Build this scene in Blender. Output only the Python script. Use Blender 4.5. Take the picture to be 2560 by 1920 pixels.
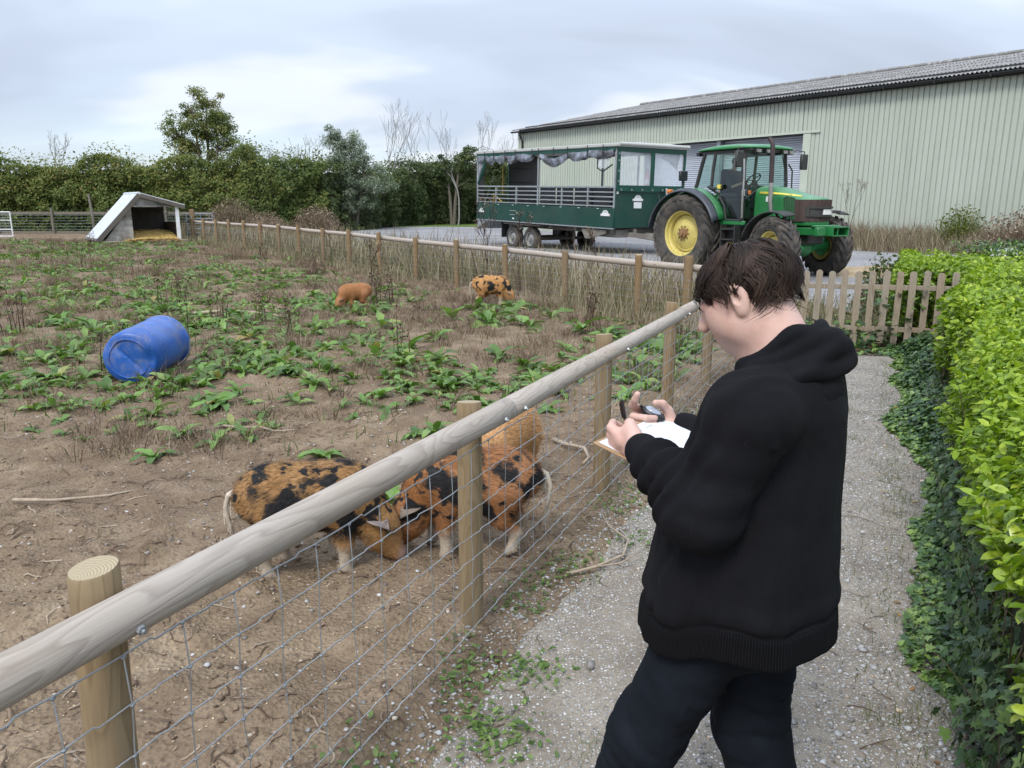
import bpy, bmesh, math, random
import numpy as np
from mathutils import Matrix, Vector

random.seed(7)
rng = np.random.default_rng(7)
scene = bpy.context.scene
for o in list(bpy.data.objects):
    bpy.data.objects.remove(o)

# ------------------------------------------------------------------ camera
cam_data = bpy.data.cameras.new('camera')
cam = bpy.data.objects.new('camera', cam_data)
scene.collection.objects.link(cam)
cam.location = (0, 0, 1.7)
cam.rotation_euler = (math.radians(90 - 13.03), 0, 0)
cam_data.sensor_width = 36.0
cam_data.lens = 1923 / 2560 * 36.0
cam_data.clip_start = 0.05
cam_data.clip_end = 3000
scene.camera = cam

# ------------------------------------------------------------------ sky and sun
SUN_EL, SUN_AZ = math.radians(50), math.radians(205)      # azimuth clockwise from +Y
world = bpy.data.worlds.new('World')
scene.world = world
world.use_nodes = True
wn, wl = world.node_tree.nodes, world.node_tree.links
wn.clear()
w_out = wn.new('ShaderNodeOutputWorld')
w_bg = wn.new('ShaderNodeBackground')
w_bg.inputs['Strength'].default_value = 0.1
sky = wn.new('ShaderNodeTexSky')
sky.sky_type = 'NISHITA'
sky.sun_disc = False
sky.sun_elevation = SUN_EL
sky.sun_rotation = SUN_AZ
w_tc = wn.new('ShaderNodeTexCoord')
w_sep = wn.new('ShaderNodeSeparateXYZ')
wl.new(w_tc.outputs['Generated'], w_sep.inputs[0])
def wmath(op, a, b=None, clamp=False):
    n = wn.new('ShaderNodeMath'); n.operation = op; n.use_clamp = clamp
    for k, v in enumerate((a, b)):
        if v is None: continue
        if isinstance(v, (int, float)): n.inputs[k].default_value = v
        else: wl.new(v, n.inputs[k])
    return n.outputs[0]
# clouds lie on a flat layer overhead: divide by height above the horizon
zz = wmath('ADD', wmath('MAXIMUM', w_sep.outputs[2], 0.0), 0.34)
w_comb = wn.new('ShaderNodeCombineXYZ')
wl.new(wmath('DIVIDE', w_sep.outputs[0], zz), w_comb.inputs[0])
wl.new(wmath('DIVIDE', w_sep.outputs[1], zz), w_comb.inputs[1])
def wnoise(scale, detail, rough, off, dist=0.0):
    m = wn.new('ShaderNodeMapping'); m.inputs['Location'].default_value = off
    m.inputs['Rotation'].default_value = (0, 0, 0.5)
    m.inputs['Scale'].default_value = (0.75, 1.25, 1)
    wl.new(w_comb.outputs[0], m.inputs[0])
    n = wn.new('ShaderNodeTexNoise'); n.inputs['Scale'].default_value = scale
    n.inputs['Detail'].default_value = detail; n.inputs['Roughness'].default_value = rough
    n.inputs['Distortion'].default_value = dist
    wl.new(m.outputs[0], n.inputs['Vector'])
    return n.outputs['Fac']
def wramp(fac, stops):
    r = wn.new('ShaderNodeValToRGB'); r.color_ramp.interpolation = 'EASE'
    while len(r.color_ramp.elements) < len(stops): r.color_ramp.elements.new(0.5)
    for e, (p, col) in zip(r.color_ramp.elements, stops):
        e.position = p; e.color = (*col, 1)
    wl.new(fac, r.inputs[0]); return r.outputs[0]
cl_a = wnoise(0.95, 4, 0.5, (3.1, 0.4, 0), 0.4)
cloud = wramp(cl_a, [(0.33, (2.75, 3.15, 3.8)), (0.44, (3.0, 3.45, 4.25)), (0.53, (3.4, 3.95, 4.8)), (0.60, (4.6, 4.95, 5.5)), (0.70, (5.3, 5.6, 6.0))])
# an overcast sky brightens steadily from the horizon to the zenith
el_f = wmath('MULTIPLY', wmath('ADD', wmath('MULTIPLY', wmath('MAXIMUM', w_sep.outputs[2], 0.0), 1.8), 1.0), 0.95)
w_el = wn.new('ShaderNodeMixRGB'); w_el.blend_type = 'MULTIPLY'; w_el.inputs['Fac'].default_value = 1
wl.new(cloud, w_el.inputs[1]); wl.new(el_f, w_el.inputs[2]); cloud = w_el.outputs[0]
gap = wramp(wnoise(0.9, 3, 0.45, (7.3, 1.9, 0), 0.3), [(0.42, (1, 1, 1)), (0.75, (0.6, 0.6, 0.6))])
w_mix = wn.new('ShaderNodeMixRGB')
wl.new(gap, w_mix.inputs['Fac'])
w_sc = wn.new('ShaderNodeMixRGB'); w_sc.blend_type = 'MULTIPLY'; w_sc.inputs['Fac'].default_value = 1
wl.new(sky.outputs[0], w_sc.inputs[1]); w_sc.inputs[2].default_value = (1.9, 1.85, 1.8, 1)
wl.new(w_sc.outputs[0], w_mix.inputs[1]); wl.new(cloud, w_mix.inputs[2])
wl.new(w_mix.outputs[0], w_bg.inputs['Color'])
wl.new(w_bg.outputs[0], w_out.inputs['Surface'])

sun_d = bpy.data.lights.new('sun', 'SUN')
sun_d.energy = 1.5
sun_d.angle = math.radians(16)
sun_d.color = (1.0, 0.965, 0.91)
sun = bpy.data.objects.new('sun', sun_d)
scene.collection.objects.link(sun)
_sd = Vector((math.sin(SUN_AZ) * math.cos(SUN_EL), math.cos(SUN_AZ) * math.cos(SUN_EL), math.sin(SUN_EL)))
sun.rotation_euler = _sd.to_track_quat('Z', 'Y').to_euler()
sun.location = (0, 0, 30)

vs = scene.view_settings
scene.display_settings.display_device = 'sRGB'
vs.view_transform = 'Standard'; vs.look = 'None'; vs.gamma = 1.0; vs.exposure = 0.75
vs.use_curve_mapping = False
scene.cycles.max_bounces = 8
scene.cycles.diffuse_bounces = 2
scene.cycles.use_adaptive_sampling = True
scene.cycles.adaptive_threshold = 0.02
scene.cycles.glossy_bounces = 3
scene.cycles.transparent_max_bounces = 12
scene.cycles.transmission_bounces = 6
scene.cycles.caustics_reflective = False
scene.cycles.caustics_refractive = False
scene.cycles.use_denoising = True
scene.render.film_transparent = False

# ------------------------------------------------------------------ object helpers
COL = scene.collection
def tag(o, label=None, cat=None, group=None, kind=None):
    if label: o['label'] = label
    if cat: o['category'] = cat
    if group: o['group'] = group
    if kind: o['kind'] = kind
    return o
def thing(name, label, cat, loc=(0, 0, 0), rz=0.0, group=None, rot=None):
    o = bpy.data.objects.new(name, None)
    COL.objects.link(o)
    o.empty_display_size = 0.2
    o.location = loc
    o.rotation_euler = rot if rot is not None else (0, 0, rz)
    return tag(o, label, cat, group)
def link(name, me, mat=None, parent=None):
    o = bpy.data.objects.new(name, me)
    COL.objects.link(o)
    if mat is not None and not me.materials: me.materials.append(mat)
    if parent is not None: o.parent = parent
    return o
def copy_tree(o, parent=None):
    c = o.copy(); COL.objects.link(c); c.parent = parent
    for ch in o.children: copy_tree(ch, c)
    return c

def np_mesh(name, V, Fq, smooth=False, sharp=None, attrs=None):
    """mesh from arrays; Fq (n,3) or (n,4)"""
    me = bpy.data.meshes.new(name)
    V = np.ascontiguousarray(V, np.float32); Fq = np.ascontiguousarray(Fq, np.int32)
    n, k = Fq.shape
    me.vertices.add(len(V)); me.vertices.foreach_set('co', V.ravel())
    me.loops.add(n * k); me.loops.foreach_set('vertex_index', Fq.ravel())
    me.polygons.add(n)
    me.polygons.foreach_set('loop_start', np.arange(0, n * k, k, dtype=np.int32))
    if smooth: me.polygons.foreach_set('use_smooth', np.ones(n, bool))
    if attrs:
        for an, arr in attrs.items():
            arr = np.asarray(arr, np.float32)
            if arr.ndim == 1:
                a = me.attributes.new(an, 'FLOAT', 'POINT'); a.data.foreach_set('value', arr)
            else:
                a = me.attributes.new(an, 'FLOAT_VECTOR', 'POINT'); a.data.foreach_set('vector', arr.ravel())
    me.update(calc_edges=True)
    if sharp is not None:
        me.polygons.foreach_set('use_smooth', np.ones(n, bool))
        me.set_sharp_from_angle(angle=math.radians(sharp))
    return me

def ortho(d):
    d = np.asarray(d, float); d = d / (np.linalg.norm(d) + 1e-12)
    a = np.array([0, 0, 1.0]) if abs(d[2]) < 0.9 else np.array([1.0, 0, 0])
    x = np.cross(a, d); x /= np.linalg.norm(x)
    return x, np.cross(d, x), d

class MB:
    """collects boxes, bars, tubes, lathes and prisms into one mesh"""
    def __init__(self): self.v = []; self.f = []
    def add(self, V, Fs):
        b = len(self.v); self.v.extend([tuple(p) for p in V]); self.f.extend([tuple(i + b for i in q) for q in Fs]); return self
    def box(self, c, s, rz=0.0, M=None):
        hx, hy, hz = s[0] / 2, s[1] / 2, s[2] / 2
        P = np.array([[x, y, z] for x in (-hx, hx) for y in (-hy, hy) for z in (-hz, hz)])
        if M is not None: P = P @ np.asarray(M, float).T
        elif rz:
            ca, sa = math.cos(rz), math.sin(rz); P = P @ np.array([[ca, -sa, 0], [sa, ca, 0], [0, 0, 1]]).T
        return self.add(P + np.asarray(c, float), [(0, 1, 3, 2), (4, 6, 7, 5), (0, 4, 5, 1), (2, 3, 7, 6), (0, 2, 6, 4), (1, 5, 7, 3)])
    def span(self, lo, hi):
        lo, hi = np.asarray(lo, float), np.asarray(hi, float); return self.box((lo + hi) / 2, hi - lo)
    def bar(self, p0, p1, w, h, up=(0, 0, 1)):
        p0, p1 = np.asarray(p0, float), np.asarray(p1, float); d = p1 - p0; L = np.linalg.norm(d); d = d / L
        u = np.asarray(up, float); u = u - d * u.dot(d); u /= np.linalg.norm(u); s = np.cross(d, u)
        return self.box((p0 + p1) / 2, (L, w, h), M=np.stack([d, s, u], 1))
    def cyl(self, p0, p1, r0, r1=None, n=12, caps=True):
        return self.tube([p0, p1], [r0, r0 if r1 is None else r1], n, caps)
    def tube(self, pts, r, n=8, caps=True, flat=1.0):
        P = np.asarray(pts, float); m = len(P)
        R = np.full(m, r, float) if np.isscalar(r) else np.asarray(r, float)
        T = np.gradient(P, axis=0) if m > 2 else np.repeat((P[1] - P[0])[None], m, 0)
        T /= (np.linalg.norm(T, axis=1)[:, None] + 1e-12)
        x, y, _ = ortho(T[0]); V = []
        ang = np.arange(n) * 2 * math.pi / n
        for i in range(m):
            x = x - T[i] * x.dot(T[i]); x /= (np.linalg.norm(x) + 1e-12); y = np.cross(T[i], x)
            V.append(P[i] + R[i] * (np.cos(ang)[:, None] * x + flat * np.sin(ang)[:, None] * y))
        V = np.concatenate(V); Fs = []
        for i in range(m - 1):
            for k in range(n):
                a = i * n + k; b = i * n + (k + 1) % n; Fs.append((a, b, b + n, a + n))
        if caps:
            Fs.append(tuple(range(n - 1, -1, -1))); Fs.append(tuple(range((m - 1) * n, m * n)))
        return self.add(V, Fs)
    def lathe(self, prof, n=24, o=(0, 0, 0), axis=(0, 0, 1), closed=False, caps=False):
        x, y, d = ortho(axis); o = np.asarray(o, float); V = []
        for r, z in prof:
            for k in range(n):
                a = 2 * math.pi * k / n; V.append(o + d * z + r * (math.cos(a) * x + math.sin(a) * y))
        m = len(prof); Fs = []
        for i in range(m if closed else m - 1):
            j = (i + 1) % m
            for k in range(n):
                k2 = (k + 1) % n; Fs.append((i * n + k, i * n + k2, j * n + k2, j * n + k))
        if caps and not closed:
            if prof[0][0] > 1e-6: Fs.append(tuple(range(n - 1, -1, -1)))
            if prof[-1][0] > 1e-6: Fs.append(tuple(range((m - 1) * n, m * n)))
        return self.add(V, Fs)
    def prism(self, poly, z0, z1, plane='xy'):
        """poly extruded along the axis missing from plane"""
        n = len(poly)
        def P(a, b, c):
            return {'xy': (a, b, c), 'xz': (a, c, b), 'yz': (c, a, b)}[plane]
        V = [P(a, b, z0) for a, b in poly] + [P(a, b, z1) for a, b in poly]
        Fs = [tuple(range(n - 1, -1, -1)), tuple(range(n, 2 * n))] + [(i, (i + 1) % n, n + (i + 1) % n, n + i) for i in range(n)]
        return self.add(V, Fs)
    def grid(self, A):
        """A (m,n,3) array of points"""
        A = np.asarray(A, float); m, n = A.shape[:2]
        Fs = [(i * n + j, i * n + j + 1, (i + 1) * n + j + 1, (i + 1) * n + j) for i in range(m - 1) for j in range(n - 1)]
        return self.add(A.reshape(-1, 3), Fs)
    def mesh(self, name, sharp=35, fix=True):
        me = bpy.data.meshes.new(name); me.from_pydata(self.v, [], self.f)
        if fix:
            bm = bmesh.new(); bm.from_mesh(me); bmesh.ops.recalc_face_normals(bm, faces=bm.faces); bm.to_mesh(me); bm.free()
        me.polygons.foreach_set('use_smooth', np.ones(len(me.polygons), bool))
        me.set_sharp_from_angle(angle=math.radians(sharp))
        return me
    def obj(self, name, mat, parent=None, bev=0, sharp=35, seg=1, fix=True):
        o = link(name, self.mesh(name, sharp, fix), mat, parent)
        if bev:
            m = o.modifiers.new('bevel', 'BEVEL'); m.width = bev; m.segments = seg; m.limit_method = 'ANGLE'; m.angle_limit = math.radians(40)
        return o

# ------------------------------------------------------------------ noise (numpy)
def _hash(ix, iy, iz, seed):
    h = (ix.astype(np.int64) * 374761393 + iy.astype(np.int64) * 668265263 + iz.astype(np.int64) * 2147483647 + seed * 1274126177) & 0xffffffff
    h = ((h ^ (h >> 13)) * 1274126177) & 0xffffffff
    h = ((h ^ (h >> 16)) * 2246822519) & 0xffffffff
    return ((h ^ (h >> 15)) & 0xffffff) / float(0xffffff)
def noise2(x, y, seed=0):
    x = np.asarray(x, float); y = np.asarray(y, float)
    ix, iy = np.floor(x), np.floor(y); fx, fy = x - ix, y - iy
    fx = fx * fx * (3 - 2 * fx); fy = fy * fy * (3 - 2 * fy); z = np.zeros_like(ix)
    a = _hash(ix, iy, z, seed); b = _hash(ix + 1, iy, z, seed); c = _hash(ix, iy + 1, z, seed); d = _hash(ix + 1, iy + 1, z, seed)
    return (a * (1 - fx) + b * fx) * (1 - fy) + (c * (1 - fx) + d * fx) * fy
def fbm2(x, y, oct=4, seed=0, gain=0.5):
    s = 0; a = 1; t = 0
    for k in range(oct):
        s = s + a * noise2(x * 2 ** k + 17.3 * k, y * 2 ** k + 9.1 * k, seed + k); t += a; a *= gain
    return s / t
def noise3(x, y, z, seed=0):
    x, y, z = np.asarray(x, float), np.asarray(y, float), np.asarray(z, float)
    ix, iy, iz = np.floor(x), np.floor(y), np.floor(z)
    fx, fy, fz = x - ix, y - iy, z - iz
    fx = fx * fx * (3 - 2 * fx); fy = fy * fy * (3 - 2 * fy); fz = fz * fz * (3 - 2 * fz)
    r = 0
    for dz, wz in ((0, 1 - fz), (1, fz)):
        a = _hash(ix, iy, iz + dz, seed); b = _hash(ix + 1, iy, iz + dz, seed); c = _hash(ix, iy + 1, iz + dz, seed); d = _hash(ix + 1, iy + 1, iz + dz, seed)
        r = r + wz * ((a * (1 - fx) + b * fx) * (1 - fy) + (c * (1 - fx) + d * fx) * fy)
    return r
def smooth01(t):
    t = np.clip(t, 0, 1); return t * t * (3 - 2 * t)

# ------------------------------------------------------------------ scatter: many copies of a small template as one mesh
def rand_rot(n, tilt_lo=0, tilt_hi=math.pi, r=rng):
    """rotation matrices: spin about Z, tilt, free azimuth"""
    az = r.uniform(0, 2 * math.pi, n); ti = r.uniform(tilt_lo, tilt_hi, n); sp = r.uniform(0, 2 * math.pi, n)
    return rot_zyz(az, ti, sp)
def rot_zyz(a, b, c):
    ca, sa, cb, sb, cc, sc = np.cos(a), np.sin(a), np.cos(b), np.sin(b), np.cos(c), np.sin(c)
    M = np.empty((len(a), 3, 3))
    M[:, 0, 0] = ca * cb * cc - sa * sc; M[:, 0, 1] = -ca * cb * sc - sa * cc; M[:, 0, 2] = ca * sb
    M[:, 1, 0] = sa * cb * cc + ca * sc; M[:, 1, 1] = -sa * cb * sc + ca * cc; M[:, 1, 2] = sa * sb
    M[:, 2, 0] = -sb * cc; M[:, 2, 1] = sb * sc; M[:, 2, 2] = cb
    return M
def frame_from(n_dir, l_dir):
    """rotation matrices whose Z is n_dir and whose Y lies along l_dir"""
    z = n_dir / (np.linalg.norm(n_dir, axis=1)[:, None] + 1e-9)
    y = l_dir - z * (l_dir * z).sum(1)[:, None]; y /= (np.linalg.norm(y, axis=1)[:, None] + 1e-9)
    x = np.cross(y, z); return np.stack([x, y, z], 2)
def scatter_arrays(tv, tf, T, R, S):
    n, k = len(T), len(tv)
    S = np.asarray(S, float)
    if S.ndim == 1: S = S[:, None]
    P = tv[None] * S[:, None, :] if S.shape[1] == 3 else tv[None] * S[:, None, :1]
    P = np.einsum('nij,nkj->nki', R, P) + T[:, None, :]
    Fi = (tf[None] + (np.arange(n) * k)[:, None, None]).reshape(-1, tf.shape[1])
    return P.reshape(-1, 3), Fi
def scatter(name, tv, tf, T, R, S, mat, parent=None, smooth=False, tint=None):
    P, Fi = scatter_arrays(tv, tf, T, R, S)
    k = len(tv); n = len(T)
    rn = rng.random(n) if tint is None else tint
    me = np_mesh(name, P, Fi, smooth=smooth, attrs={'rnd': np.repeat(rn, k)})
    return link(name, me, mat, parent)

# ------------------------------------------------------------------ surface nets: a smooth mesh from a distance function
def sdf_arrays(fn, lo, hi, h):
    lo = np.asarray(lo, float); hi = np.asarray(hi, float)
    nx, ny, nz = [int(math.ceil((hi[i] - lo[i]) / h)) + 1 for i in range(3)]
    X, Y, Z = np.meshgrid(lo[0] + np.arange(nx) * h, lo[1] + np.arange(ny) * h, lo[2] + np.arange(nz) * h, indexing='ij')
    D = fn(X, Y, Z).astype(np.float32)
    ins = D < 0
    c = [(i, j, k) for i in (0, 1) for j in (0, 1) for k in (0, 1)]
    sl = lambda a, i, j, k: a[i:nx - 1 + i, j:ny - 1 + j, k:nz - 1 + k]
    cnt = sum(sl(ins, *q).astype(np.int8) for q in c)
    act = (cnt > 0) & (cnt < 8)
    idx = np.full(act.shape, -1, np.int64); idx[act] = np.arange(act.sum())
    I = np.argwhere(act)
    acc = np.zeros((len(I), 3)); num = np.zeros(len(I))
    E = [(a, b) for ai, a in enumerate(c) for b in c[ai + 1:] if sum(abs(a[m] - b[m]) for m in range(3)) == 1]
    for a, b in E:
        da = D[I[:, 0] + a[0], I[:, 1] + a[1], I[:, 2] + a[2]]; db = D[I[:, 0] + b[0], I[:, 1] + b[1], I[:, 2] + b[2]]
        cr = (da < 0) != (db < 0); t = np.where(cr, da / np.where(cr, da - db, 1), 0)
        p = np.array(a)[None] + t[:, None] * (np.array(b) - np.array(a))[None]
        acc[cr] += p[cr]; num[cr] += 1
    V = lo + (I + acc / num[:, None]) * h
    Q = []
    for ax in range(3):
        o1, o2 = [(1, 2), (2, 0), (0, 1)][ax]
        s0 = [slice(1, -1)] * 3; s0[ax] = slice(0, -1)
        A = ins[tuple(s0)]; s1 = list(s0); s1[ax] = slice(1, None); B = ins[tuple(s1)]
        G = np.argwhere(A != B)
        off = np.array([1, 1, 1]); off[ax] = 0; G = G + off
        fl = ins[G[:, 0], G[:, 1], G[:, 2]]
        e1 = np.zeros(3, int); e1[o1] = 1; e2 = np.zeros(3, int); e2[o2] = 1
        q = [idx[tuple((G - e1 - e2).T)], idx[tuple((G - e2).T)], idx[tuple(G.T)], idx[tuple((G - e1).T)]]
        q = np.stack(q, 1); q[~fl] = q[~fl][:, ::-1]
        Q.append(q)
    return V, np.concatenate(Q)
def relax(V, Q, it=2, f=0.5):
    e = np.concatenate([Q[:, [0, 1]], Q[:, [1, 2]], Q[:, [2, 3]], Q[:, [3, 0]]]); e = np.concatenate([e, e[:, ::-1]])
    for _ in range(it):
        s = np.zeros_like(V); n = np.zeros(len(V))
        np.add.at(s, e[:, 0], V[e[:, 1]]); np.add.at(n, e[:, 0], 1)
        V = V + f * (s / np.maximum(n, 1)[:, None] - V)
    return V
def sdf_mesh(name, fn, lo, hi, h, it=2):
    V, Q = sdf_arrays(fn, lo, hi, h); V = relax(V, Q, it)
    return np_mesh(name, V, Q, smooth=True)
def cone_sd(X, Y, Z, a, b, ra, rb):
    """capsule with radii ra at a and rb at b"""
    a = np.asarray(a, float); b = np.asarray(b, float); d = b - a; L2 = d.dot(d) + 1e-12
    t = np.clip(((X - a[0]) * d[0] + (Y - a[1]) * d[1] + (Z - a[2]) * d[2]) / L2, 0, 1)
    return np.sqrt((X - a[0] - t * d[0]) ** 2 + (Y - a[1] - t * d[1]) ** 2 + (Z - a[2] - t * d[2]) ** 2) - (ra + (rb - ra) * t)
def ell_sd(X, Y, Z, c, r, M=None):
    P = np.stack([X - c[0], Y - c[1], Z - c[2]], -1)
    if M is not None: P = P @ np.asarray(M, float)      # columns of M are the ellipsoid's axes
    r = np.asarray(r, float)
    k0 = np.sqrt(((P / r) ** 2).sum(-1)); k1 = np.sqrt(((P / r ** 2) ** 2).sum(-1)) + 1e-9
    return k0 * (k0 - 1) / k1
def smin(a, b, k):
    h = np.clip(0.5 + 0.5 * (b - a) / k, 0, 1); return b + (a - b) * h - k * h * (1 - h)
# ------------------------------------------------------------------ materials
class NT:
    def __init__(self, name):
        self.m = bpy.data.materials.new(name); self.m.use_nodes = True
        self.t = self.m.node_tree; self.t.nodes.clear()
        self.out = self.t.nodes.new('ShaderNodeOutputMaterial')
    def n(self, typ, **kw):
        nd = self.t.nodes.new(typ)
        for k, v in kw.items():
            if hasattr(nd, k) and k not in nd.inputs: setattr(nd, k, v)
            else: self.set(nd.inputs[k], v)
        return nd
    def set(self, sock, v):
        if isinstance(v, bpy.types.NodeSocket): self.t.links.new(v, sock)
        elif isinstance(v, (tuple, list)) and len(v) == 3 and sock.type == 'RGBA': sock.default_value = (*v, 1)
        else: sock.default_value = v
    def coord(self, kind='Object', scale=(1, 1, 1), rot=(0, 0, 0), loc=(0, 0, 0)):
        tc = self.n('ShaderNodeTexCoord'); mp = self.n('ShaderNodeMapping')
        self.set(mp.inputs['Vector'], tc.outputs[kind]); self.set(mp.inputs['Scale'], scale); self.set(mp.inputs['Rotation'], rot); self.set(mp.inputs['Location'], loc)
        return mp.outputs[0]
    def wpos(self, scale=(1, 1, 1)):
        g = self.n('ShaderNodeNewGeometry'); mp = self.n('ShaderNodeMapping')
        self.set(mp.inputs['Vector'], g.outputs['Position']); self.set(mp.inputs['Scale'], scale); return mp.outputs[0]
    def noise(self, vec, scale, detail=3, rough=0.5, dist=0.0, color=False):
        nd = self.n('ShaderNodeTexNoise')
        if vec is not None: self.set(nd.inputs['Vector'], vec)
        self.set(nd.inputs['Scale'], scale); self.set(nd.inputs['Detail'], detail); self.set(nd.inputs['Roughness'], rough); self.set(nd.inputs['Distortion'], dist)
        return nd.outputs['Color' if color else 'Fac']
    def voro(self, vec, scale, feature='F1', out='Distance', rnd=1.0):
        nd = self.n('ShaderNodeTexVoronoi'); nd.feature = feature
        self.set(nd.inputs['Vector'], vec); self.set(nd.inputs['Scale'], scale); self.set(nd.inputs['Randomness'], rnd); return nd.outputs[out]
    def ramp(self, fac, stops, interp='LINEAR'):
        r = self.n('ShaderNodeValToRGB'); cr = r.color_ramp; cr.interpolation = interp
        while len(cr.elements) < len(stops): cr.elements.new(0.5)
        for e, (p, c) in zip(cr.elements, stops):
            e.position = p; c = (c, c, c) if isinstance(c, (int, float)) else c; e.color = (*c, 1)
        self.set(r.inputs[0], fac); return r.outputs[0]
    def mix(self, fac, a, b, mode='MIX'):
        nd = self.n('ShaderNodeMixRGB'); nd.blend_type = mode
        self.set(nd.inputs[0], fac); self.set(nd.inputs[1], a); self.set(nd.inputs[2], b); return nd.outputs[0]
    def math(self, op, a, b=0.0, clamp=False):
        nd = self.n('ShaderNodeMath'); nd.operation = op; nd.use_clamp = clamp
        self.set(nd.inputs[0], a); self.set(nd.inputs[1], b); return nd.outputs[0]
    def sep(self, v):
        nd = self.n('ShaderNodeSeparateXYZ'); self.set(nd.inputs[0], v); return nd.outputs
    def attr(self, name, out='Fac'):
        nd = self.n('ShaderNodeAttribute'); nd.attribute_name = name; return nd.outputs[out]
    def objrand(self):
        return self.n('ShaderNodeObjectInfo').outputs['Random']
    def bump(self, h, strength=0.3, dist=0.01, normal=None):
        b = self.n('ShaderNodeBump'); self.set(b.inputs['Height'], h); self.set(b.inputs['Strength'], strength); self.set(b.inputs['Distance'], dist)
        if normal is not None: self.set(b.inputs['Normal'], normal)
        return b.outputs[0]
    def pbsdf(self, color, rough=0.6, metal=0.0, normal=None, spec=0.5, **kw):
        b = self.n('ShaderNodeBsdfPrincipled')
        self.set(b.inputs['Base Color'], color); self.set(b.inputs['Roughness'], rough); self.set(b.inputs['Metallic'], metal)
        self.set(b.inputs['Specular IOR Level'], spec)
        if normal is not None: self.set(b.inputs['Normal'], normal)
        for k, v in kw.items(): self.set(b.inputs[k.replace('_', ' ')], v)
        return b.outputs[0]
    def done(self, sh):
        self.t.links.new(sh, self.out.inputs['Surface']); return self.m

def plain(name, color, rough=0.55, metal=0.0, var=0.12, scale=6.0, bump=0.0, spec=0.5, bscale=None, dirt=None, dirt_amt=0.35, dirt_scale=3.0, coat=0.0):
    t = NT(name); v = t.coord('Object')
    nz = t.noise(v, scale, 4, 0.6)
    dark = tuple(c * (1 - var) for c in color); light = tuple(min(1, c * (1 + var)) for c in color)
    col = t.ramp(nz, [(0.3, dark), (0.7, light)])
    rg = rough
    if dirt is not None:
        dm = t.ramp(t.noise(v, dirt_scale, 6, 0.7), [(0.42, 0.0), (0.72, dirt_amt * 2)])
        col = t.mix(dm, col, dirt); rg = t.mix(dm, (rough,) * 3, (0.85,) * 3)
    nrm = t.bump(t.noise(v, bscale or scale * 6, 4, 0.6), bump, 0.01) if bump else None
    return t.done(t.pbsdf(col, rg, metal, nrm, spec, **({'Coat_Weight': coat, 'Coat_Roughness': 0.15} if coat else {})))

def leaf_mat(name, stops, rough=0.45, trans=0.3, spec=0.35, clump=0.7, clump_cols=None, edge=None, obj_rand=False):
    """leaf colours by a random value per leaf, and by slow patches through the plant"""
    t = NT(name)
    r = t.objrand() if obj_rand else t.attr('rnd')
    col = t.ramp(r, stops)
    nz = t.noise(t.wpos(), clump, 3, 0.55)
    if clump_cols is not None:
        col = t.mix(t.ramp(nz, [(0.38, 0.0), (0.66, 0.85)]), col, t.ramp(r, clump_cols))
    col = t.mix(1.0, col, t.ramp(t.noise(t.wpos(), 60, 2, 0.5), [(0.3, 0.85), (0.7, 1.12)]), 'MULTIPLY')
    b = t.pbsdf(col, rough, 0, None, spec)
    tr = t.n('ShaderNodeBsdfTranslucent'); t.set(tr.inputs['Color'], t.mix(1.0, col, (1.15, 1.25, 0.6), 'MULTIPLY'))
    mx = t.n('ShaderNodeMixShader'); t.set(mx.inputs[0], trans); t.set(mx.inputs[1], b); t.set(mx.inputs[2], tr.outputs[0])
    return t.done(mx.outputs[0])

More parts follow.
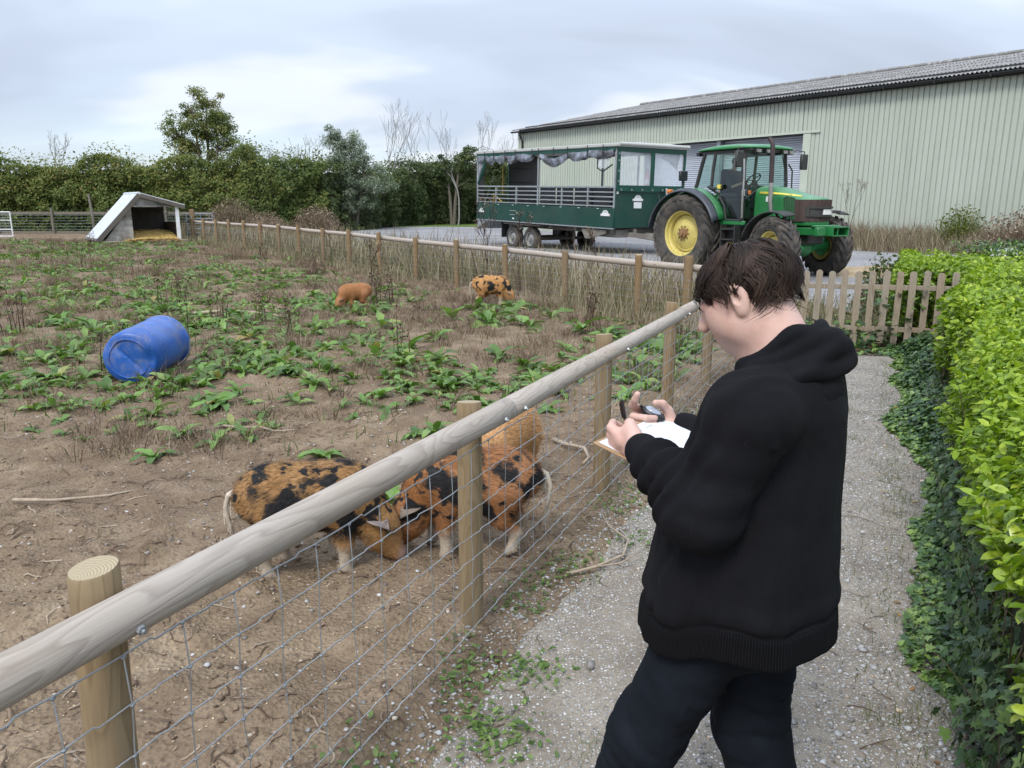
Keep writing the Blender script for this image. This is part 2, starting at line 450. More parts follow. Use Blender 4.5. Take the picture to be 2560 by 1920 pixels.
def wood_mat(name, base, light, dark, along='X', scale=1.0, grain=14.0, rough=0.8, knots=True, weather=None, end=None, bump=0.35, shift=0.0):
    """timber: grain drawn as contour lines of a slow noise stretched along the piece, knots, weathering, end rings"""
    t = NT(name); k = 'XYZ'.index(along)
    rnd = t.n('ShaderNodeObjectInfo').outputs['Random']
    tc = t.n('ShaderNodeTexCoord')
    ad = t.n('ShaderNodeVectorMath'); ad.operation = 'ADD'
    cmb = t.n('ShaderNodeCombineXYZ')
    for q in range(3): t.set(cmb.inputs[q], t.math('MULTIPLY', rnd, (31.0, 17.0, 23.0)[q]))
    t.set(ad.inputs[0], tc.outputs['Object']); t.set(ad.inputs[1], cmb.outputs[0])
    def mapped(al, ac):
        sc = [ac * scale] * 3; sc[k] = al * scale
        mp = t.n('ShaderNodeMapping'); t.set(mp.inputs['Vector'], ad.outputs[0]); t.set(mp.inputs['Scale'], tuple(sc)); return mp.outputs[0]
    slow = t.noise(mapped(1.3, 9.0), 1.0, 2, 0.45, 0.3)
    kv = t.voro(mapped(3.2, 7.0), 1.0)
    kn = t.ramp(kv, [(0.0, 1.0), (0.22, 0.25), (0.40, 0.0)])
    g = t.math('ADD', t.math('MULTIPLY', slow, grain), t.math('MULTIPLY', kn, 1.6))
    fr = t.math('FRACT', g)
    line = t.ramp(fr, [(0.0, 0.0), (0.55, 0.25), (0.88, 1.0), (1.0, 0.0)])
    fine = t.noise(mapped(4, 150), 1.0, 3, 0.6)
    col = t.mix(t.math('MULTIPLY', line, 0.62), light, dark)
    col = t.mix(0.35, col, base)
    col = t.mix(t.ramp(fine, [(0.42, 0.0), (0.75, 0.42)]), col, dark)
    if weather is not None:
        wz = t.noise(mapped(1.1, 5.0), 1.0, 4, 0.6)
        col = t.mix(t.ramp(wz, [(0.34, 0.0), (0.62, 0.72)]), col, t.mix(t.math('MULTIPLY', line, 0.35), weather, tuple(c * 0.5 for c in weather)))
    if knots:
        pick = t.math('GREATER_THAN', t.sep(t.voro(mapped(3.2, 7.0), 1.0, out='Color'))[0], 0.62)
        col = t.mix(t.math('MULTIPLY', pick, t.ramp(kv, [(0.04, 0.9), (0.085, 0.55), (0.11, 0.0)])), col, tuple(c * 0.55 for c in dark))
    col = t.mix(t.ramp(t.noise(mapped(0.7, 3.0), 1.0, 5, 0.7), [(0.58, 0.0), (0.75, 0.35)]), col, tuple(c * 0.6 for c in dark))
    if end is not None:
        nm = t.sep(t.n('ShaderNodeNewGeometry').outputs['Normal'])
        oc = t.sep(tc.outputs['Object']); o1, o2 = [oc[q] for q in range(3) if q != k]
        rr = t.math('SQRT', t.math('ADD', t.math('POWER', t.math('ADD', o1, 0.006), 2.0), t.math('POWER', t.math('SUBTRACT', o2, 0.004), 2.0)))
        ring = t.math('FRACT', t.math('ADD', t.math('MULTIPLY', rr, 170.0), t.math('MULTIPLY', slow, 2.0)))
        nrm_o = t.n('ShaderNodeVectorTransform'); nrm_o.vector_type = 'NORMAL'; nrm_o.convert_from = 'WORLD'; nrm_o.convert_to = 'OBJECT'; t.set(nrm_o.inputs[0], t.n('ShaderNodeNewGeometry').outputs['Normal'])
        col = t.mix(t.ramp(t.math('ABSOLUTE', t.sep(nrm_o.outputs[0])[k]), [(0.8, 0.0), (0.9, 1.0)]), col, t.mix(t.ramp(ring, [(0.4, 0.0), (0.9, 0.5)]), end, dark))
    h = t.math('ADD', t.math('MULTIPLY', line, -0.5), fine)
    return t.done(t.pbsdf(col, rough, 0, t.bump(h, bump, 0.003), 0.25))

M = {}
M['galv'] = plain('galvanised_steel', (0.36, 0.39, 0.41), 0.5, 0.7, 0.15, 9, 0.05)
M['wire'] = plain('fence_wire', (0.40, 0.415, 0.42), 0.5, 0.4, 0.12, 20)
M['rail'] = wood_mat('weathered_rail', (0.365, 0.30, 0.235), (0.45, 0.385, 0.315), (0.17, 0.112, 0.068), 'X', 1.0, 13, weather=(0.405, 0.365, 0.325), end=(0.42, 0.34, 0.24))
M['post'] = wood_mat('treated_post', (0.235, 0.160, 0.082), (0.31, 0.225, 0.125), (0.115, 0.068, 0.03), 'Z', 1.0, 11, weather=(0.27, 0.215, 0.14), end=(0.40, 0.335, 0.225))
M['post_far'] = wood_mat('orange_treated_post', (0.235, 0.145, 0.066), (0.30, 0.20, 0.10), (0.13, 0.072, 0.03), 'Z', 1.0, 11, weather=(0.22, 0.17, 0.11), end=(0.4, 0.32, 0.2))
M['rail_far'] = wood_mat('pale_rail', (0.38, 0.315, 0.26), (0.45, 0.385, 0.33), (0.25, 0.19, 0.14), 'X', 1.0, 13, weather=(0.40, 0.36, 0.325))
M['picket'] = wood_mat('picket_board', (0.30, 0.235, 0.165), (0.37, 0.30, 0.22), (0.15, 0.105, 0.065), 'Z', 1.0, 11, weather=(0.30, 0.265, 0.215))
M['old_post'] = wood_mat('grey_post', (0.16, 0.145, 0.115), (0.21, 0.19, 0.16), (0.08, 0.07, 0.055), 'Z', 1.0, 11)
M['white_paint'] = plain('white_paint', (0.72, 0.74, 0.74), 0.5, 0, 0.08, 4, 0.1)
M['black_plastic'] = plain('black_plastic', (0.022, 0.023, 0.025), 0.42, 0, 0.2, 8)
M['rubber'] = plain('tyre_rubber', (0.045, 0.043, 0.041), 0.78, 0, 0.25, 5, 0.15, 0.3, dirt=(0.17, 0.14, 0.11), dirt_amt=0.4, dirt_scale=4)
# ------------------------------------------------------------------ terrain
NF_P, NF_D = np.array([-0.168, 2.914]), np.array([0.4195, 0.9078])        # near fence: a point and its direction
FF_P, FF_D = np.array([-1.14, 16.0]), np.array([-0.586, 0.810])           # far fence
def d_near(x, y): return (x - NF_P[0]) * NF_D[1] - (y - NF_P[1]) * NF_D[0]     # + on the path side
def d_far(x, y): return (x - FF_P[0]) * FF_D[1] - (y - FF_P[1]) * FF_D[0]      # + on the yard side
def macro(y): return 0.22 * smooth01((np.asarray(y, float) - 10) / 18)
def G(x, y, fine=True):
    x = np.asarray(x, float); y = np.asarray(y, float)
    dn, df = d_near(x, y), d_far(x, y)
    pad = smooth01((-dn + 0.25) / 0.5) * smooth01((-df + 0.5) / 1.0)      # inside the paddock
    near = 1 - smooth01((np.hypot(x, y) - 9) / 8)
    z = macro(y)
    z = z + (fbm2(x * 0.5, y * 0.5, 2, 3) - 0.5) * 0.10 * pad * (1 - smooth01((y - 40) / 20))
    if fine:
        b = (fbm2(x * 2.3, y * 2.3, 3, 11) - 0.5) * 0.075 + np.maximum(fbm2(x * 6.5, y * 6.5, 3, 21) - 0.52, 0) * 0.14
        c = (noise2(x * 17, y * 17, 31) - 0.5) * 0.012 + (noise2(x * 34, y * 34, 37) - 0.5) * 0.007
        z = z + (b + c) * pad * near
    z = z - 0.035 * smooth01((dn - 0.05) / 0.3) * (1 - smooth01((y - 10.5) / 1.5))
    return z
def g1(x, y): return float(G(np.array([x]), np.array([y]))[0])

def axis(lo_d, hi_d, step, lo, hi, grow=1.12):
    a = list(np.arange(lo_d, hi_d, step)); st = step
    while a[-1] < hi: st *= grow; a.append(a[-1] + st)
    b = []; st = step; q = a[0]
    while q > lo: st *= grow; q -= st; b.append(q)
    return np.array(b[::-1] + a)
def height_sheet(name, xs, ys, zf, mat):
    X, Y = np.meshgrid(xs, ys, indexing='ij'); Z = zf(X, Y)
    m, n = X.shape; i = np.arange(m * n).reshape(m, n)
    Q = np.stack([i[:-1, :-1], i[1:, :-1], i[1:, 1:], i[:-1, 1:]], -1).reshape(-1, 4)
    me = np_mesh(name, np.stack([X, Y, Z], -1).reshape(-1, 3), Q, smooth=True)
    return link(name, me, mat)

# soil
t = NT('soil'); v = t.wpos()
big = t.noise(v, 0.55, 4, 0.6); mid = t.noise(v, 3.2, 5, 0.65); fin = t.noise(v, 40, 4, 0.7); crumbs = t.voro(v, 55)
col = t.ramp(mid, [(0.28, (0.138, 0.098, 0.062)), (0.5, (0.228, 0.168, 0.110)), (0.72, (0.335, 0.255, 0.175))])
col = t.mix(t.ramp(big, [(0.42, 0.0), (0.62, 0.55)]), col, (0.155, 0.108, 0.075))
col = t.mix(t.ramp(fin, [(0.30, 0.55), (0.5, 0.0)]), col, (0.075, 0.05, 0.034))
col = t.mix(t.ramp(fin, [(0.60, 0.0), (0.78, 0.5)]), col, (0.36, 0.275, 0.20))
chip = t.voro(v, 38, out='Color'); chs = t.sep(chip)[0]
col = t.mix(t.math('MULTIPLY', t.ramp(chs, [(0.955, 0.0), (0.965, 1.0)]), t.ramp(t.voro(v, 38), [(0.2, 1.0), (0.3, 0.0)])), col, (0.46, 0.41, 0.35))
h = t.math('ADD', t.math('MULTIPLY', fin, 0.6), t.math('MULTIPLY', crumbs, 0.7))
M['soil'] = t.done(t.pbsdf(col, 0.95, 0, t.bump(h, 0.8, 0.02), 0.15))

ground = height_sheet('ground', axis(-4.6, 3.2, 0.037, -900, 900), axis(0.9, 7.6, 0.037, -200, 1500), lambda x, y: G(x, y), M['soil'])
tag(ground, 'brown trampled soil of the pig paddock and the land around it', 'ground', kind='structure')

# gravel path between the fence and the clipped hedge
t = NT('path_gravel'); v = t.wpos()
mid = t.noise(v, 2.4, 5, 0.65); fin = t.noise(v, 55, 4, 0.7)
c1 = t.sep(t.voro(v, 75, out='Color')); e1 = t.voro(v, 75)
c2 = t.sep(t.voro(v, 150, out='Color')); e2 = t.voro(v, 150)
base = t.ramp(mid, [(0.3, (0.175, 0.145, 0.112)), (0.55, (0.275, 0.238, 0.190)), (0.75, (0.34, 0.30, 0.248))])
base = t.mix(t.ramp(fin, [(0.3, 0.5), (0.52, 0.0)]), base, (0.085, 0.068, 0.055))
st2 = t.ramp(c2[1], [(0.0, (0.12, 0.112, 0.105)), (0.5, (0.32, 0.31, 0.30)), (1.0, (0.62, 0.61, 0.60))])
stone = t.ramp(c1[1], [(0.0, (0.16, 0.155, 0.155)), (0.5, (0.36, 0.355, 0.35)), (0.9, (0.56, 0.555, 0.55)), (1.0, (0.7, 0.69, 0.67))])
dens = t.noise(v, 1.1, 3, 0.5)
gx = t.sep(v)
far = t.ramp(t.math('MULTIPLY', gx[1], 0.1), [(0.22, 0.0), (0.5, 0.24)])
thr = t.math('SUBTRACT', 0.94, t.math('ADD', far, t.math('MULTIPLY', dens, 0.72)))
m2 = t.math('MULTIPLY', t.math('GREATER_THAN', c2[0], thr), t.ramp(e2, [(0.34, 1.0), (0.46, 0.0)]))
m1 = t.math('MULTIPLY', t.math('GREATER_THAN', c1[0], t.math('ADD', thr, 0.12)), t.ramp(e1, [(0.3, 1.0), (0.42, 0.0)]))
col = t.mix(m2, base, st2); col = t.mix(m1, col, stone)
h = t.math('ADD', t.math('MULTIPLY', fin, 0.5), t.math('MULTIPLY', t.math('MAXIMUM', m1, m2), 0.8))
M['path'] = t.done(t.pbsdf(col, 0.92, 0, t.bump(h, 0.6, 0.012), 0.2))
PN = np.array([NF_D[1], -NF_D[0]])
def path_pt(s, d): return NF_P[0] + s * NF_D[0] + d * PN[0], NF_P[1] + s * NF_D[1] + d * PN[1]
def path_z(x, y):
    dn = d_near(x, y)
    wob = (fbm2(x * 2.1, y * 2.1, 3, 51) - 0.5)
    e = np.minimum(dn - 0.14 + wob * 0.34, 2.35 + wob * 0.3 - dn)
    e = np.minimum(e, 1.2)
    return macro(y) - 0.035 - 0.02 * (1 - smooth01(e / 0.09)) * 1.6 + 0.012 * smooth01(e / 0.2) + (fbm2(x * 1.4, y * 1.4, 3, 61) - 0.5) * 0.022 + (noise2(x * 22, y * 22, 63) - 0.5) * 0.004
s_ax = np.concatenate([np.arange(-3.4, 3.5, 0.028), np.arange(3.5, 7.4, 0.06)]); d_ax = np.arange(0.02, 2.62, 0.028)
S_, D_ = np.meshgrid(s_ax, d_ax, indexing='ij'); PX, PY = path_pt(S_, D_)
i = np.arange(S_.size).reshape(S_.shape)
Q = np.stack([i[:-1, :-1], i[:-1, 1:], i[1:, 1:], i[1:, :-1]], -1).reshape(-1, 4)[:, ::-1]
tag(link('path', np_mesh('path', np.stack([PX, PY, path_z(PX, PY)], -1).reshape(-1, 3), Q, smooth=True), M['path']), 'grey brown gravel footpath between the rail fence and the clipped hedge', 'path', kind='structure')

# gravel yard beyond the far fence
t = NT('yard_gravel'); v = t.wpos()
mid = t.noise(v, 0.5, 5, 0.65); fin = t.noise(v, 9, 5, 0.75)
col = t.ramp(mid, [(0.3, (0.20, 0.195, 0.20)), (0.6, (0.30, 0.295, 0.30)), (0.8, (0.34, 0.325, 0.31))])
col = t.mix(t.ramp(fin, [(0.35, 0.5), (0.55, 0.0)]), col, (0.12, 0.115, 0.115))
col = t.mix(t.ramp(fin, [(0.56, 0.0), (0.72, 0.6)]), col, (0.44, 0.435, 0.43))
M['yard'] = t.done(t.pbsdf(col, 0.95, 0, t.bump(fin, 0.5, 0.03), 0.2))
def yard_z(x, y):
    wob = (fbm2(x * 0.6, y * 0.6, 3, 71) - 0.5)
    e = np.minimum(d_far(x, y) - 3.3 + wob * 1.6, x + 9.8 + wob * 2.5)
    return macro(y) + 0.02 - 0.16 * (1 - smooth01(e / 0.7)) + (fbm2(x * 0.8, y * 0.8, 3, 73) - 0.5) * 0.03
tag(height_sheet('yard', np.arange(-14, 34, 0.3), np.arange(11.5, 66, 0.3), yard_z, M['yard']), 'grey gravel farmyard under the trailer and the tractor', 'yard', kind='structure')

t = NT('mown_grass'); v = t.wpos()
col = t.ramp(t.noise(v, 2.0, 5, 0.7), [(0.3, (0.06, 0.10, 0.022)), (0.6, (0.12, 0.175, 0.04)), (0.8, (0.17, 0.20, 0.06))])
M['lawn'] = t.done(t.pbsdf(col, 0.9, 0, t.bump(t.noise(v, 12, 4, 0.7), 0.6, 0.05), 0.2))
def lawn_z(x, y):
    e = np.minimum(y - 55 + (fbm2(x * 0.3, y * 0.3, 2, 75) - 0.5) * 5, x + 11)
    return macro(y) + 0.05 - 0.2 * (1 - smooth01(e / 1.0))
tag(height_sheet('lawn', np.arange(-14, 40, 0.8), np.arange(50, 110, 0.8), lawn_z, M['lawn']), 'strip of mown grass at the far end of the yard', 'lawn', kind='structure')

t = NT('sandy_soil'); v = t.wpos()
col = t.ramp(t.noise(v, 1.6, 5, 0.65), [(0.3, (0.27, 0.20, 0.12)), (0.6, (0.40, 0.31, 0.20)), (0.8, (0.45, 0.37, 0.26))])
M['sand'] = t.done(t.pbsdf(col, 0.95, 0, t.bump(t.noise(v, 14, 5, 0.7), 0.6, 0.03), 0.15))
def sand_z(x, y):
    wob = (fbm2(x * 0.7, y * 0.7, 3, 81) - 0.5)
    r = np.hypot((x - 10.5) / 4.2, (y - 18.6) / 2.2) + wob * 0.5
    return macro(y) + 0.03 - 0.2 * smooth01((r - 0.75) / 0.3) + 0.10 * np.clip(1 - r, 0, 1) + (fbm2(x * 2, y * 2, 3, 83) - 0.5) * 0.05
tag(height_sheet('sandy_ground', np.arange(5.0, 17, 0.15), np.arange(15, 22.5, 0.15), sand_z, M['sand']), 'bare tan sandy soil between the tractor and the green barn', 'ground', kind='structure')
# ------------------------------------------------------------------ fences
def fence_frame(thing_o, p, d):
    thing_o.location = (p[0], p[1], 0); thing_o.rotation_euler = (0, 0, math.atan2(d[1], d[0]))
def round_post(r, z0, z1, seed, n=20, lean=0.0, r2=None):
    """round post with chamfered, slightly uneven top"""
    rs = np.random.default_rng(seed); m = MB()
    zs = [z0, z0 + 0.2, (z0 + z1) / 2, z1 - 0.05, z1 - 0.006, z1]
    rr = [r * 1.03, r * 1.02, r, r * (0.99), r * 0.985, r * 0.93]
    if r2: rr = [a * (1 + (r2 / r - 1) * (zz - z0) / (z1 - z0)) for a, zz in zip(rr, zs)]
    V = []; ph = rs.uniform(0, 6.28, 3)
    for zz, a in zip(zs, rr):
        for k in range(n):
            q = 2 * math.pi * k / n
            w = 1 + 0.018 * math.sin(2 * q + ph[0]) + 0.012 * math.sin(5 * q + ph[1])
            V.append((a * w * math.cos(q) + lean * (zz - z0), a * w * math.sin(q), zz + (0.006 * math.sin(q + ph[2]) if zz >= z1 - 0.006 else 0)))
    F_ = [(i * n + k, i * n + (k + 1) % n, (i + 1) * n + (k + 1) % n, (i + 1) * n + k) for i in range(len(zs) - 1) for k in range(n)]
    F_ += [tuple(range((len(zs) - 1) * n, len(zs) * n)), tuple(range(n - 1, -1, -1))]
    return m.add(V, F_)
def round_rail(length, r, seed, taper=0.0, step=0.25):
    rs = np.random.default_rng(seed); n = 20; xs = np.linspace(0, length, max(3, int(length / step)))
    ph = rs.uniform(0, 6.28, 4); m = MB(); V = []
    xs = np.concatenate([[0], xs[:1] + 0.004, xs[1:-1], xs[-1:] - 0.004, [length]])
    for j, x in enumerate(xs):
        a = r * (1 + taper * (x / length - 0.5) + 0.02 * math.sin(x * 3 + ph[0])) * (0.94 if j in (0, len(xs) - 1) else 1)
        for k in range(n):
            q = 2 * math.pi * k / n
            w = 1 + 0.02 * math.sin(2 * q + ph[1] + x * 0.4) + 0.012 * math.sin(3 * q + ph[2] - x)
            V.append((x, a * w * math.cos(q), a * w * math.sin(q) + 0.006 * math.sin(x * 1.3 + ph[3])))
    F_ = [(i * n + k, (i + 1) * n + k, (i + 1) * n + (k + 1) % n, i * n + (k + 1) % n) for i in range(len(xs) - 1) for k in range(n)]
    F_ += [tuple(range(n)), tuple(range(len(xs) * n - 1, (len(xs) - 1) * n - 1, -1))]
    return m.add(V, F_)

# near fence: local x runs along the fence away from the camera, -y is the path side
nf = thing('rail_fence', 'near fence with thick weathered round rail, round posts and wire netting beside path', 'fence')
fence_frame(nf, NF_P, NF_D)
NF_LEN = 7.9
near_posts = [(-1.665, 0.0505, 0.985, 0.03), (0.0, 0.049, 0.955, 0.0), (1.72, 0.050, 0.965, 0.01), (3.33, 0.049, 0.975, -0.008), (4.95, 0.050, 0.96, 0.0), (6.5, 0.05, 0.97, 0.01), (NF_LEN, 0.055, 1.02, 0.0)]
for k, (x, r, top, lean) in enumerate(near_posts):
    po = round_post(r, -0.3, top, 100 + k, 24, lean).obj('post', M['post'], nf, sharp=50)
    po.location = (x, 0, 0); po.rotation_euler = (0, 0, 0.7 * k)
rail_ends = [-4.2, -1.0 + 1.12, 3.36, NF_LEN - 0.05]
rail_ends = [-4.6, 0.16, 3.30, NF_LEN - 0.05]
RZ, RY = 0.895, -0.092
for k in range(3):
    ro = round_rail(rail_ends[k + 1] - rail_ends[k] - 0.006, 0.0445, 200 + k, (0.06, -0.04, 0.03)[k]).obj('rail', M['rail'], nf, sharp=50)
    ro.location = (rail_ends[k], RY, RZ + (0.042, 0.002, 0.0)[k]); ro.rotation_euler = (k * 1.3, (0.0088, 0, 0)[k], 0)
for x in [-1.64, 0.05, 0.24, 1.72, 3.2, 3.38, 4.95]:
    b = MB().cyl((x, RY - 0.041, RZ - 0.008), (x, RY - 0.050, RZ - 0.010), 0.010, 0.010, 6).cyl((x, RY - 0.048, RZ - 0.01), (x, RY - 0.056, RZ - 0.012), 0.005, 0.005, 8)
    b.obj('bolt', M['galv'], nf)
# stock netting: eight line wires and upright stay wires with knots
WY = -0.062
wire_z = [0.05, 0.14, 0.235, 0.335, 0.445, 0.56, 0.68, 0.80]
stay_x = np.arange(-3.0, NF_LEN, 0.152)
def kink(x, z, sd): return 0.008 * math.sin(x * 41.3 + z * 37 + sd) * 0.8
for k, z in enumerate(wire_z):
    pts = []
    for i in range(len(stay_x) - 1):
        for f in (0.0, 0.46, 0.54):
            x = stay_x[i] + f * 0.152
            pts.append((x, WY + 0.003 * math.sin(x * 7 + k), z + 0.012 * math.sin(x * 1.7 + k * 0.8) * (1 if k < 6 else 0.6) + (0.003 if f == 0.46 else (-0.003 if f == 0.54 else 0)) * ((i * 7 + k * 3) % 5 - 2) * 0.7))
    MB().tube(pts, 0.0020 if 0 < k < 7 else 0.0024, 5).obj('line_wire', M['wire'], nf, sharp=180)
for i, x in enumerate(stay_x[:-1]):
    pts = [(x + kink(x, z, 0), WY - 0.003, z + 0.012 * math.sin(x * 1.7 + k * 0.8) * (1 if k < 6 else 0.6)) for k, z in enumerate(wire_z)]
    w = MB().tube(pts, 0.0017, 5).obj('stay_wire', M['wire'], nf, sharp=180)
    kn = MB()
    for p in pts: kn.tube([(p[0] - 0.006, p[1], p[2]), (p[0], p[1] - 0.001, p[2]), (p[0] + 0.006, p[1], p[2])], [0.0025, 0.0042, 0.0025], 6)
    kn.obj('knots', M['galv'], w, sharp=180)['kind'] = 'stuff'

# far fence: local x runs away to the left, +y faces the paddock (towards the camera)
ff = thing('rail_fence', 'far fence of orange brown posts and thin pale rail between paddock and yard', 'fence')
fence_frame(ff, FF_P, FF_D)
def ff_z(x): return float(macro(FF_P[1] + x * FF_D[1]))
f_posts = [-6.2] + [1.75 * (n - 4) for n in range(1, 17)]
f_posts[0:1] = [-7.3, -6.2]
for k, x in enumerate(f_posts):
    rs = np.random.default_rng(300 + k); z0 = ff_z(x)
    top = 0.96 + rs.uniform(-0.03, 0.035) + (0.06 if k == 1 else 0)
    po = round_post(0.054 if k != 1 else 0.066, -0.3, top, 310 + k, 14, rs.uniform(-0.02, 0.02)).obj('post', M['post_far'], ff, sharp=50)
    po.location = (x, rs.uniform(-0.015, 0.015), z0); po.rotation_euler = (0, rs.uniform(-0.012, 0.012), rs.uniform(0, 6))
r_x = [-7.25] + [1.75 * (n - 4) + 0.06 for n in (2, 4, 6, 8, 10, 12, 14, 16)]
for k in range(len(r_x) - 1):
    z0, z1 = ff_z(r_x[k]) + 0.84, ff_z(r_x[k + 1]) + 0.84
    L = math.hypot(r_x[k + 1] - r_x[k], z1 - z0) - 0.01
    ro = round_rail(L, 0.05, 400 + k, 0.05, 0.6).obj('rail', M['rail_far'], ff, sharp=50)
    ro.location = (r_x[k], -0.105, z0); ro.rotation_euler = (0, -math.atan2(z1 - z0, L), 0)
fz = [0.05, 0.14, 0.235, 0.335, 0.445, 0.56, 0.68]
for k, z in enumerate(fz):
    MB().tube([(x, 0.062, z + ff_z(x) + 0.008 * math.sin(x * 3 + k)) for x in np.arange(-7.3, 21.1, 0.45)], 0.0016, 4).obj('line_wire', M['galv'], ff, sharp=180)
for x in np.arange(-7.2, 21.0, 0.152 * 1.5):
    MB().tube([(x, 0.064, 0.04 + ff_z(x)), (x + 0.01, 0.064, 0.36 + ff_z(x)), (x, 0.064, 0.69 + ff_z(x))], 0.0012, 4).obj('stay_wire', M['galv'], ff, sharp=180)

# picket fence closing the end of the path
pk0, pk1 = np.array([3.35, 9.86]), np.array([5.52, 9.30])
pd = (pk1 - pk0) / np.linalg.norm(pk1 - pk0); plen = np.linalg.norm(pk1 - pk0)
pf = thing('picket_fence', 'short brown picket fence with rounded tops across the end of the path', 'fence', (pk0[0], pk0[1], 0), math.atan2(pd[1], pd[0]))
def picket(w, t_, h, seed):
    n = 7; pts = [(-w / 2, 0), (w / 2, 0)] + [(w / 2 * math.cos(a), h - w * 0.42 + w * 0.42 * math.sin(a)) for a in np.linspace(0, math.pi, n)]
    return MB().prism(pts, -t_ / 2, t_ / 2, 'xz')
pmesh = [picket(0.078, 0.02, 0.90, 1).mesh('picket'), picket(0.074, 0.02, 0.905, 2).mesh('picket')]
n_pk = int(plen / 0.155) + 1
for k in range(n_pk):
    rs = np.random.default_rng(500 + k)
    o = link('picket', pmesh[k % 2], M['picket'], pf); o.location = (0.06 + k * 0.155, -0.03, 0.02 + rs.uniform(-0.01, 0.012)); o.rotation_euler = (rs.uniform(-0.015, 0.015), rs.uniform(-0.012, 0.012), rs.uniform(-0.03, 0.03))
for z in (0.20, 0.72):
    MB().box((plen / 2 + 0.03, 0.0, z), (plen + 0.22, 0.036, 0.062)).obj('cross_rail', M['picket'], pf, bev=0.004)
MB().box((plen + 0.12, 0.07, 0.38), (0.08, 0.08, 0.86)).obj('post', M['picket'], pf, bev=0.006)
MB().box((0.0, 0.07, 0.38), (0.08, 0.08, 0.86)).obj('post', M['picket'], pf, bev=0.006)
MB().box((plen + 0.12, 0.028, 0.72), (0.12, 0.006, 0.05)).obj('bracket', M['black_plastic'], pf)

# small white picket fence far right
wf = thing('picket_fence', 'low white picket fence far right behind the hedge', 'fence', (9.0, 14.6, float(macro(14.6))), math.radians(-12))
wm = picket(0.07, 0.02, 0.78, 3).mesh('white_picket')
for k in range(24):
    o = link('picket', wm, M['white_paint'], wf); o.location = (k * 0.105, 0, 0.12)
for z in (0.3, 0.7): MB().box((1.25, 0.035, z), (2.7, 0.04, 0.06)).obj('cross_rail', M['white_paint'], wf)
for x in (0.0, 1.2, 2.45): MB().box((x, 0.09, 0.4), (0.07, 0.07, 0.95)).obj('post', M['white_paint'], wf)
# ------------------------------------------------------------------ barn
t = NT('barn_cladding'); v = t.coord('Object'); w = t.wpos()
streak = t.noise(t.wpos((2.5, 2.5, 0.12)), 2.0, 4, 0.6); patch = t.noise(w, 0.25, 4, 0.55)
col = t.ramp(patch, [(0.3, (0.405, 0.442, 0.372)), (0.7, (0.462, 0.498, 0.425))])
col = t.mix(t.ramp(streak, [(0.45, 0.0), (0.75, 0.4)]), col, (0.335, 0.365, 0.30))
M['cladding'] = t.done(t.pbsdf(col, 0.42, 0.0, t.bump(t.noise(w, 1.3, 2, 0.5), 0.12, 0.02), 0.4))
M['flashing'] = plain('barn_flashing', (0.47, 0.51, 0.42), 0.45, 0, 0.06, 2)
M['gutter'] = plain('black_gutter', (0.018, 0.019, 0.021), 0.4, 0, 0.2, 4)
t = NT('fibre_cement'); w = t.wpos()
lich = t.noise(w, 3.2, 6, 0.75); lich2 = t.noise(w, 0.6, 4, 0.6)
col = t.ramp(lich2, [(0.3, (0.185, 0.18, 0.175)), (0.7, (0.25, 0.245, 0.24))])
col = t.mix(t.ramp(lich, [(0.52, 0.0), (0.64, 0.75)]), col, (0.52, 0.52, 0.505))
col = t.mix(t.ramp(t.noise(w, 5.1, 5, 0.7), [(0.56, 0.0), (0.7, 0.7)]), col, (0.09, 0.09, 0.085))
M['roof'] = t.done(t.pbsdf(col, 0.9, 0, t.bump(lich, 0.4, 0.01), 0.2))
t = NT('roller_shutter'); w = t.wpos()
col = t.ramp(t.noise(w, 0.7, 4, 0.6), [(0.3, (0.42, 0.45, 0.50)), (0.7, (0.53, 0.56, 0.61))])
M['shutter'] = t.done(t.pbsdf(col, 0.35, 0.35, None, 0.5))
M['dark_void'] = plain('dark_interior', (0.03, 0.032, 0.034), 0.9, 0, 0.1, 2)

BG = 0.22
barn = thing('barn', 'long sage green corrugated farm barn with grey roof and roller shutters', 'barn', (0.53, 48.3, BG), math.radians(-52.68))
BL, EAVE, D0, D1, DT = 44.0, 5.78, 9.9, 19.3, 4.42
def clad_sheet(z0, z1, w=1.0):
    prof = []
    for k in range(5):
        x = k * 0.2
        prof += [(x, 0.0), (x + 0.150, 0.0), (x + 0.158, 0.042), (x + 0.188, 0.042), (x + 0.2, 0.0)]
    prof = [p for i, p in enumerate(prof) if i == 0 or abs(p[0] - prof[i - 1][0]) > 1e-6]
    A = np.array([[(x * w, y, z) for x, y in prof] for z in (z0, z1)])
    m = MB().grid(A)
    for zz in (1.55, 3.55):
        if z0 < zz < z1:
            for k in (0, 2, 4): m.box((k * 0.2 + 0.10, -0.004, zz), (0.022, 0.012, 0.022))
    return m.mesh('cladding_sheet', 20, fix=False)
full, short = clad_sheet(-0.3, EAVE), clad_sheet(DT + 0.06, EAVE)
def sheets(me, x0, n):
    for k in range(n):
        o = link('cladding_sheet', me, M['cladding'], barn); o.location = (x0 + k, (k % 2) * 0.0015, 0)
sheets(full, D0 - 10, 10)
sheets(short, D0, 9); o = link('cladding_sheet', short, M['cladding'], barn); o.location = (D0 + 8.42, 0.003, 0)
sheets(full, D1 + 0.02, 25)
MB().box((-0.14, -0.01, EAVE / 2), (0.12, 0.10, EAVE)).obj('corner_flashing', M['flashing'], barn)
MB().box(((D0 + D1) / 2 + 0.05, -0.045, DT + 0.02), (D1 - D0 + 0.75, 0.035, 0.10)).obj('door_header', M['flashing'], barn)
MB().box((D1 - 0.14, -0.035, (DT - 0.05) / 2), (0.34, 0.05, DT - 0.06)).obj('door_jamb', M['flashing'], barn)
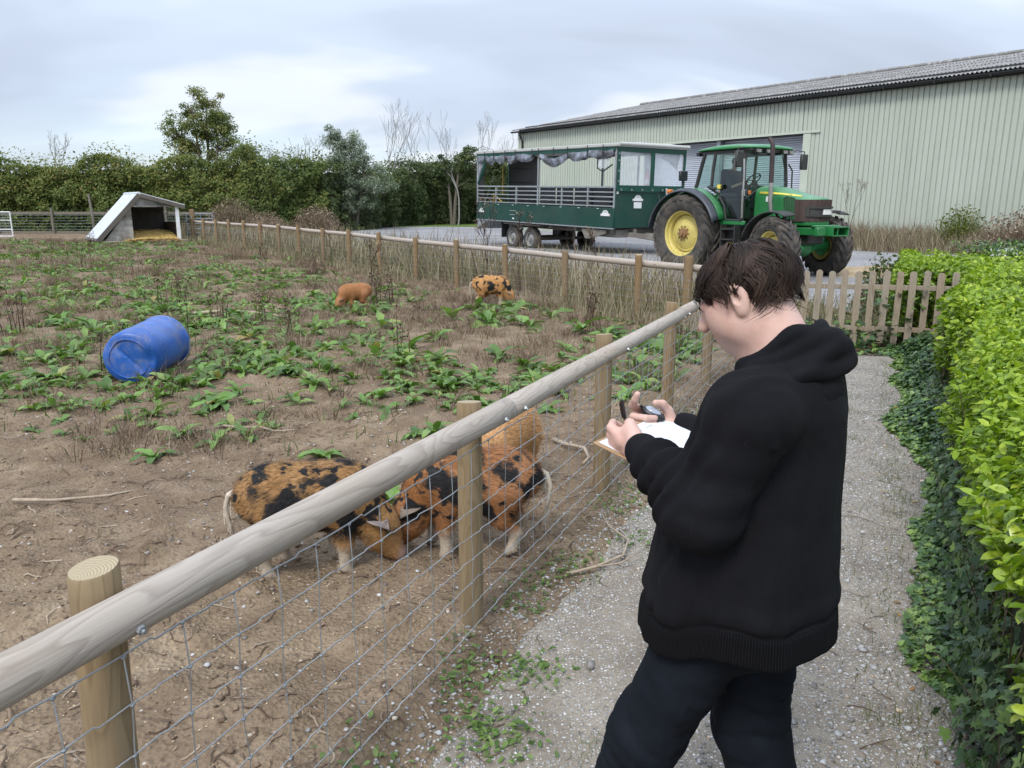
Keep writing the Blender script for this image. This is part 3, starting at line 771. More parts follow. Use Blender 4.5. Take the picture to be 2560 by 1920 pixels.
MB().box((D0 + 0.10, -0.035, (DT - 0.05) / 2), (0.30, 0.05, DT - 0.06)).obj('door_jamb', M['flashing'], barn)
mid = (D0 + D1) / 2 - 0.05
MB().box((mid, 0.25, DT / 2), (0.22, 0.22, DT)).obj('door_post', M['galv'], barn)
for a, b in ((D0 + 0.15, mid - 0.1), (mid + 0.1, D1 - 0.3)):
    n = int(DT / 0.045); prof = []
    for k in range(n + 1):
        prof.append((0.42 + (0.022 if k % 2 else 0.0) + (0.008 if k % 4 == 1 else 0), k * DT / n))
    A = np.array([[(x, y, z) for y, z in prof] for x in (a, b)])
    MB().grid(A).obj('roller_shutter', M['shutter'], barn, sharp=20, fix=False)
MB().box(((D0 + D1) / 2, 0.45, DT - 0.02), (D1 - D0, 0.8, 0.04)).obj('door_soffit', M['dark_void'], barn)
for x in (D0 + 0.14, D1 - 0.3): MB().box((x, 0.25, DT / 2), (0.05, 0.45, DT)).obj('door_reveal', M['galv'], barn)
# far gable and rear walls
HW, RISE = 10.7, 2.2
gb = MB().prism([(0.05, -0.3), (2 * HW, -0.3), (2 * HW, EAVE), (HW, EAVE + RISE - 0.1), (0.05, EAVE - 0.05)], -0.24, -0.20, 'yz'); gb.obj('gable_wall', M['cladding'], barn)
MB().box((BL / 2, 2 * HW, EAVE / 2), (BL, 0.06, EAVE)).obj('rear_wall', M['cladding'], barn)
MB().prism([(0.05, -0.3), (2 * HW, -0.3), (2 * HW, EAVE), (HW, EAVE + RISE - 0.1), (0.05, EAVE - 0.05)], BL + 0.3, BL + 0.34, 'yz').obj('gable_wall', M['cladding'], barn)
# roof: corrugated sheets lapped in rows
slope = math.atan2(RISE, HW); SL = HW / math.cos(slope) + 0.32; ROWS = 5; RW = SL / ROWS
def roof_sheet():
    xs = np.linspace(0, 1.03, 7 * 6 + 1)
    A = np.array([[(x, s, 0.030 * math.cos(2 * math.pi * x / 0.1463)) for x in xs] for s in (0, RW + 0.16)])
    return MB().grid(A).mesh('roof_sheet', 60, fix=False)
rsm = roof_sheet()
ca, sa = math.cos(slope), math.sin(slope)
for r in range(ROWS):
    for k in range(int(BL) + 1):
        o = link('roof_sheet', rsm, M['roof'], barn)
        s0 = r * RW - 0.32
        o.location = (-0.5 + k * 1.0241, s0 * ca, EAVE + 0.16 + s0 * sa + 0.02 - 0.0 + (ROWS - r) * 0.0 + (k % 2) * 0.003)
        o.rotation_euler = (slope - 0.012, 0, 0)
back = MB().grid(np.array([[(-0.4, HW, EAVE + 0.2 + RISE), (BL + 0.5, HW, EAVE + 0.2 + RISE)], [(-0.4, 2 * HW + 0.3, EAVE + 0.1), (BL + 0.5, 2 * HW + 0.3, EAVE + 0.1)]]))
back.obj('rear_roof', M['roof'], barn, fix=False)
MB().tube([(-0.5, HW, EAVE + 0.22 + RISE), (BL + 0.4, HW, EAVE + 0.22 + RISE)], 0.10, 10).obj('ridge_cap', M['roof'], barn)
# gutter with brackets, fascia and a downpipe
gp = [(-0.32 + 0.085 * math.cos(a), EAVE + 0.03 + 0.085 * math.sin(a)) for a in np.linspace(math.pi, 2 * math.pi, 9)]
gp2 = [(-0.32 + 0.078 * math.cos(a), EAVE + 0.035 + 0.075 * math.sin(a)) for a in np.linspace(2 * math.pi, math.pi, 9)]
MB().prism(gp + gp2, -0.5, BL + 0.4, 'yz').obj('gutter', M['gutter'], barn)
MB().box((BL / 2, -0.10, EAVE + 0.01), (BL, 0.10, 0.20)).obj('fascia', M['gutter'], barn)
for k in range(24):
    MB().box((0.4 + k * 1.83, -0.28, EAVE - 0.02), (0.05, 0.24, 0.10)).obj('gutter_bracket', M['gutter'], barn)
MB().tube([(0.25, -0.30, EAVE - 0.05), (0.25, -0.25, EAVE - 0.25), (0.25, -0.08, EAVE - 0.5), (0.25, -0.08, 0)], 0.055, 10).obj('downpipe', M['gutter'], barn)
# screen the dark inside of the barn from the eave gap
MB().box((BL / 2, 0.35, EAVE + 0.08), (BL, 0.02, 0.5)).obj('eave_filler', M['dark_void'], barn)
# ------------------------------------------------------------------ passenger trailer
M['tgreen'] = plain('trailer_green', (0.005, 0.046, 0.033), 0.42, 0, 0.15, 1.2, 0.0, 0.45, dirt=(0.045, 0.065, 0.052), dirt_amt=0.25, dirt_scale=1.5)
M['tsheet'] = plain('green_tarpaulin', (0.007, 0.060, 0.042), 0.38, 0, 0.2, 2.0, 0.2, 0.5, bscale=9)
M['tgrey'] = plain('trailer_grey_paint', (0.30, 0.33, 0.345), 0.5, 0.3, 0.15, 5, dirt=(0.2, 0.18, 0.15), dirt_amt=0.2)
M['troof'] = plain('trailer_roof_trim', (0.50, 0.51, 0.49), 0.55, 0.1, 0.12, 3, dirt=(0.28, 0.26, 0.2), dirt_amt=0.25)
M['chassis'] = plain('muddy_chassis', (0.20, 0.185, 0.16), 0.8, 0, 0.2, 4, dirt=(0.10, 0.085, 0.07), dirt_amt=0.4)
M['tdark'] = plain('dark_seat_plastic', (0.04, 0.041, 0.045), 0.55, 0, 0.2, 4)
M['tpanel'] = plain('grey_panel', (0.085, 0.08, 0.08), 0.6, 0, 0.15, 2)
M['badge'] = plain('white_badge', (0.70, 0.71, 0.70), 0.5, 0, 0.05, 4)
M['badge_ink'] = plain('badge_ink', (0.30, 0.34, 0.33), 0.5, 0, 0.3, 30)
M['pink_ribbon'] = plain('badge_ribbon', (0.68, 0.55, 0.50), 0.5)
M['red'] = plain('red_enamel', (0.45, 0.02, 0.02), 0.3, 0, 0.1)
M['rim_grey'] = plain('steel_rim', (0.36, 0.36, 0.35), 0.5, 0.5, 0.15, 8, dirt=(0.2, 0.17, 0.13), dirt_amt=0.3)
t = NT('clear_plastic'); v = t.coord('Object')
tr = t.n('ShaderNodeBsdfTransparent', Color=(0.90, 0.93, 0.95, 1))
df = t.pbsdf((0.70, 0.74, 0.80), 0.3, 0, t.bump(t.noise(v, 2.2, 3, 0.5), 0.5, 0.05), 0.6)
mx = t.n('ShaderNodeMixShader'); t.set(mx.inputs[0], t.ramp(t.noise(v, 1.3, 4, 0.6), [(0.35, 0.38), (0.7, 0.62)])); t.set(mx.inputs[1], tr.outputs[0]); t.set(mx.inputs[2], df)
M['plastic'] = t.done(mx.outputs[0])
t = NT('rolled_plastic'); v = t.coord('Object')
col = t.ramp(t.noise(v, 3, 4, 0.6), [(0.35, (0.07, 0.072, 0.08)), (0.52, (0.14, 0.15, 0.175)), (0.70, (0.30, 0.34, 0.42))])
M['rolled'] = t.done(t.pbsdf(col, 0.22, 0, t.bump(t.noise(v, 9, 4, 0.6), 0.5, 0.03), 0.7))

TR_PITCH = math.radians(1.35)
tl = thing('passenger_trailer', 'dark green open sided passenger trailer with grey rails hitched behind the tractor', 'trailer', (-1.37 + 1.45 * .829, 30.7 + 1.45 * .559, 0.225))
tl.rotation_euler = (0, TR_PITCH, math.radians(-56)); tl.location.z += 0.20
W = 1.45; XL = 8.0
ZB, ZP, ZR, ZT = 0.80, 1.40, 2.02, 3.20
# lower side panels, front and rear panels
for s in (-1, 1):
    MB().box((XL / 2, s * W, (ZB + ZP) / 2), (XL, 0.05, ZP - ZB)).obj('side_panel', M['tgreen'], tl, bev=0.006)
    MB().box((XL / 2, s * (W + 0.006), ZB - 0.02), (XL, 0.06, 0.035)).obj('panel_trim', M['tgrey'], tl)
MB().box((XL, 0, (ZB + 1.98) / 2), (0.05, 2 * W, 1.98 - ZB)).obj('front_panel', M['tgreen'], tl, bev=0.006)
MB().box((0.0, 0.72, (ZB + ZT) / 2), (0.04, 1.42, ZT - ZB)).obj('rear_panel', M['tpanel'], tl)
for z in (2.2, 2.72): MB().box((0.035, 0.6, z), (0.03, 1.1, 0.05)).obj('rear_batten', M['tdark'], tl)
MB().box((0.05, 0.0, 2.0), (0.08, 0.08, 2.4)).obj('rear_post', M['tgreen'], tl)
MB().box((0.05, -1.30, 2.0), (0.06, 0.26, 2.4)).obj('rear_post', M['tpanel'], tl)
MB().box((XL / 2, 0, ZB + 0.02), (XL - 0.1, 2 * W - 0.1, 0.06)).obj('floor', M['chassis'], tl)
# rails
post_x = [0.03, 1.34, 2.68, 4.0, 5.35, 6.7, 7.97]
for s in (-1, 1):
    y = s * (W - 0.01)
    for k, z in enumerate((1.45, 1.59, 1.73, 1.87, 2.02)):
        r = 0.026 if k == 4 else 0.019
        MB().box((XL / 2, y, z), (XL - 0.08, 2 * r, 2 * r)).obj('side_rail', M['tgrey'], tl, bev=0.004)
    for x in post_x:
        tall = x in (0.03, 4.0, 7.97)
        MB().box((x, y - s * 0.004, (ZP + (ZT if tall else ZR)) / 2), (0.075 if tall else 0.05, 0.06, (ZT if tall else ZR) - ZP)).obj('post', M['tgrey'], tl, bev=0.004)
MB().box((5.9, W - 0.04, 2.6), (0.06, 0.05, 1.2)).obj('post', M['tdark'], tl)
# roof with fascia, valance and straps
rp = [(-W - 0.06, ZT + 0.0), (W + 0.06, ZT), (W + 0.06, ZT + 0.10), (0.7, ZT + 0.15), (-0.7, ZT + 0.15), (-W - 0.06, ZT + 0.10)]
MB().prism(rp, -0.08, XL + 0.10, 'yz').obj('roof', M['troof'], tl, bev=0.012)
for s in (-1, 1):
    MB().box((XL / 2, s * (W + 0.068), ZT + 0.052), (XL + 0.16, 0.012, 0.075)).obj('roof_edge', M['troof'], tl, bev=0.003)
    MB().box((XL / 2, s * (W + 0.03), ZT - 0.055), (XL - 0.02, 0.02, 0.11)).obj('valance', M['tsheet'], tl)
MB().box((XL + 0.045, 0, ZT - 0.055), (0.02, 2 * W, 0.11)).obj('valance', M['tsheet'], tl)
MB().cyl((XL + 0.10, -W, ZT + 0.08), (XL + 0.10, W + 0.05, ZT + 0.08), 0.055, 0.055, 10).obj('roof_roll', M['troof'], tl)
# rolled up side curtain hanging in swags between straps
def swag(x0, x1, y, seed, drop=0.14):
    n = 14; A = []
    for i in range(n + 1):
        f = i / n; x = x0 + (x1 - x0) * f; sag = 4 * f * (1 - f) * drop; row = []
        for a in np.linspace(0, 2 * math.pi, 15)[:-1]:
            rr = (0.060 + 0.045 * (4 * f * (1 - f))) * (1 + 0.28 * math.sin(3 * a + seed + f * 5) + 0.16 * math.sin(7 * a + f * 9 + seed))
            row.append((x, y + 0.6 * rr * math.cos(a), ZT - 0.10 - sag * 0.9 + 1.25 * rr * math.sin(a) - 0.07))
        row.append(row[0]); A.append(row)
    return MB().grid(np.array(A))
sx = [0.1, 0.72, 1.35, 2.1, 2.75, 3.75]
for k in range(5): swag(sx[k], sx[k + 1] + 0.02, -W - 0.04, k * 1.7 + 1, 0.06 + 0.05 * (k % 2)).obj('rolled_curtain', M['rolled'], tl, sharp=80, fix=False)
sx2 = [4.15, 5.75, 6.75, 7.9]
for k in range(3): swag(sx2[k], sx2[k + 1] + 0.02, -W - 0.04, k * 2.3 + 4, (0.24, 0.10, 0.05)[k]).obj('rolled_curtain', M['rolled'], tl, sharp=80, fix=False)
for k, x in enumerate([0.72, 1.35, 2.1, 2.75, 3.78, 4.15, 5.0, 5.75, 6.75, 7.5]):
    MB().box((x, -W - 0.125, ZT - 0.10), (0.035, 0.012, 0.34)).obj('strap', M['black_plastic'], tl)
    MB().box((x, W + 0.06, ZT - 0.04), (0.035, 0.012, 0.2)).obj('strap', M['black_plastic'], tl)
# loose curtain end at the rear corner and flap near the front
A = np.array([[(0.10 + 0.55 * f * (1 - g * 0.85) + 0.02 * math.sin(6 * g), -W - 0.03 + 0.03 * math.sin(8 * f + 3 * g), ZT - 0.15 - 0.95 * g * (1 - 0.35 * f)) for f in np.linspace(0, 1, 9)] for g in np.linspace(0, 1, 10)])
MB().grid(A).obj('loose_curtain', M['plastic'], tl, fix=False)
MB().tube([(0.66, -W - 0.05, ZT - 0.2), (0.60, -W - 0.06, ZT - 0.55), (0.35, -W - 0.05, ZT - 0.85), (0.15, -W - 0.04, ZT - 1.08)], [0.05, 0.07, 0.065, 0.045], 8).obj('curtain_roll', M['tsheet'], tl)
A = np.array([[(7.15 + 0.75 * f, -W - 0.03 + 0.03 * math.sin(7 * f + 4 * g), ZT - 0.15 - g * (0.62 - 0.35 * f) * (0.6 + 0.4 * math.sin(f * 3.1))) for f in np.linspace(0, 1, 9)] for g in np.linspace(0, 1, 7)])
MB().grid(A).obj('loose_curtain', M['plastic'], tl, fix=False)
MB().tube([(7.18, -W - 0.05, ZT - 0.2), (7.2, -W - 0.06, ZT - 0.62), (7.45, -W - 0.06, ZT - 0.72), (7.88, -W - 0.05, ZT - 0.52)], 0.022, 6).obj('curtain_edge', M['black_plastic'], tl)
# front window: tarpaulin frame with two clear panes
fx = XL + 0.045
for (y0, y1, z0, z1) in [(-W, -1.33, 1.95, 3.16), (-0.07, 0.09, 1.95, 3.16), (1.36, W, 1.95, 3.16), (-1.33, -0.07, 3.06, 3.16), (0.09, 1.36, 3.06, 3.16), (-1.33, -0.07, 1.95, 2.08), (0.09, 1.36, 1.95, 2.08)]:
    MB().box((fx, (y0 + y1) / 2, (z0 + z1) / 2), (0.014, y1 - y0, z1 - z0)).obj('window_frame', M['tsheet'], tl)
for y0, y1 in ((-1.335, -0.065), (0.085, 1.365)):
    A = np.array([[(fx - 0.012 + 0.015 * math.sin(3 * f + 2 * g), y0 + (y1 - y0) * f, 2.07 + 1.0 * g) for f in np.linspace(0, 1, 7)] for g in np.linspace(0, 1, 7)])
    MB().grid(A).obj('window_pane', M['plastic'], tl, fix=False)
A = np.array([[(fx + 0.03 + 0.02 * math.sin(9 * f), -W + 2 * W * f, 1.95 + 0.06 * g + 0.015 * math.sin(11 * f)) for f in np.linspace(0, 1, 30)] for g in (-1, -0.3, 0.3, 1)])
MB().grid(A).obj('curtain_hem', M['tsheet'], tl, fix=False)
for y in np.linspace(-1.3, 1.3, 7): MB().lathe([(0.018, 0), (0.034, 0), (0.034, 0.012), (0.018, 0.012)], 10, (fx + 0.052, y, 1.95), (1, 0, 0), closed=True).obj('eyelet', M['galv'], tl)
for z in (2.2, 2.5, 2.8, 3.0):
    MB().box((fx + 0.012, -1.39, z), (0.02, 0.05, 0.05)).obj('buckle', M['galv'], tl)
# a creased fold of clear plastic hanging behind the right pane
A = np.array([[(XL - 0.12 + 0.04 * math.sin(7 * f + 5 * g), 0.55 + 0.75 * f, 3.12 - 0.55 * g * (0.35 + 0.65 * f)) for f in np.linspace(0, 1, 12)] for g in np.linspace(0, 1, 8)])
MB().grid(A).obj('hanging_fold', M['rolled'], tl, fix=False)
# benches and seat backs inside
for y in (1.22, 0.25, -0.55):
    for k in range(5):
        x0 = 2.9 + k * 1.0
        s_ = MB().box((x0 + 0.47, y, 1.62 + 0.08), (0.9, 0.05, 0.62)); s_.obj('seat_back', M['tdark'], tl, bev=0.02)
        MB().box((x0 + 0.47, y - 0.25, 1.30), (0.9, 0.45, 0.06)).obj('bench_seat', M['tdark'], tl, bev=0.015)
for z in (1.55, 1.70, 1.85, 1.99):
    for k in range(9):
        MB().box((2.95 + 0.55 * k, -0.59, z), (0.14, 0.012, 0.012)).obj('seat_clip', M['galv'], tl)
MB().tube([(0.35, -0.9, 0.85), (0.35, -0.9, 1.75), (0.9, -0.9, 1.45)], 0.022, 8).obj('hand_rail', plain('yellow_handrail', (0.55, 0.36, 0.04), 0.4), tl)
MB().tube([(0.12, -0.35, 1.7), (0.12, -0.35, 2.75), (0.12, -0.25, 2.85)], 0.022, 8).obj('hand_rail', M.get('yrail') or bpy.data.materials['yellow_handrail'], tl)
# fire extinguisher, a thing fixed inside the front window
fe = thing('fire_extinguisher', 'red fire extinguisher behind the front window of the green trailer', 'extinguisher', tuple(tl.matrix_basis @ Vector((7.82, 0.02, 2.02))), math.radians(-56))
MB().lathe([(0.0, 0), (0.075, 0), (0.08, 0.02), (0.08, 0.36), (0.06, 0.42), (0.025, 0.45), (0.025, 0.48), (0, 0.48)], 14).obj('bottle', M['red'], fe)
MB().box((0, 0, 0.51), (0.12, 0.03, 0.05)).cyl((0.03, 0, 0.5), (0.09, 0, 0.2), 0.012, 0.012, 6).obj('valve', M['black_plastic'], fe)
MB().lathe([(0.0812, 0.12), (0.0812, 0.26)], 14).obj('instruction_label', M['badge'], fe)
# badges: an arched white plate on a ribbon, with faint lettering
def badge(loc, rz, sc, plate=False):
    b = bpy.data.objects.new('badge', None); COL.objects.link(b); b.parent = tl; b.location = loc; b.rotation_euler = (math.pi / 2, 0, rz); b.scale = (sc,) * 3
    pts = [(0.11 * math.cos(a), 0.10 * math.sin(a)) for a in np.linspace(0, math.pi, 13)]
    MB().prism(pts, 0.0, 0.006).obj('arch', M['badge'], b)
    MB().prism([(-0.16, -0.01), (-0.12, 0.02), (0.12, 0.02), (0.16, -0.01), (0.12, -0.035), (-0.12, -0.035)], 0.002, 0.010).obj('ribbon', M['badge'], b)
    for q, (x0, x1, yy) in enumerate([(-0.07, 0.07, 0.035), (-0.06, 0.06, 0.058), (-0.035, 0.035, 0.078)]):
        m = MB()
        for k in range(9):
            f = k / 8; m.box((x0 + (x1 - x0) * f, yy + 0.008 * math.cos((f - 0.5) * 3), 0.0072), ((x1 - x0) / 13, 0.012, 0.001))
        m.obj('lettering', M['badge_ink'], b)
    for s in (-1, 1): MB().prism([(s * 0.12, -0.03), (s * 0.17, -0.04), (s * 0.155, -0.015), (s * 0.17, 0.012), (s * 0.12, 0.014)], -0.001, 0.0015).obj('ribbon_tail', M['pink_ribbon'], b)
    if plate: MB().box((0, -0.13, 0.004), (0.24, 0.14, 0.008)).obj('number_plate', M['badge'], b, bev=0.01)
badge((7.62, -W - 0.028, 1.20), 0, 1.35); badge((0.36, -W - 0.028, 1.10), 0, 1.15)
badge((XL + 0.028, -0.53, 1.66), math.pi / 2, 1.35, True)
for k in range(8): MB().box((0.6 + k * 0.95, -W - 0.028, 1.37), (0.10, 0.008, 0.014)).obj('catch', M['badge'], tl)
for z, L in ((1.17, 0.42), (1.03, 0.34)): MB().box((2.3 + L / 2, -W - 0.028, z), (L, 0.004, 0.018)).obj('faded_lettering', M['badge_ink'], tl)
MB().box((2.55, -W - 0.03, 0.90), (0.10, 0.01, 0.05)).obj('marker_light', M['badge'], tl)
for s in (-1,): MB().box((XL + 0.02, -W + 0.08, 1.86), (0.03, 0.08, 0.08)).obj('corner_light', M['badge'], tl)
# chassis, tandem axle, mudguards, drawbar
for s in (-1, 1): MB().box((XL / 2 + 0.1, s * 0.55, 0.66), (XL - 0.2, 0.12, 0.22)).obj('chassis_beam', M['chassis'], tl)
for x in (0.3, 1.5, 4.6, 6.0, 7.8): MB().box((x, 0, 0.70), (0.1, 2.7, 0.12)).obj('cross_beam', M['chassis'], tl)
MB().prism([(0.02, 0.80), (0.02, 0.42), (0.75, 0.78)], -W, W, 'xz').obj('rear_bumper', M['tgrey'], tl)
MB().box((7.2, -1.0, 0.62), (1.4, 0.5, 0.24)).obj('front_step', M['chassis'], tl, bev=0.01)
MB().prism([(6.4, 0.72), (6.6, 0.42), (6.85, 0.42), (7.6, 0.62), (7.6, 0.72)], -1.42, -1.36, 'xz').obj('side_bracket', M['chassis'], tl)
MB().bar((7.6, 0.0, 0.55), (9.55, 0, 0.45), 0.2, 0.2).obj('drawbar', M['chassis'], tl, bev=0.01)
for s in (-1, 1): MB().bar((7.8, s * 0.8, 0.60), (9.0, s * 0.08, 0.5), 0.12, 0.14).obj('drawbar_brace', M['chassis'], tl)
MB().box((8.35, 0.55, 0.95), (0.35, 0.5, 0.75)).obj('tool_box', M['tgrey'], tl, bev=0.02)
MB().tube([(8.06, 0.3, 1.8), (8.25, 0.2, 1.6), (8.4, 0.1, 1.1), (8.9, 0.0, 0.9), (9.4, 0, 1.0)], 0.02, 6).obj('hose', M['black_plastic'], tl)
MB().tube([(8.1, 0.6, 2.0), (8.2, 0.55, 1.75), (8.35, 0.5, 1.35)], 0.035, 8).obj('jack_handle', M['tgrey'], tl)
def small_wheel(x, y, s):
    wv = bpy.data.objects.new('wheel', None); COL.objects.link(wv); wv.parent = tl; wv.location = (x, y, 0.205)
    R_, w_ = 0.41, 0.27
    prof = [(0.235, -w_ / 2 + 0.02), (0.33, -w_ / 2), (0.385, -w_ / 2 + 0.02), (R_, -w_ / 2 + 0.06), (R_, w_ / 2 - 0.06), (0.385, w_ / 2 - 0.02), (0.33, w_ / 2), (0.235, w_ / 2 - 0.02)]
    tm = MB().lathe(prof, 32, axis=(0, 1, 0), closed=True)
    for k in range(36):
        a = 2 * math.pi * k / 36; c_, s_ = math.cos(a), math.sin(a)
        for yy in (-0.07, 0, 0.07): tm.box((R_ * c_, yy + 0.01 * (k % 2), R_ * s_), (0.012, 0.055, 0.045), M=np.array([[c_, 0, -s_], [0, 1, 0], [s_, 0, c_]]))
    tm.obj('tyre', M['rubber'], wv)
    f = s * w_ / 2
    MB().lathe([(0.245, f - s * 0.01), (0.225, f - s * 0.02), (0.20, f - s * 0.09), (0.12, f - s * 0.05), (0.08, f - s * 0.045), (0.075, f + s * 0.0), (0.0, f + s * 0.0)], 24, axis=(0, 1, 0)).obj('rim', M['rim_grey'], wv)
for s in (-1, 1):
    for x in (2.3, 3.42): small_wheel(x, s * 1.22, s)
    MB().box((2.86, s * 1.2, 0.70), (2.3, 0.3, 0.05)).obj('mudguard', M['chassis'], tl)
    MB().box((1.62, s * 1.2, 0.45), (0.04, 0.32, 0.55)).obj('mud_flap', M['black_plastic'], tl)
for x in (2.3, 3.42): MB().cyl((x, -1.15, 0.205), (x, 1.15, 0.205), 0.06, 0.06, 10).obj('axle', M['chassis'], tl)
# ------------------------------------------------------------------ tractor
t = NT('tractor_green'); v = t.coord('Object'); nrm = t.sep(t.n('ShaderNodeNewGeometry').outputs['Normal'])
col = t.ramp(t.noise(v, 1.2, 4, 0.6), [(0.3, (0.016, 0.150, 0.040)), (0.7, (0.026, 0.195, 0.058))])
top_pale = t.math('MULTIPLY', t.ramp(nrm[2], [(0.3, 0.0), (0.95, 0.55)]), t.ramp(t.noise(v, 4, 5, 0.7), [(0.35, 0.4), (0.7, 1.0)]))  # paler green on upward faces, broken up by noise
col = t.mix(top_pale, col, (0.22, 0.36, 0.24))
col = t.mix(t.ramp(t.noise(v, 7, 6, 0.75), [(0.60, 0.0), (0.75, 0.5)]), col, (0.07, 0.06, 0.04))
M['jgreen'] = t.done(t.pbsdf(col, 0.36, 0, None, 0.5))
M['jyellow'] = plain('rim_yellow', (0.62, 0.52, 0.15), 0.55, 0, 0.10, 3, 0, 0.5, dirt=(0.20, 0.13, 0.05), dirt_amt=0.3, dirt_scale=3)
M['stripe'] = plain('stripe_yellow', (0.72, 0.62, 0.10), 0.4, 0, 0.05)
M['cabblack'] = plain('cab_black', (0.025, 0.027, 0.026), 0.5, 0, 0.2, 6, dirt=(0.10, 0.09, 0.07), dirt_amt=0.15)
M['fender_grey'] = plain('fender_edge', (0.055, 0.062, 0.075), 0.5, 0, 0.15, 3)
M['grille'] = plain('brown_grille', (0.060, 0.037, 0.030), 0.75, 0, 0.25, 30, 0.5, bscale=160)
M['lens'] = plain('headlamp_lens', (0.75, 0.75, 0.70), 0.12, 0, 0.1, 12, 0.3, bscale=40)
M['amber'] = plain('amber_lens', (0.65, 0.17, 0.02), 0.2)
M['exhaust'] = plain('rusty_exhaust', (0.050, 0.034, 0.035), 0.6, 0.2, 0.3, 7)
M['chrome'] = plain('worn_chrome', (0.42, 0.41, 0.39), 0.35, 0.8, 0.15, 7)
M['rust'] = plain('rusty_hub', (0.24, 0.13, 0.06), 0.8, 0, 0.3, 20)
t = NT('cab_glass'); tr = t.n('ShaderNodeBsdfTransparent', Color=(0.72, 0.86, 0.80, 1))
gl = t.n('ShaderNodeBsdfGlossy'); t.set(gl.inputs['Roughness'], 0.03); t.set(gl.inputs['Color'], (0.9, 0.95, 0.95))
lw = t.n('ShaderNodeLayerWeight'); t.set(lw.inputs['Blend'], 0.25)
mx = t.n('ShaderNodeMixShader'); t.set(mx.inputs[0], t.math('ADD', t.math('MULTIPLY', lw.outputs['Fresnel'], 0.8), 0.06)); t.set(mx.inputs[1], tr.outputs[0]); t.set(mx.inputs[2], gl.outputs[0])
M['glass'] = t.done(mx.outputs[0])

tg = float(macro(19.0)) + 0.015
tc_ = thing('tractor', 'green farm tractor with yellow rims and glazed cab facing right', 'tractor', (5.10, 19.92, tg), math.radians(-56))
def ag_wheel(name, x, y, R_, w_, rr, nl, lug, steer=0.0):
    s = -1 if y < 0 else 1
    wv = bpy.data.objects.new(name, None); COL.objects.link(wv); wv.parent = tc_; wv.location = (x, y, R_ - 0.02); wv.rotation_euler = (0, 0, steer)
    Rb = R_ - lug; h = w_ / 2
    prof = [(rr, -h * 0.72), (rr + 0.03, -h * 0.84), ((rr + Rb) / 2, -h * 1.0), (Rb - 0.05, -h * 0.95), (Rb, -h * 0.72), (Rb + 0.012, 0), (Rb, h * 0.72), (Rb - 0.05, h * 0.95), ((rr + Rb) / 2, h), (rr + 0.03, h * 0.84), (rr, h * 0.72)]
    tm = MB().lathe(prof, 48, axis=(0, 1, 0), closed=True)
    for sd in (-1, 1):
        for k in range(nl):
            a0 = 2 * math.pi * (k + (0.5 if sd > 0 else 0)) / nl; V = []
            nseg = 5
            for i in range(nseg + 1):
                f = i / nseg; yy = sd * (0.02 + f * (h * 0.98)); a = a0 + (f ** 1.25) * (0.80 * w_ / R_)
                top = R_ - 0.055 * max(0, f - 0.75) / 0.25 * (1 if lug > 0.03 else 0.7); bot = Rb - 0.03 - 0.06 * max(0, f - 0.8) / 0.2
                wd = 0.030 + 0.012 * f
                for r_, ww in ((bot, wd * 1.35), (top, wd), (top, -wd), (bot, -wd * 1.35)):
                    aa = a + ww / R_; V.append((r_ * math.cos(aa), yy, r_ * math.sin(aa)))
            F_ = []
            for i in range(nseg):
                b = i * 4
                for q in range(3): F_.append((b + q, b + q + 1, b + q + 5, b + q + 4))
            F_ += [(0, 1, 2, 3), (nseg * 4 + 3, nseg * 4 + 2, nseg * 4 + 1, nseg * 4)]
            tm.add(V, F_)
    tm.obj('tyre', M['rubber'], wv, sharp=40)
    o_ = s * h * 0.72
    dish = [(rr + 0.035, o_ + s * 0.03), (rr + 0.04, o_ + s * 0.012), (rr + 0.005, o_), (rr - 0.03, o_ - s * 0.03), (rr - 0.045, o_ - s * 0.09), (rr - 0.075, o_ - s * 0.12), (rr - 0.09, o_ - s * 0.22), (rr * 0.62, o_ - s * 0.15), (rr * 0.42, o_ - s * 0.10), (rr * 0.36, o_ - s * 0.095), (0.0, o_ - s * 0.095)]
    ri = MB().lathe(dish, 40, axis=(0, 1, 0)).obj('rim', M['jyellow'], wv, sharp=30)
    MB().lathe([(rr - 0.05, -o_), (rr - 0.10, -o_ + s * 0.1), (rr - 0.12, 0), (rr * 0.3, 0)], 32, axis=(0, 1, 0)).obj('rim_back', M['jyellow'], wv, sharp=30)
    hubm = MB().lathe([(rr * 0.24, o_ - s * 0.095), (rr * 0.22, o_ - s * 0.04), (rr * 0.12, o_ - s * 0.03), (rr * 0.11, o_ + s * 0.01), (0, o_ + s * 0.015)], 20, axis=(0, 1, 0))
    hubm.obj('hub', M['rust'], ri)
    bm_ = MB()
    for k in range(10):
        a = 2 * math.pi * k / 10; bm_.cyl((rr * 0.31 * math.cos(a), o_ - s * 0.10, rr * 0.31 * math.sin(a)), (rr * 0.31 * math.cos(a), o_ - s * 0.06, rr * 0.31 * math.sin(a)), 0.018, 0.018, 6)
    bm_.obj('wheel_nut', M['rust'], ri)
    return wv
ag_wheel('rear_wheel', 0, -0.96, 0.935, 0.50, 0.55, 22, 0.045)
ag_wheel('rear_wheel', 0, 0.96, 0.935, 0.50, 0.55, 22, 0.045)
ST = math.radians(-16)
ag_wheel('front_wheel', 2.62, -0.95, 0.69, 0.42, 0.37, 19, 0.042, ST)
ag_wheel('front_wheel', 2.62, 0.95, 0.69, 0.42, 0.37, 19, 0.042, ST)
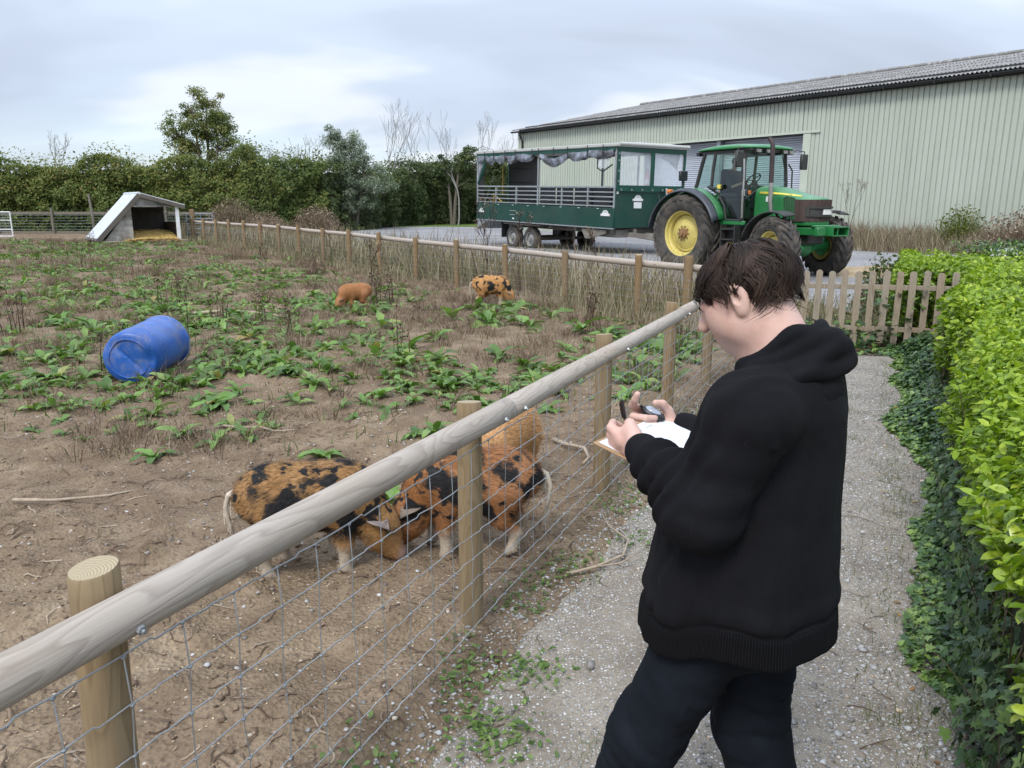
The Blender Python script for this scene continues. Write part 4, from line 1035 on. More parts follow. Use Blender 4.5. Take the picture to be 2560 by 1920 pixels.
# engine hood
def hood_top(x): return 2.04 - 0.10 * smooth01((x - 1.6) / 1.0) - 0.19 * smooth01((x - 2.1) / 1.1)
def smax(a, b, k): return -smin(-a, -b, k)
def hood_fn(X, Y, Z):
    xn = 3.17 - 0.30 * (np.abs(Y) / 0.44) ** 3.2
    wy = 0.44 - 0.02 * (X - 1.6) - 0.05 * smooth01((Z - 1.7) / 0.4)
    d = smax(np.abs(Y) - wy, Z - hood_top(X) + 0.10 * (Y / 0.44) ** 2, 0.10)
    d = smax(d, (X - xn) * 0.85, 0.07); d = smax(d, 1.14 - Z, 0.04); return smax(d, 1.58 - X, 0.02)
link('hood', sdf_mesh('hood', hood_fn, (1.5, -0.52, 1.05), (3.25, 0.52, 2.12), 0.02, 1), M['jgreen'], tc_)
# brown mesh grille wrapping the nose, with ribs
ys = np.linspace(-0.432, 0.432, 33)
def nose(y, o=0.0): return 3.17 - 0.30 * (abs(y) / 0.44) ** 3.2 + o
A = np.array([[(nose(y, 0.004), y * 1.012, z) for y in ys] for z in np.linspace(1.24, 1.70, 6)])
side = [(2.70, 2.78, 2.86)]
gA = []
for z in np.linspace(1.24, 1.71, 6):
    row = [(x, -0.437, z) for x in np.linspace(2.70, 2.87, 4)][:-1] + [(nose(y, 0.010), y * 1.016, z) for y in ys] + [(x, 0.437, z) for x in np.linspace(2.87, 2.70, 4)][1:]
    gA.append(row)
gA = np.array(gA)
MB().grid(gA).obj('grille', M['grille'], tc_, sharp=60, fix=False)
for j in range(2, gA.shape[1] - 2, 4):
    c = gA[:, j]; nx_ = gA[0, min(j + 1, gA.shape[1] - 1)] - gA[0, j - 1]; nn = np.array([nx_[1], -nx_[0], 0]); nn /= np.linalg.norm(nn)
    MB().tube([c[0] + nn * 0.006, c[-1] + nn * 0.006], 0.010, 6).obj('grille_rib', M['grille'], tc_)
# headlamp bezel
def nose_strip(y0, y1, z0, z1, off, th, n=12):
    yy = np.linspace(y0, y1, n); m = MB()
    V = [];
    for y in yy:
        for o in (off, off + th):
            for z in (z0, z1): V.append((nose(y, o), y, z))
    F_ = []
    for i in range(n - 1):
        a, b = i * 4, i * 4 + 4
        F_ += [(a, a + 1, b + 1, b), (a + 2, b + 2, b + 3, a + 3), (a, b, b + 2, a + 2), (a + 1, a + 3, b + 3, b + 1)]
    F_ += [(0, 2, 3, 1), (n * 4 - 4, n * 4 - 3, n * 4 - 1, n * 4 - 2)]
    return m.add(V, F_)
nose_strip(-0.40, 0.41, 1.52, 1.565, 0.01, 0.06).obj('headlamp_frame', M['cabblack'], tc_)
nose_strip(-0.40, 0.41, 1.345, 1.375, 0.01, 0.05).obj('headlamp_frame', M['cabblack'], tc_)
nose_strip(-0.40, 0.41, 1.375, 1.52, 0.01, 0.02).obj('headlamp_back', M['cabblack'], tc_)
nose_strip(-0.41, -0.385, 1.345, 1.565, 0.01, 0.055, 4).obj('headlamp_frame', M['cabblack'], tc_)
for y0, y1 in ((-0.12, 0.13), (0.17, 0.385)): nose_strip(y0, y1, 1.39, 1.505, 0.03, 0.022, 6).obj('headlamp', M['lens'], tc_)
MB().bar((3.0, 0.43, 1.44), (3.0, 0.80, 1.44), 0.03, 0.05).obj('lamp_bracket', M['cabblack'], tc_)
# stripe and lettering on both sides of the hood
def hood_y(x, z):
    """half width of the hood at a point of its side"""
    yy = np.linspace(0.2, 0.5, 301); d_ = hood_fn(np.full(301, x), yy, np.full(301, z)); return float(yy[np.argmax(d_ > 0)])
for s in (-1, 1):
    top = [(1.72, 1.895), (2.0, 1.882), (2.3, 1.858), (2.55, 1.826), (2.74, 1.795)]; bot = [(x, z - 0.055 + 0.035 * i / 4) for i, (x, z) in enumerate(top)]
    A = np.array([[(x, s * (hood_y(x, z) + 0.005), z) for x, z in row] for row in (top, bot)])
    o = MB().grid(A).obj('stripe', M['stripe'], tc_, fix=False); o.modifiers.new('solid', 'SOLIDIFY').thickness = 0.006
    for k in range(7):   # side vent louvres
        f = (k - 3) / 3
        MB().tube([(2.40 + 0.043 * k + 0.05 * g_, s * 0.438, 1.745 - 0.30 * g_ - 0.25 * g_ * (1 - 0.15 * f * f) + 0.03 * (1 - f * f)) for g_ in np.linspace(0, 0.9, 5)], 0.008, 5).obj('vent_louvre', M['jgreen'], tc_)
    MB().prism([(2.38, 1.75), (2.46, 1.79), (2.66, 1.76), (2.74, 1.68), (2.76, 1.30), (2.70, 1.22), (2.46, 1.22), (2.42, 1.30)], s * 0.422, s * 0.434, 'xz').obj('side_vent', M['cabblack'], tc_)
def lettering(txt, size, loc, rot, mat, parent, name='lettering', ext=0.001):
    cu = bpy.data.curves.new(name, 'FONT'); cu.body = txt; cu.size = size; cu.extrude = ext; cu.resolution_u = 2
    tmp = bpy.data.objects.new(name, cu); COL.objects.link(tmp)
    me = bpy.data.meshes.new_from_object(tmp.evaluated_get(bpy.context.evaluated_depsgraph_get()))
    bpy.data.objects.remove(tmp); o = link(name, me, mat, parent)
    me.materials.clear(); me.materials.append(mat); o.location = loc; o.rotation_euler = rot; return o
M['ink_green'] = plain('lettering_green', (0.008, 0.05, 0.015), 0.5)
lettering('JOHN DEERE', 0.056, (1.76, -hood_y(1.9, 1.86) - 0.012, 1.845), (math.pi / 2 - 0.12, math.radians(3.0), 0), M['ink_green'], tc_)
lettering('6320', 0.045, (2.46, -hood_y(2.55, 1.80) - 0.012, 1.805), (math.pi / 2 - 0.10, math.radians(8.0), 0), M['ink_green'], tc_)
MB().box((1.98, -0.437, 1.73), (0.13, 0.012, 0.12)).obj('warning_sticker', M['badge'], tc_)
# chassis, engine block, front axle and bracket
MB().box((1.4, 0, 0.95), (3.2, 0.55, 0.42)).obj('chassis_block', M['cabblack'], tc_, bev=0.03)
MB().box((0.0, 0, 0.93), (0.6, 1.5, 0.34)).obj('rear_axle', M['jgreen'], tc_, bev=0.05)
for s in (-1, 1): MB().box((2.75, s * 0.36, 1.03), (1.1, 0.06, 0.16)).obj('side_frame', M['jgreen'], tc_, bev=0.01)
MB().box((3.32, -0.35, 1.03), (0.10, 0.28, 0.18)).obj('front_bracket', M['jgreen'], tc_, bev=0.012)
fb = MB(); fb.box((3.36, 0.18, 1.12), (0.24, 0.56, 0.02)).box((3.36, 0.18, 0.94), (0.24, 0.56, 0.02)).box((3.25, 0.18, 1.03), (0.02, 0.56, 0.18)).box((3.36, -0.10, 1.03), (0.24, 0.02, 0.18)).box((3.36, 0.46, 1.03), (0.24, 0.02, 0.18)).box((3.34, 0.12, 1.03), (0.20, 0.03, 0.16))
fb.obj('weight_carrier', M['jgreen'], tc_)
MB().box((3.22, 0, 1.14), (0.16, 0.86, 0.05)).obj('nose_sill', M['jgreen'], tc_, bev=0.015)
ax = MB(); ax.tube([(2.66, -0.78, 0.66), (2.68, -0.45, 0.68), (2.7, -0.2, 0.66), (2.7, 0.0, 0.64), (2.7, 0.2, 0.66), (2.68, 0.45, 0.68), (2.66, 0.78, 0.66)], [0.13, 0.10, 0.13, 0.19, 0.13, 0.10, 0.13], 14); ax.obj('front_axle', M['jgreen'], tc_, sharp=60)
for s in (-1, 1):
    MB().cyl((2.62, s * 0.74, 0.67), (2.62, s * 0.97, 0.67), 0.19, 0.15, 18).obj('hub_casing', M['jgreen'], tc_)
    MB().box((2.64, s * 0.76, 0.67), (0.16, 0.14, 0.42)).obj('kingpin', M['jgreen'], tc_, bev=0.03)
    MB().bar((2.45, s * 0.15, 0.62), (2.45, s * 0.72, 0.62), 0.06, 0.06).obj('steering_ram', M['cabblack'], tc_)
MB().box((2.5, 0, 0.88), (0.9, 0.5, 0.3)).obj('axle_support', M['jgreen'], tc_, bev=0.04)
# front mudguards
for s in (-1, 1):
    A = np.array([[(2.62 + (0.80) * math.cos(a) + 0.0, s * (0.74 + 0.42 * f), 0.68 + 0.80 * math.sin(a) - 0.02 * f) for f in (0, 0.06, 0.94, 1)] for a in np.linspace(math.radians(165), math.radians(62), 14)])
    o = MB().grid(A).obj('front_mudguard', M['cabblack'], tc_, fix=False); o.modifiers.new('solid', 'SOLIDIFY').thickness = 0.025
    MB().bar((2.5, s * 0.5, 1.1), (2.5, s * 0.85, 1.47), 0.04, 0.04).obj('mudguard_stay', M['cabblack'], tc_)
# cab
CX0, CX1, CY, CZ0, CZ1 = 0.12, 1.52, 0.76, 1.22, 2.82
for s in (-1, 1):
    y = s * CY
    MB().tube([(0.04, y, 1.95), (0.10, y, 2.10), (0.22, y * 0.99, 2.55), (0.30, y * 0.96, 2.84)], 0.045, 8).obj('rear_pillar', M['cabblack'], tc_)
    MB().tube([(0.56, y, 1.98), (0.58, y, 2.4), (0.62, y * 0.97, 2.84)], 0.038, 8).obj('door_pillar', M['cabblack'], tc_)
    MB().tube([(1.50, y, 1.22), (1.52, y, 2.1), (1.46, y * 0.95, 2.84)], 0.042, 8).obj('front_pillar', M['cabblack'], tc_)
    MB().tube([(0.50, y, 2.00), (0.78, y, 1.86), (0.98, y, 1.58), (1.06, y, 1.26), (1.50, y, 1.24)], 0.03, 8).obj('door_frame', M['cabblack'], tc_)
    MB().bar((0.25, y * 0.97, 2.80), (1.5, y * 0.96, 2.80), 0.06, 0.06).obj('roof_beam', M['cabblack'], tc_)
    MB().box((1.25, y, 1.19), (0.75, 0.05, 0.09)).obj('cab_sill', M['jgreen'] if s else M['jgreen'], tc_, bev=0.01)
    # side glass: rear quarter and door
    MB().add([(0.10, y, 2.05), (0.56, y, 2.02), (0.61, y * 0.97, 2.8), (0.29, y * 0.965, 2.8)], [(0, 1, 2, 3)]).obj('quarter_window', M['glass'], tc_)
    MB().add([(0.58, y, 1.98), (0.80, y, 1.84), (0.99, y, 1.57), (1.06, y, 1.26), (1.49, y, 1.25), (1.51, y, 2.1), (1.45, y * 0.96, 2.8), (0.63, y * 0.97, 2.8)], [(0, 1, 2, 3, 4, 5, 6, 7)]).obj('door_window', M['glass'], tc_)
    # mirrors
    my = s * 1.16; mx_ = 1.66
    MB().tube([(1.48, s * 0.74, 2.76), (1.60, s * 0.95, 2.86), (1.66, s * 1.18, 2.84), (1.66, s * 1.19, 2.62)], 0.014, 6).obj('mirror_arm', M['exhaust'], tc_)
    mo = MB().box((mx_ + 0.02, my, 2.60), (0.07, 0.24, 0.36)).obj('mirror', M['cabblack'], tc_, bev=0.02); 
    MB().box((mx_ - 0.018, my, 2.60), (0.006, 0.20, 0.31)).obj('mirror_glass', M['chrome'], mo)
MB().tube([(1.52, -0.72, 1.72), (1.53, -0.30, 1.95), (1.535, 0.3, 1.95), (1.52, 0.72, 1.72)], 0.03, 6).obj('windscreen_frame', M['cabblack'], tc_)
MB().add([(1.53, -0.72, 1.3), (1.53, 0.72, 1.3), (1.54, 0.72, 2.1), (1.48, 0.70, 2.8), (1.48, -0.70, 2.8), (1.54, -0.72, 2.1)], [(0, 1, 2, 3, 4, 5)]).obj('windscreen', M['glass'], tc_)
MB().add([(0.10, -0.72, 2.0), (0.10, 0.72, 2.0), (0.29, 0.70, 2.8), (0.29, -0.70, 2.8)], [(0, 1, 2, 3)]).obj('rear_window', M['glass'], tc_)
MB().tube([(1.53, -0.74, 1.24), (1.54, -0.74, 2.1)], 0.028, 6).obj('pillar_trim', M['cabblack'], tc_)
# vertical handrail on the near front pillar
MB().tube([(1.56, -0.80, 1.30), (1.57, -0.83, 1.6), (1.57, -0.83, 2.3), (1.52, -0.80, 2.62)], 0.024, 8).obj('grab_rail', M['chrome'], tc_)
MB().box((1.58, -0.80, 1.87), (0.10, 0.06, 0.14)).obj('rail_bracket', M['tgrey'], tc_)
il = MB().box((1.68, -0.80, 1.88), (0.10, 0.09, 0.10)).obj('indicator', M['cabblack'], tc_, bev=0.01); MB().box((1.735, -0.80, 1.88), (0.012, 0.075, 0.08)).obj('indicator_lens', M['amber'], il)
# roof
def roof_fn(X, Y, Z):
    zt = 3.0 - 0.10 * ((X - 0.95) / 1.0) ** 2 - 0.05 * (Y / 0.85) ** 2
    d = smax(np.abs(Y) - (0.84 - 0.06 * smooth01((X - 1.2) / 0.6)), Z - zt, 0.10); d = smax(d, np.abs(X - 0.86) - 0.88, 0.12); return smax(d, 2.855 - Z, 0.03)
link('cab_roof', sdf_mesh('cab_roof', roof_fn, (-0.15, -0.95, 2.78), (1.9, 0.95, 3.08), 0.02, 1), M['jgreen'], tc_)
MB().box((0.9, 0, 2.83), (1.55, 1.5, 0.06)).obj('roof_lining', M['cabblack'], tc_, bev=0.02)
for y in (-0.55, -0.2, 0.4, 0.62): 
    wl_ = MB().box((1.66, y, 2.80), (0.12, 0.17, 0.09)).obj('work_lamp', M['cabblack'], tc_, bev=0.012); MB().box((1.724, y, 2.80), (0.01, 0.14, 0.065)).obj('work_lamp_lens', M['rim_grey'], wl_)
wl_ = MB().box((0.02, -0.62, 2.80), (0.12, 0.17, 0.09)).obj('work_lamp', M['cabblack'], tc_, bev=0.012)
rl = MB().box((-0.34, -0.80, 2.30), (0.08, 0.26, 0.24)).obj('rear_lamp', M['black_plastic'], tc_, bev=0.015); MB().cyl((-0.34, -0.80, 2.05), (-0.34, -0.80, 2.2), 0.03, 0.03, 8).obj('lamp_stem', M['cabblack'], tc_)
# rear mudguards: green inner shell and dark flexible edge
for s in (-1, 1):
    arc = np.linspace(math.radians(172), math.radians(18), 20)
    A = np.array([[(1.09 * math.cos(a), s * (0.72 + 0.30 * f), 0.93 + 1.06 * math.sin(a) + 0.03 * (1 - f)) for f in np.linspace(0, 1, 4)] for a in arc])
    o = MB().grid(A).obj('rear_mudguard', M['jgreen'], tc_, fix=False); o.modifiers.new('solid', 'SOLIDIFY').thickness = 0.03
    A = np.array([[((1.09 + 0.02) * math.cos(a), s * (1.0 + 0.22 * f), 0.93 + (1.06 + 0.02) * math.sin(a) - 0.07 * f * f) for f in np.linspace(0, 1, 5)] for a in arc])
    o = MB().grid(A).obj('mudguard_edge', M['fender_grey'], tc_, fix=False); o.modifiers.new('solid', 'SOLIDIFY').thickness = 0.03
    inn = [(1.07 * math.cos(a), 0.93 + 1.04 * math.sin(a)) for a in np.linspace(math.radians(160), math.radians(20), 16)] + [(0.6, 1.1), (-0.6, 1.1)]
    MB().prism(inn, s * 0.70, s * 0.73, 'xz').obj('mudguard_inner', M['jgreen'], tc_)
    MB().box((-0.62, s * 0.95, 1.93), (0.10, 0.16, 0.10)).obj('tail_lamp', M['amber'], tc_, bev=0.02)
MB().tube([(0.50, -0.80, 2.02), (0.75, -0.86, 1.97), (0.95, -0.82, 2.02)], 0.035, 8).obj('door_handle_bar', M['cabblack'], tc_)
MB().box((0.88, -0.85, 2.02), (0.10, 0.05, 0.09)).obj('reflector', M['stripe'], tc_)
# steps below the door
for k in range(3): MB().box((1.28, -0.82 - 0.02 * k, 1.05 - 0.24 * k), (0.42, 0.22, 0.03)).obj('step', M['cabblack'], tc_)
for x in (1.08, 1.48): MB().box((x, -0.84, 0.85), (0.03, 0.2, 0.6)).obj('step_side', M['cabblack'], tc_)
MB().box((0.95, -0.55, 0.95), (0.7, 0.35, 0.42)).obj('fuel_tank', M['cabblack'], tc_, bev=0.05)
# exhaust
MB().tube([(2.17, -0.56, 1.46), (2.16, -0.60, 1.7), (2.15, -0.60, 2.1)], 0.048, 12).obj('exhaust_shield', M['chrome'], tc_)
MB().tube([(2.15, -0.60, 2.08), (2.13, -0.60, 2.7), (2.12, -0.60, 2.90), (2.08, -0.60, 2.98), (2.02, -0.60, 3.04)], [0.052, 0.052, 0.05, 0.048, 0.046], 14).obj('exhaust_pipe', M['exhaust'], tc_)
# inside the cab: seat, console, steering wheel
MB().box((0.55, 0, 1.50), (0.9, 1.3, 0.5)).obj('cab_floor', M['cabblack'], tc_, bev=0.05)
st = MB().box((0.62, 0, 1.82), (0.5, 0.5, 0.14)).obj('seat', M['tdark'], tc_, bev=0.05); MB().box((0.38, 0, 2.15), (0.14, 0.48, 0.6)).obj('seat_back', M['tdark'], st, bev=0.06)
MB().box((1.38, 0, 1.75), (0.22, 0.5, 0.6)).obj('dashboard', M['tdark'], tc_, bev=0.06)
MB().tube([(1.36, 0, 1.95), (1.20, 0, 2.16)], 0.035, 8).obj('steering_column', M['tdark'], tc_)
sw = [(1.15 + 0.05 * 0 + 0.20 * math.cos(a) * 0.72, 0.20 * math.sin(a), 2.18 + 0.20 * math.cos(a) * 0.70) for a in np.linspace(0, 2 * math.pi, 25)]
so_ = MB().tube(sw, 0.016, 8, caps=False).obj('steering_wheel', M['tdark'], tc_)
for a in (0.5, 2.6, 4.7): MB().tube([(1.15, 0, 2.17), (1.15 + 0.19 * math.cos(a) * 0.72, 0.19 * math.sin(a), 2.18 + 0.19 * math.cos(a) * 0.7)], 0.014, 6).obj('spoke', M['tdark'], so_)
MB().tube([(1.52, 0.55, 2.75), (1.56, 0.60, 2.45), (1.57, 0.62, 2.15)], 0.012, 6).obj('wiper', M['cabblack'], tc_)
MB().tube([(1.56, 0.80, 1.6), (1.6, 0.88, 1.9), (1.58, 0.88, 2.4), (1.52, 0.80, 2.55)], 0.018, 6).obj('grab_rail', M['cabblack'], tc_)
# ------------------------------------------------------------------ pig shelter, gates and back fence
M['shed_roof'] = plain('painted_steel_roof', (0.60, 0.635, 0.65), 0.4, 0.1, 0.06, 1.5, dirt=(0.42, 0.42, 0.40), dirt_amt=0.2)
M['shed_trim'] = plain('roof_edge_board', (0.115, 0.10, 0.085), 0.7, 0, 0.15, 3)
M['shed_wall'] = plain('dirty_white_board', (0.36, 0.345, 0.32), 0.75, 0, 0.2, 3, 0.2, dirt=(0.10, 0.088, 0.075), dirt_amt=0.6, dirt_scale=2.5)
M['shed_in'] = plain('dark_boards', (0.055, 0.048, 0.045), 0.85, 0, 0.25, 4)
M['slab'] = plain('concrete_slab', (0.30, 0.275, 0.235), 0.9, 0, 0.15, 3, 0.3)
M['straw'] = plain('straw', (0.52, 0.36, 0.12), 0.85, 0, 0.25, 9)
sh = thing('pig_shelter', 'white pig shelter with long sloping steel roof and straw bedding', 'shelter', (-15.98, 30.56, 0.22), math.radians(38))
DP = 2.3
MB().box((1.55, DP / 2 - 0.1, 0.05), (3.35, DP + 0.4, 0.16)).obj('floor_slab', M['slab'], sh, bev=0.02)
MB().box((1.6, -0.30, 0.04), (3.3, 0.10, 0.15)).obj('threshold_board', M['old_post'], sh, bev=0.01)
# front: left triangle, head, right post
MB().prism([(0.05, 0.12), (1.12, 0.12), (1.12, 1.45), (1.02, 1.36)], 0.0, 0.05, 'xz').obj('front_panel', M['shed_wall'], sh)
MB().prism([(1.04, 1.47), (2.92, 1.47), (2.95, 1.50), (1.50, 1.86)], 0.0, 0.05, 'xz').obj('gable_panel', M['shed_wall'], sh)
MB().box((1.95, -0.03, 1.475), (1.9, 0.06, 0.07)).obj('lintel', M['shed_wall'], sh)
MB().box((2.84, -0.02, 0.8), (0.13, 0.10, 1.42)).obj('corner_post', M['white_paint'], sh)
MB().prism([(0.05, 0.12), (2.9, 0.12), (2.9, 1.5), (1.5, 1.86), (1.02, 1.36)], DP - 0.05, DP, 'xz').obj('back_wall', M['shed_in'], sh)
MB().box((2.9, DP / 2 + 0.1, 0.45), (0.04, DP - 0.3, 0.75)).obj('side_wall', M['shed_in'], sh)
for k in range(7): MB().cyl((2.9, 0.35 + 0.30 * k, 0.8), (2.9, 0.35 + 0.30 * k, 1.5), 0.008, 0.008, 5).obj('side_bar', M['galv'], sh)
for z in (0.95, 1.15, 1.35): MB().cyl((2.9, 0.1, z), (2.9, DP, z), 0.008, 0.008, 5).obj('side_bar', M['galv'], sh)
for z in np.arange(0.25, 1.4, 0.16): MB().box((2.0, DP - 0.065, z), (1.7, 0.02, 0.145)).obj('back_board', M['shed_in'], sh)
# roof panels, slightly proud with edge boards
def slab_between(p, q, y0, y1, th):
    p, q = np.array(p), np.array(q); d = q - p; n = np.array([-d[1], d[0]]) / np.linalg.norm(d) * th
    return MB().prism([tuple(p), tuple(q), tuple(q + n), tuple(p + n)], y0, y1, 'xz')
slab_between((-0.22, 0.13), (1.46, 1.93), -0.10, DP + 0.15, 0.045).obj('roof_panel', M['shed_roof'], sh)
slab_between((1.50, 1.95), (3.14, 1.50), -0.12, DP + 0.15, 0.045).obj('roof_panel', M['shed_roof'], sh)
slab_between((-0.20, 0.02), (1.52, 1.86), -0.13, -0.09, 0.17).obj('edge_board', M['shed_trim'], sh)
slab_between((1.46, 1.82), (3.12, 1.36), -0.15, -0.11, 0.15).obj('edge_board', M['shed_trim'], sh)
slab_between((-0.24, 0.12), (-0.16, 0.20), -0.12, DP + 0.12, 0.06).obj('drip_board', M['shed_trim'], sh)
for y in (0.35, 1.1, 1.85): slab_between((-0.20, 0.20), (1.44, 1.955), y, y + 0.03, 0.022).obj('roof_seam', M['shed_roof'], sh)
MB().tube([(1.47, -0.1, 1.97), (1.47, DP + 0.15, 1.97)], 0.06, 8).obj('ridge_cap', M['shed_roof'], sh)
# straw bed
rs = np.random.default_rng(5); n = 4200
T = np.stack([rs.uniform(0.75, 2.8, n), rs.uniform(-0.55, DP - 0.2, n), 0.10 + rs.random(n) ** 2 * 0.10], 1); T[:, 2] += 0.30 * smooth01((T[:, 1] + 0.1) / 1.3) * smooth01((T[:, 0] - 0.75) / 0.5)
sv = np.array([[-0.11, -0.006, 0], [0.11, -0.006, 0.01], [0.11, 0.006, 0.01], [-0.11, 0.006, 0]]); sf = np.array([[0, 1, 2, 3]])
so = scatter('straw_bedding', sv, sf, T, rand_rot(n, 0, 0.5, rs), rs.uniform(0.6, 1.3, n), M['straw'], sh); so['kind'] = 'stuff'
hx, hy = np.meshgrid(np.linspace(0.7, 2.82, 14), np.linspace(-0.25, DP - 0.1, 12), indexing='ij')
MB().grid(np.stack([hx, hy, 0.135 + 0.10 * fbm2(hx * 2, hy * 2, 2, 9) * np.minimum(1, (hx - 0.7) * 3) + 0.28 * smooth01((hy + 0.1) / 1.3) * smooth01((hx - 0.75) / 0.5)], -1)).obj('straw_heap', M['straw'], sh, fix=False)

# galvanised gate beside the shelter, with its tall post
def bar_gate(root, L, H, zs, r=0.02, brace=True, mat=None):
    mat = mat or M['galv']
    for x in (0, L): MB().cyl((x, 0, zs[0]), (x, 0, H), r * 1.15, r * 1.15, 8).obj('stile', mat, root)
    for z in zs: MB().cyl((0, 0, z), (L, 0, z), r, r, 8).obj('bar', mat, root)
    if brace: MB().cyl((L * 0.55, 0.01, zs[0]), (L * 0.55, 0.01, H), r, r, 8).obj('brace', mat, root)
gt = thing('field_gate', 'grey galvanised field gate between the pig shelter and the fence post', 'gate', (-13.75, 33.2, 0.22), math.radians(55))
bar_gate(gt, 1.25, 1.15, (0.2, 0.36, 0.54, 0.74, 0.94, 1.15))
tp = thing('gate_post', 'tall square wooden gate post where the far fence meets the pig shelter', 'post', (-13.55, 33.35, 0.20))
MB().box((0, 0, 0.62), (0.16, 0.16, 1.5)).obj('timber', M['post_far'], tp, bev=0.015)
MB().box((0, -0.09, 1.05), (0.06, 0.03, 0.10)).obj('hinge_plate', M['galv'], tp)
# white hurdle gate at the far left edge of the paddock
hg = thing('mesh_gate', 'white tubular gate with wire mesh at the left edge of the paddock', 'gate', (-22.5, 35.3, 0.22), math.radians(178))
bar_gate(hg, 3.0, 1.22, (0.15, 0.45, 0.85, 1.22), 0.024, True, M['white_paint'])
for x in np.arange(0.12, 3.0, 0.12): MB().cyl((x, 0.02, 0.15), (x, 0.02, 1.22), 0.005, 0.005, 4).obj('mesh_wire', M['galv'], hg)
for z in np.arange(0.25, 1.2, 0.12): MB().cyl((0, 0.025, z), (3.0, 0.025, z), 0.005, 0.005, 4).obj('mesh_wire', M['galv'], hg)
# old grey fence along the foot of the far hedge
bf = thing('stock_fence', 'old grey post and rail stock fence at the foot of the tall hedge', 'fence', (-34, 42.6, 0.22), math.radians(-1))
for k, x in enumerate((0, 3.1, 6.2, 9.2, 12.3, 15.4, 18.0)): 
    o = MB().cyl((0, 0, -0.2), (0.0, 0, 1.35 + 0.1 * math.sin(k * 3)), 0.075, 0.065, 10).obj('post', M['old_post'], bf); o.location = (x, 0, 0)
MB().bar((0, 0.08, 1.12), (18, 0.08, 1.10), 0.06, 0.14).obj('rail', M['old_post'], bf)
MB().bar((0, 0.08, 0.10), (18, 0.08, 0.10), 0.05, 0.12).obj('rail', M['old_post'], bf)
for z in (0.25, 0.4, 0.55, 0.7, 0.85, 1.0): MB().cyl((0, 0.0, z), (18, 0.0, z), 0.005, 0.005, 4).obj('line_wire', M['galv'], bf)
sp_ = thing('stake', 'thin tall wooden stake standing left of the pig shelter', 'post', (-17.6, 33.0, 0.2))
MB().tube([(0, 0, -0.2), (0.02, 0, 1.0), (-0.05, 0, 2.0)], [0.055, 0.05, 0.045], 8).obj('pole', M['old_post'], sp_)
# ------------------------------------------------------------------ vegetation templates
LEAF4 = (np.array([[0, 0, 0], [-0.30, 0.45, 0.05], [0, 1, -0.02], [0.30, 0.45, 0.05]], float), np.array([[0, 1, 2], [0, 2, 3]]))
def oval_leaf(w=0.26, fold=0.10, curl=0.08):
    ys = [0.22, 0.5, 0.78]; ws = [w * 0.72, w, w * 0.74]
    V = [(0, 0, 0)] + [(0, y, -curl * y * y) for y in ys] + [(-a, y, fold * a / w - curl * y * y) for a, y in zip(ws, ys)] + [(a, y, fold * a / w - curl * y * y) for a, y in zip(ws, ys)] + [(0, 1, -curl)]
    Fs = [(0, 1, 4), (1, 5, 4), (1, 2, 5), (2, 6, 5), (2, 3, 6), (3, 10, 6), (0, 7, 1), (1, 7, 8), (1, 8, 2), (2, 8, 9), (2, 9, 3), (3, 9, 10)]
    return np.array(V, float), np.array(Fs)
OVAL = oval_leaf()
OVAL6 = (np.array([(0, 0, 0), (0, 0.5, -0.02), (-0.24, 0.38, 0.09), (-0.19, 0.76, 0.03), (0.24, 0.38, 0.09), (0.19, 0.76, 0.03), (0, 1, -0.08)], float), np.array([(0, 1, 2), (1, 3, 2), (1, 6, 3), (0, 4, 1), (1, 4, 5), (1, 5, 6)]))
def dock_leaf(w=0.17, n=6, droop=0.55, wave=0.03):
    V, Fs = [], []
    for i in range(n + 1):
        f = i / n; a = w * (math.sin(math.pi * min(1, 0.10 + 0.92 * f)) ** 0.8) if 0 < f < 1 else w * 0.10
        z = 0.35 * f - droop * f * f; y = f * (1 - 0.15 * f)
        wv = wave * math.sin(f * 14)
        V += [(-a, y, z + 0.35 * a + wv), (0, y, z), (a, y, z + 0.35 * a - wv)]
    for i in range(n):
        b = i * 3; Fs += [(b, b + 1, b + 4), (b, b + 4, b + 3), (b + 1, b + 2, b + 5), (b + 1, b + 5, b + 4)]
    return np.array(V, float), np.array(Fs)
def ivy_leaf():
    pts = [(0, 0), (-0.18, -0.12), (-0.50, 0.05), (-0.30, 0.28), (-0.52, 0.55), (-0.20, 0.55), (0, 1.0), (0.20, 0.55), (0.52, 0.55), (0.30, 0.28), (0.50, 0.05), (0.18, -0.12)]
    V = [(0, 0.35, 0)] + [(x, y, 0.10 * abs(x) - 0.06 * y * y) for x, y in pts]
    return np.array(V, float), np.array([(0, i + 1, (i + 1) % 12 + 1) for i in range(12)])
IVY = ivy_leaf()
IVY6 = (np.array([(0, 0, 0), (-0.48, 0.05, 0.05), (-0.42, 0.52, 0.03), (0, 1.0, -0.06), (0.42, 0.52, 0.03), (0.48, 0.05, 0.05), (0, 0.4, 0.0)], float), np.array([(6, 0, 1), (6, 1, 2), (6, 2, 3), (6, 3, 4), (6, 4, 5), (6, 5, 0)]))
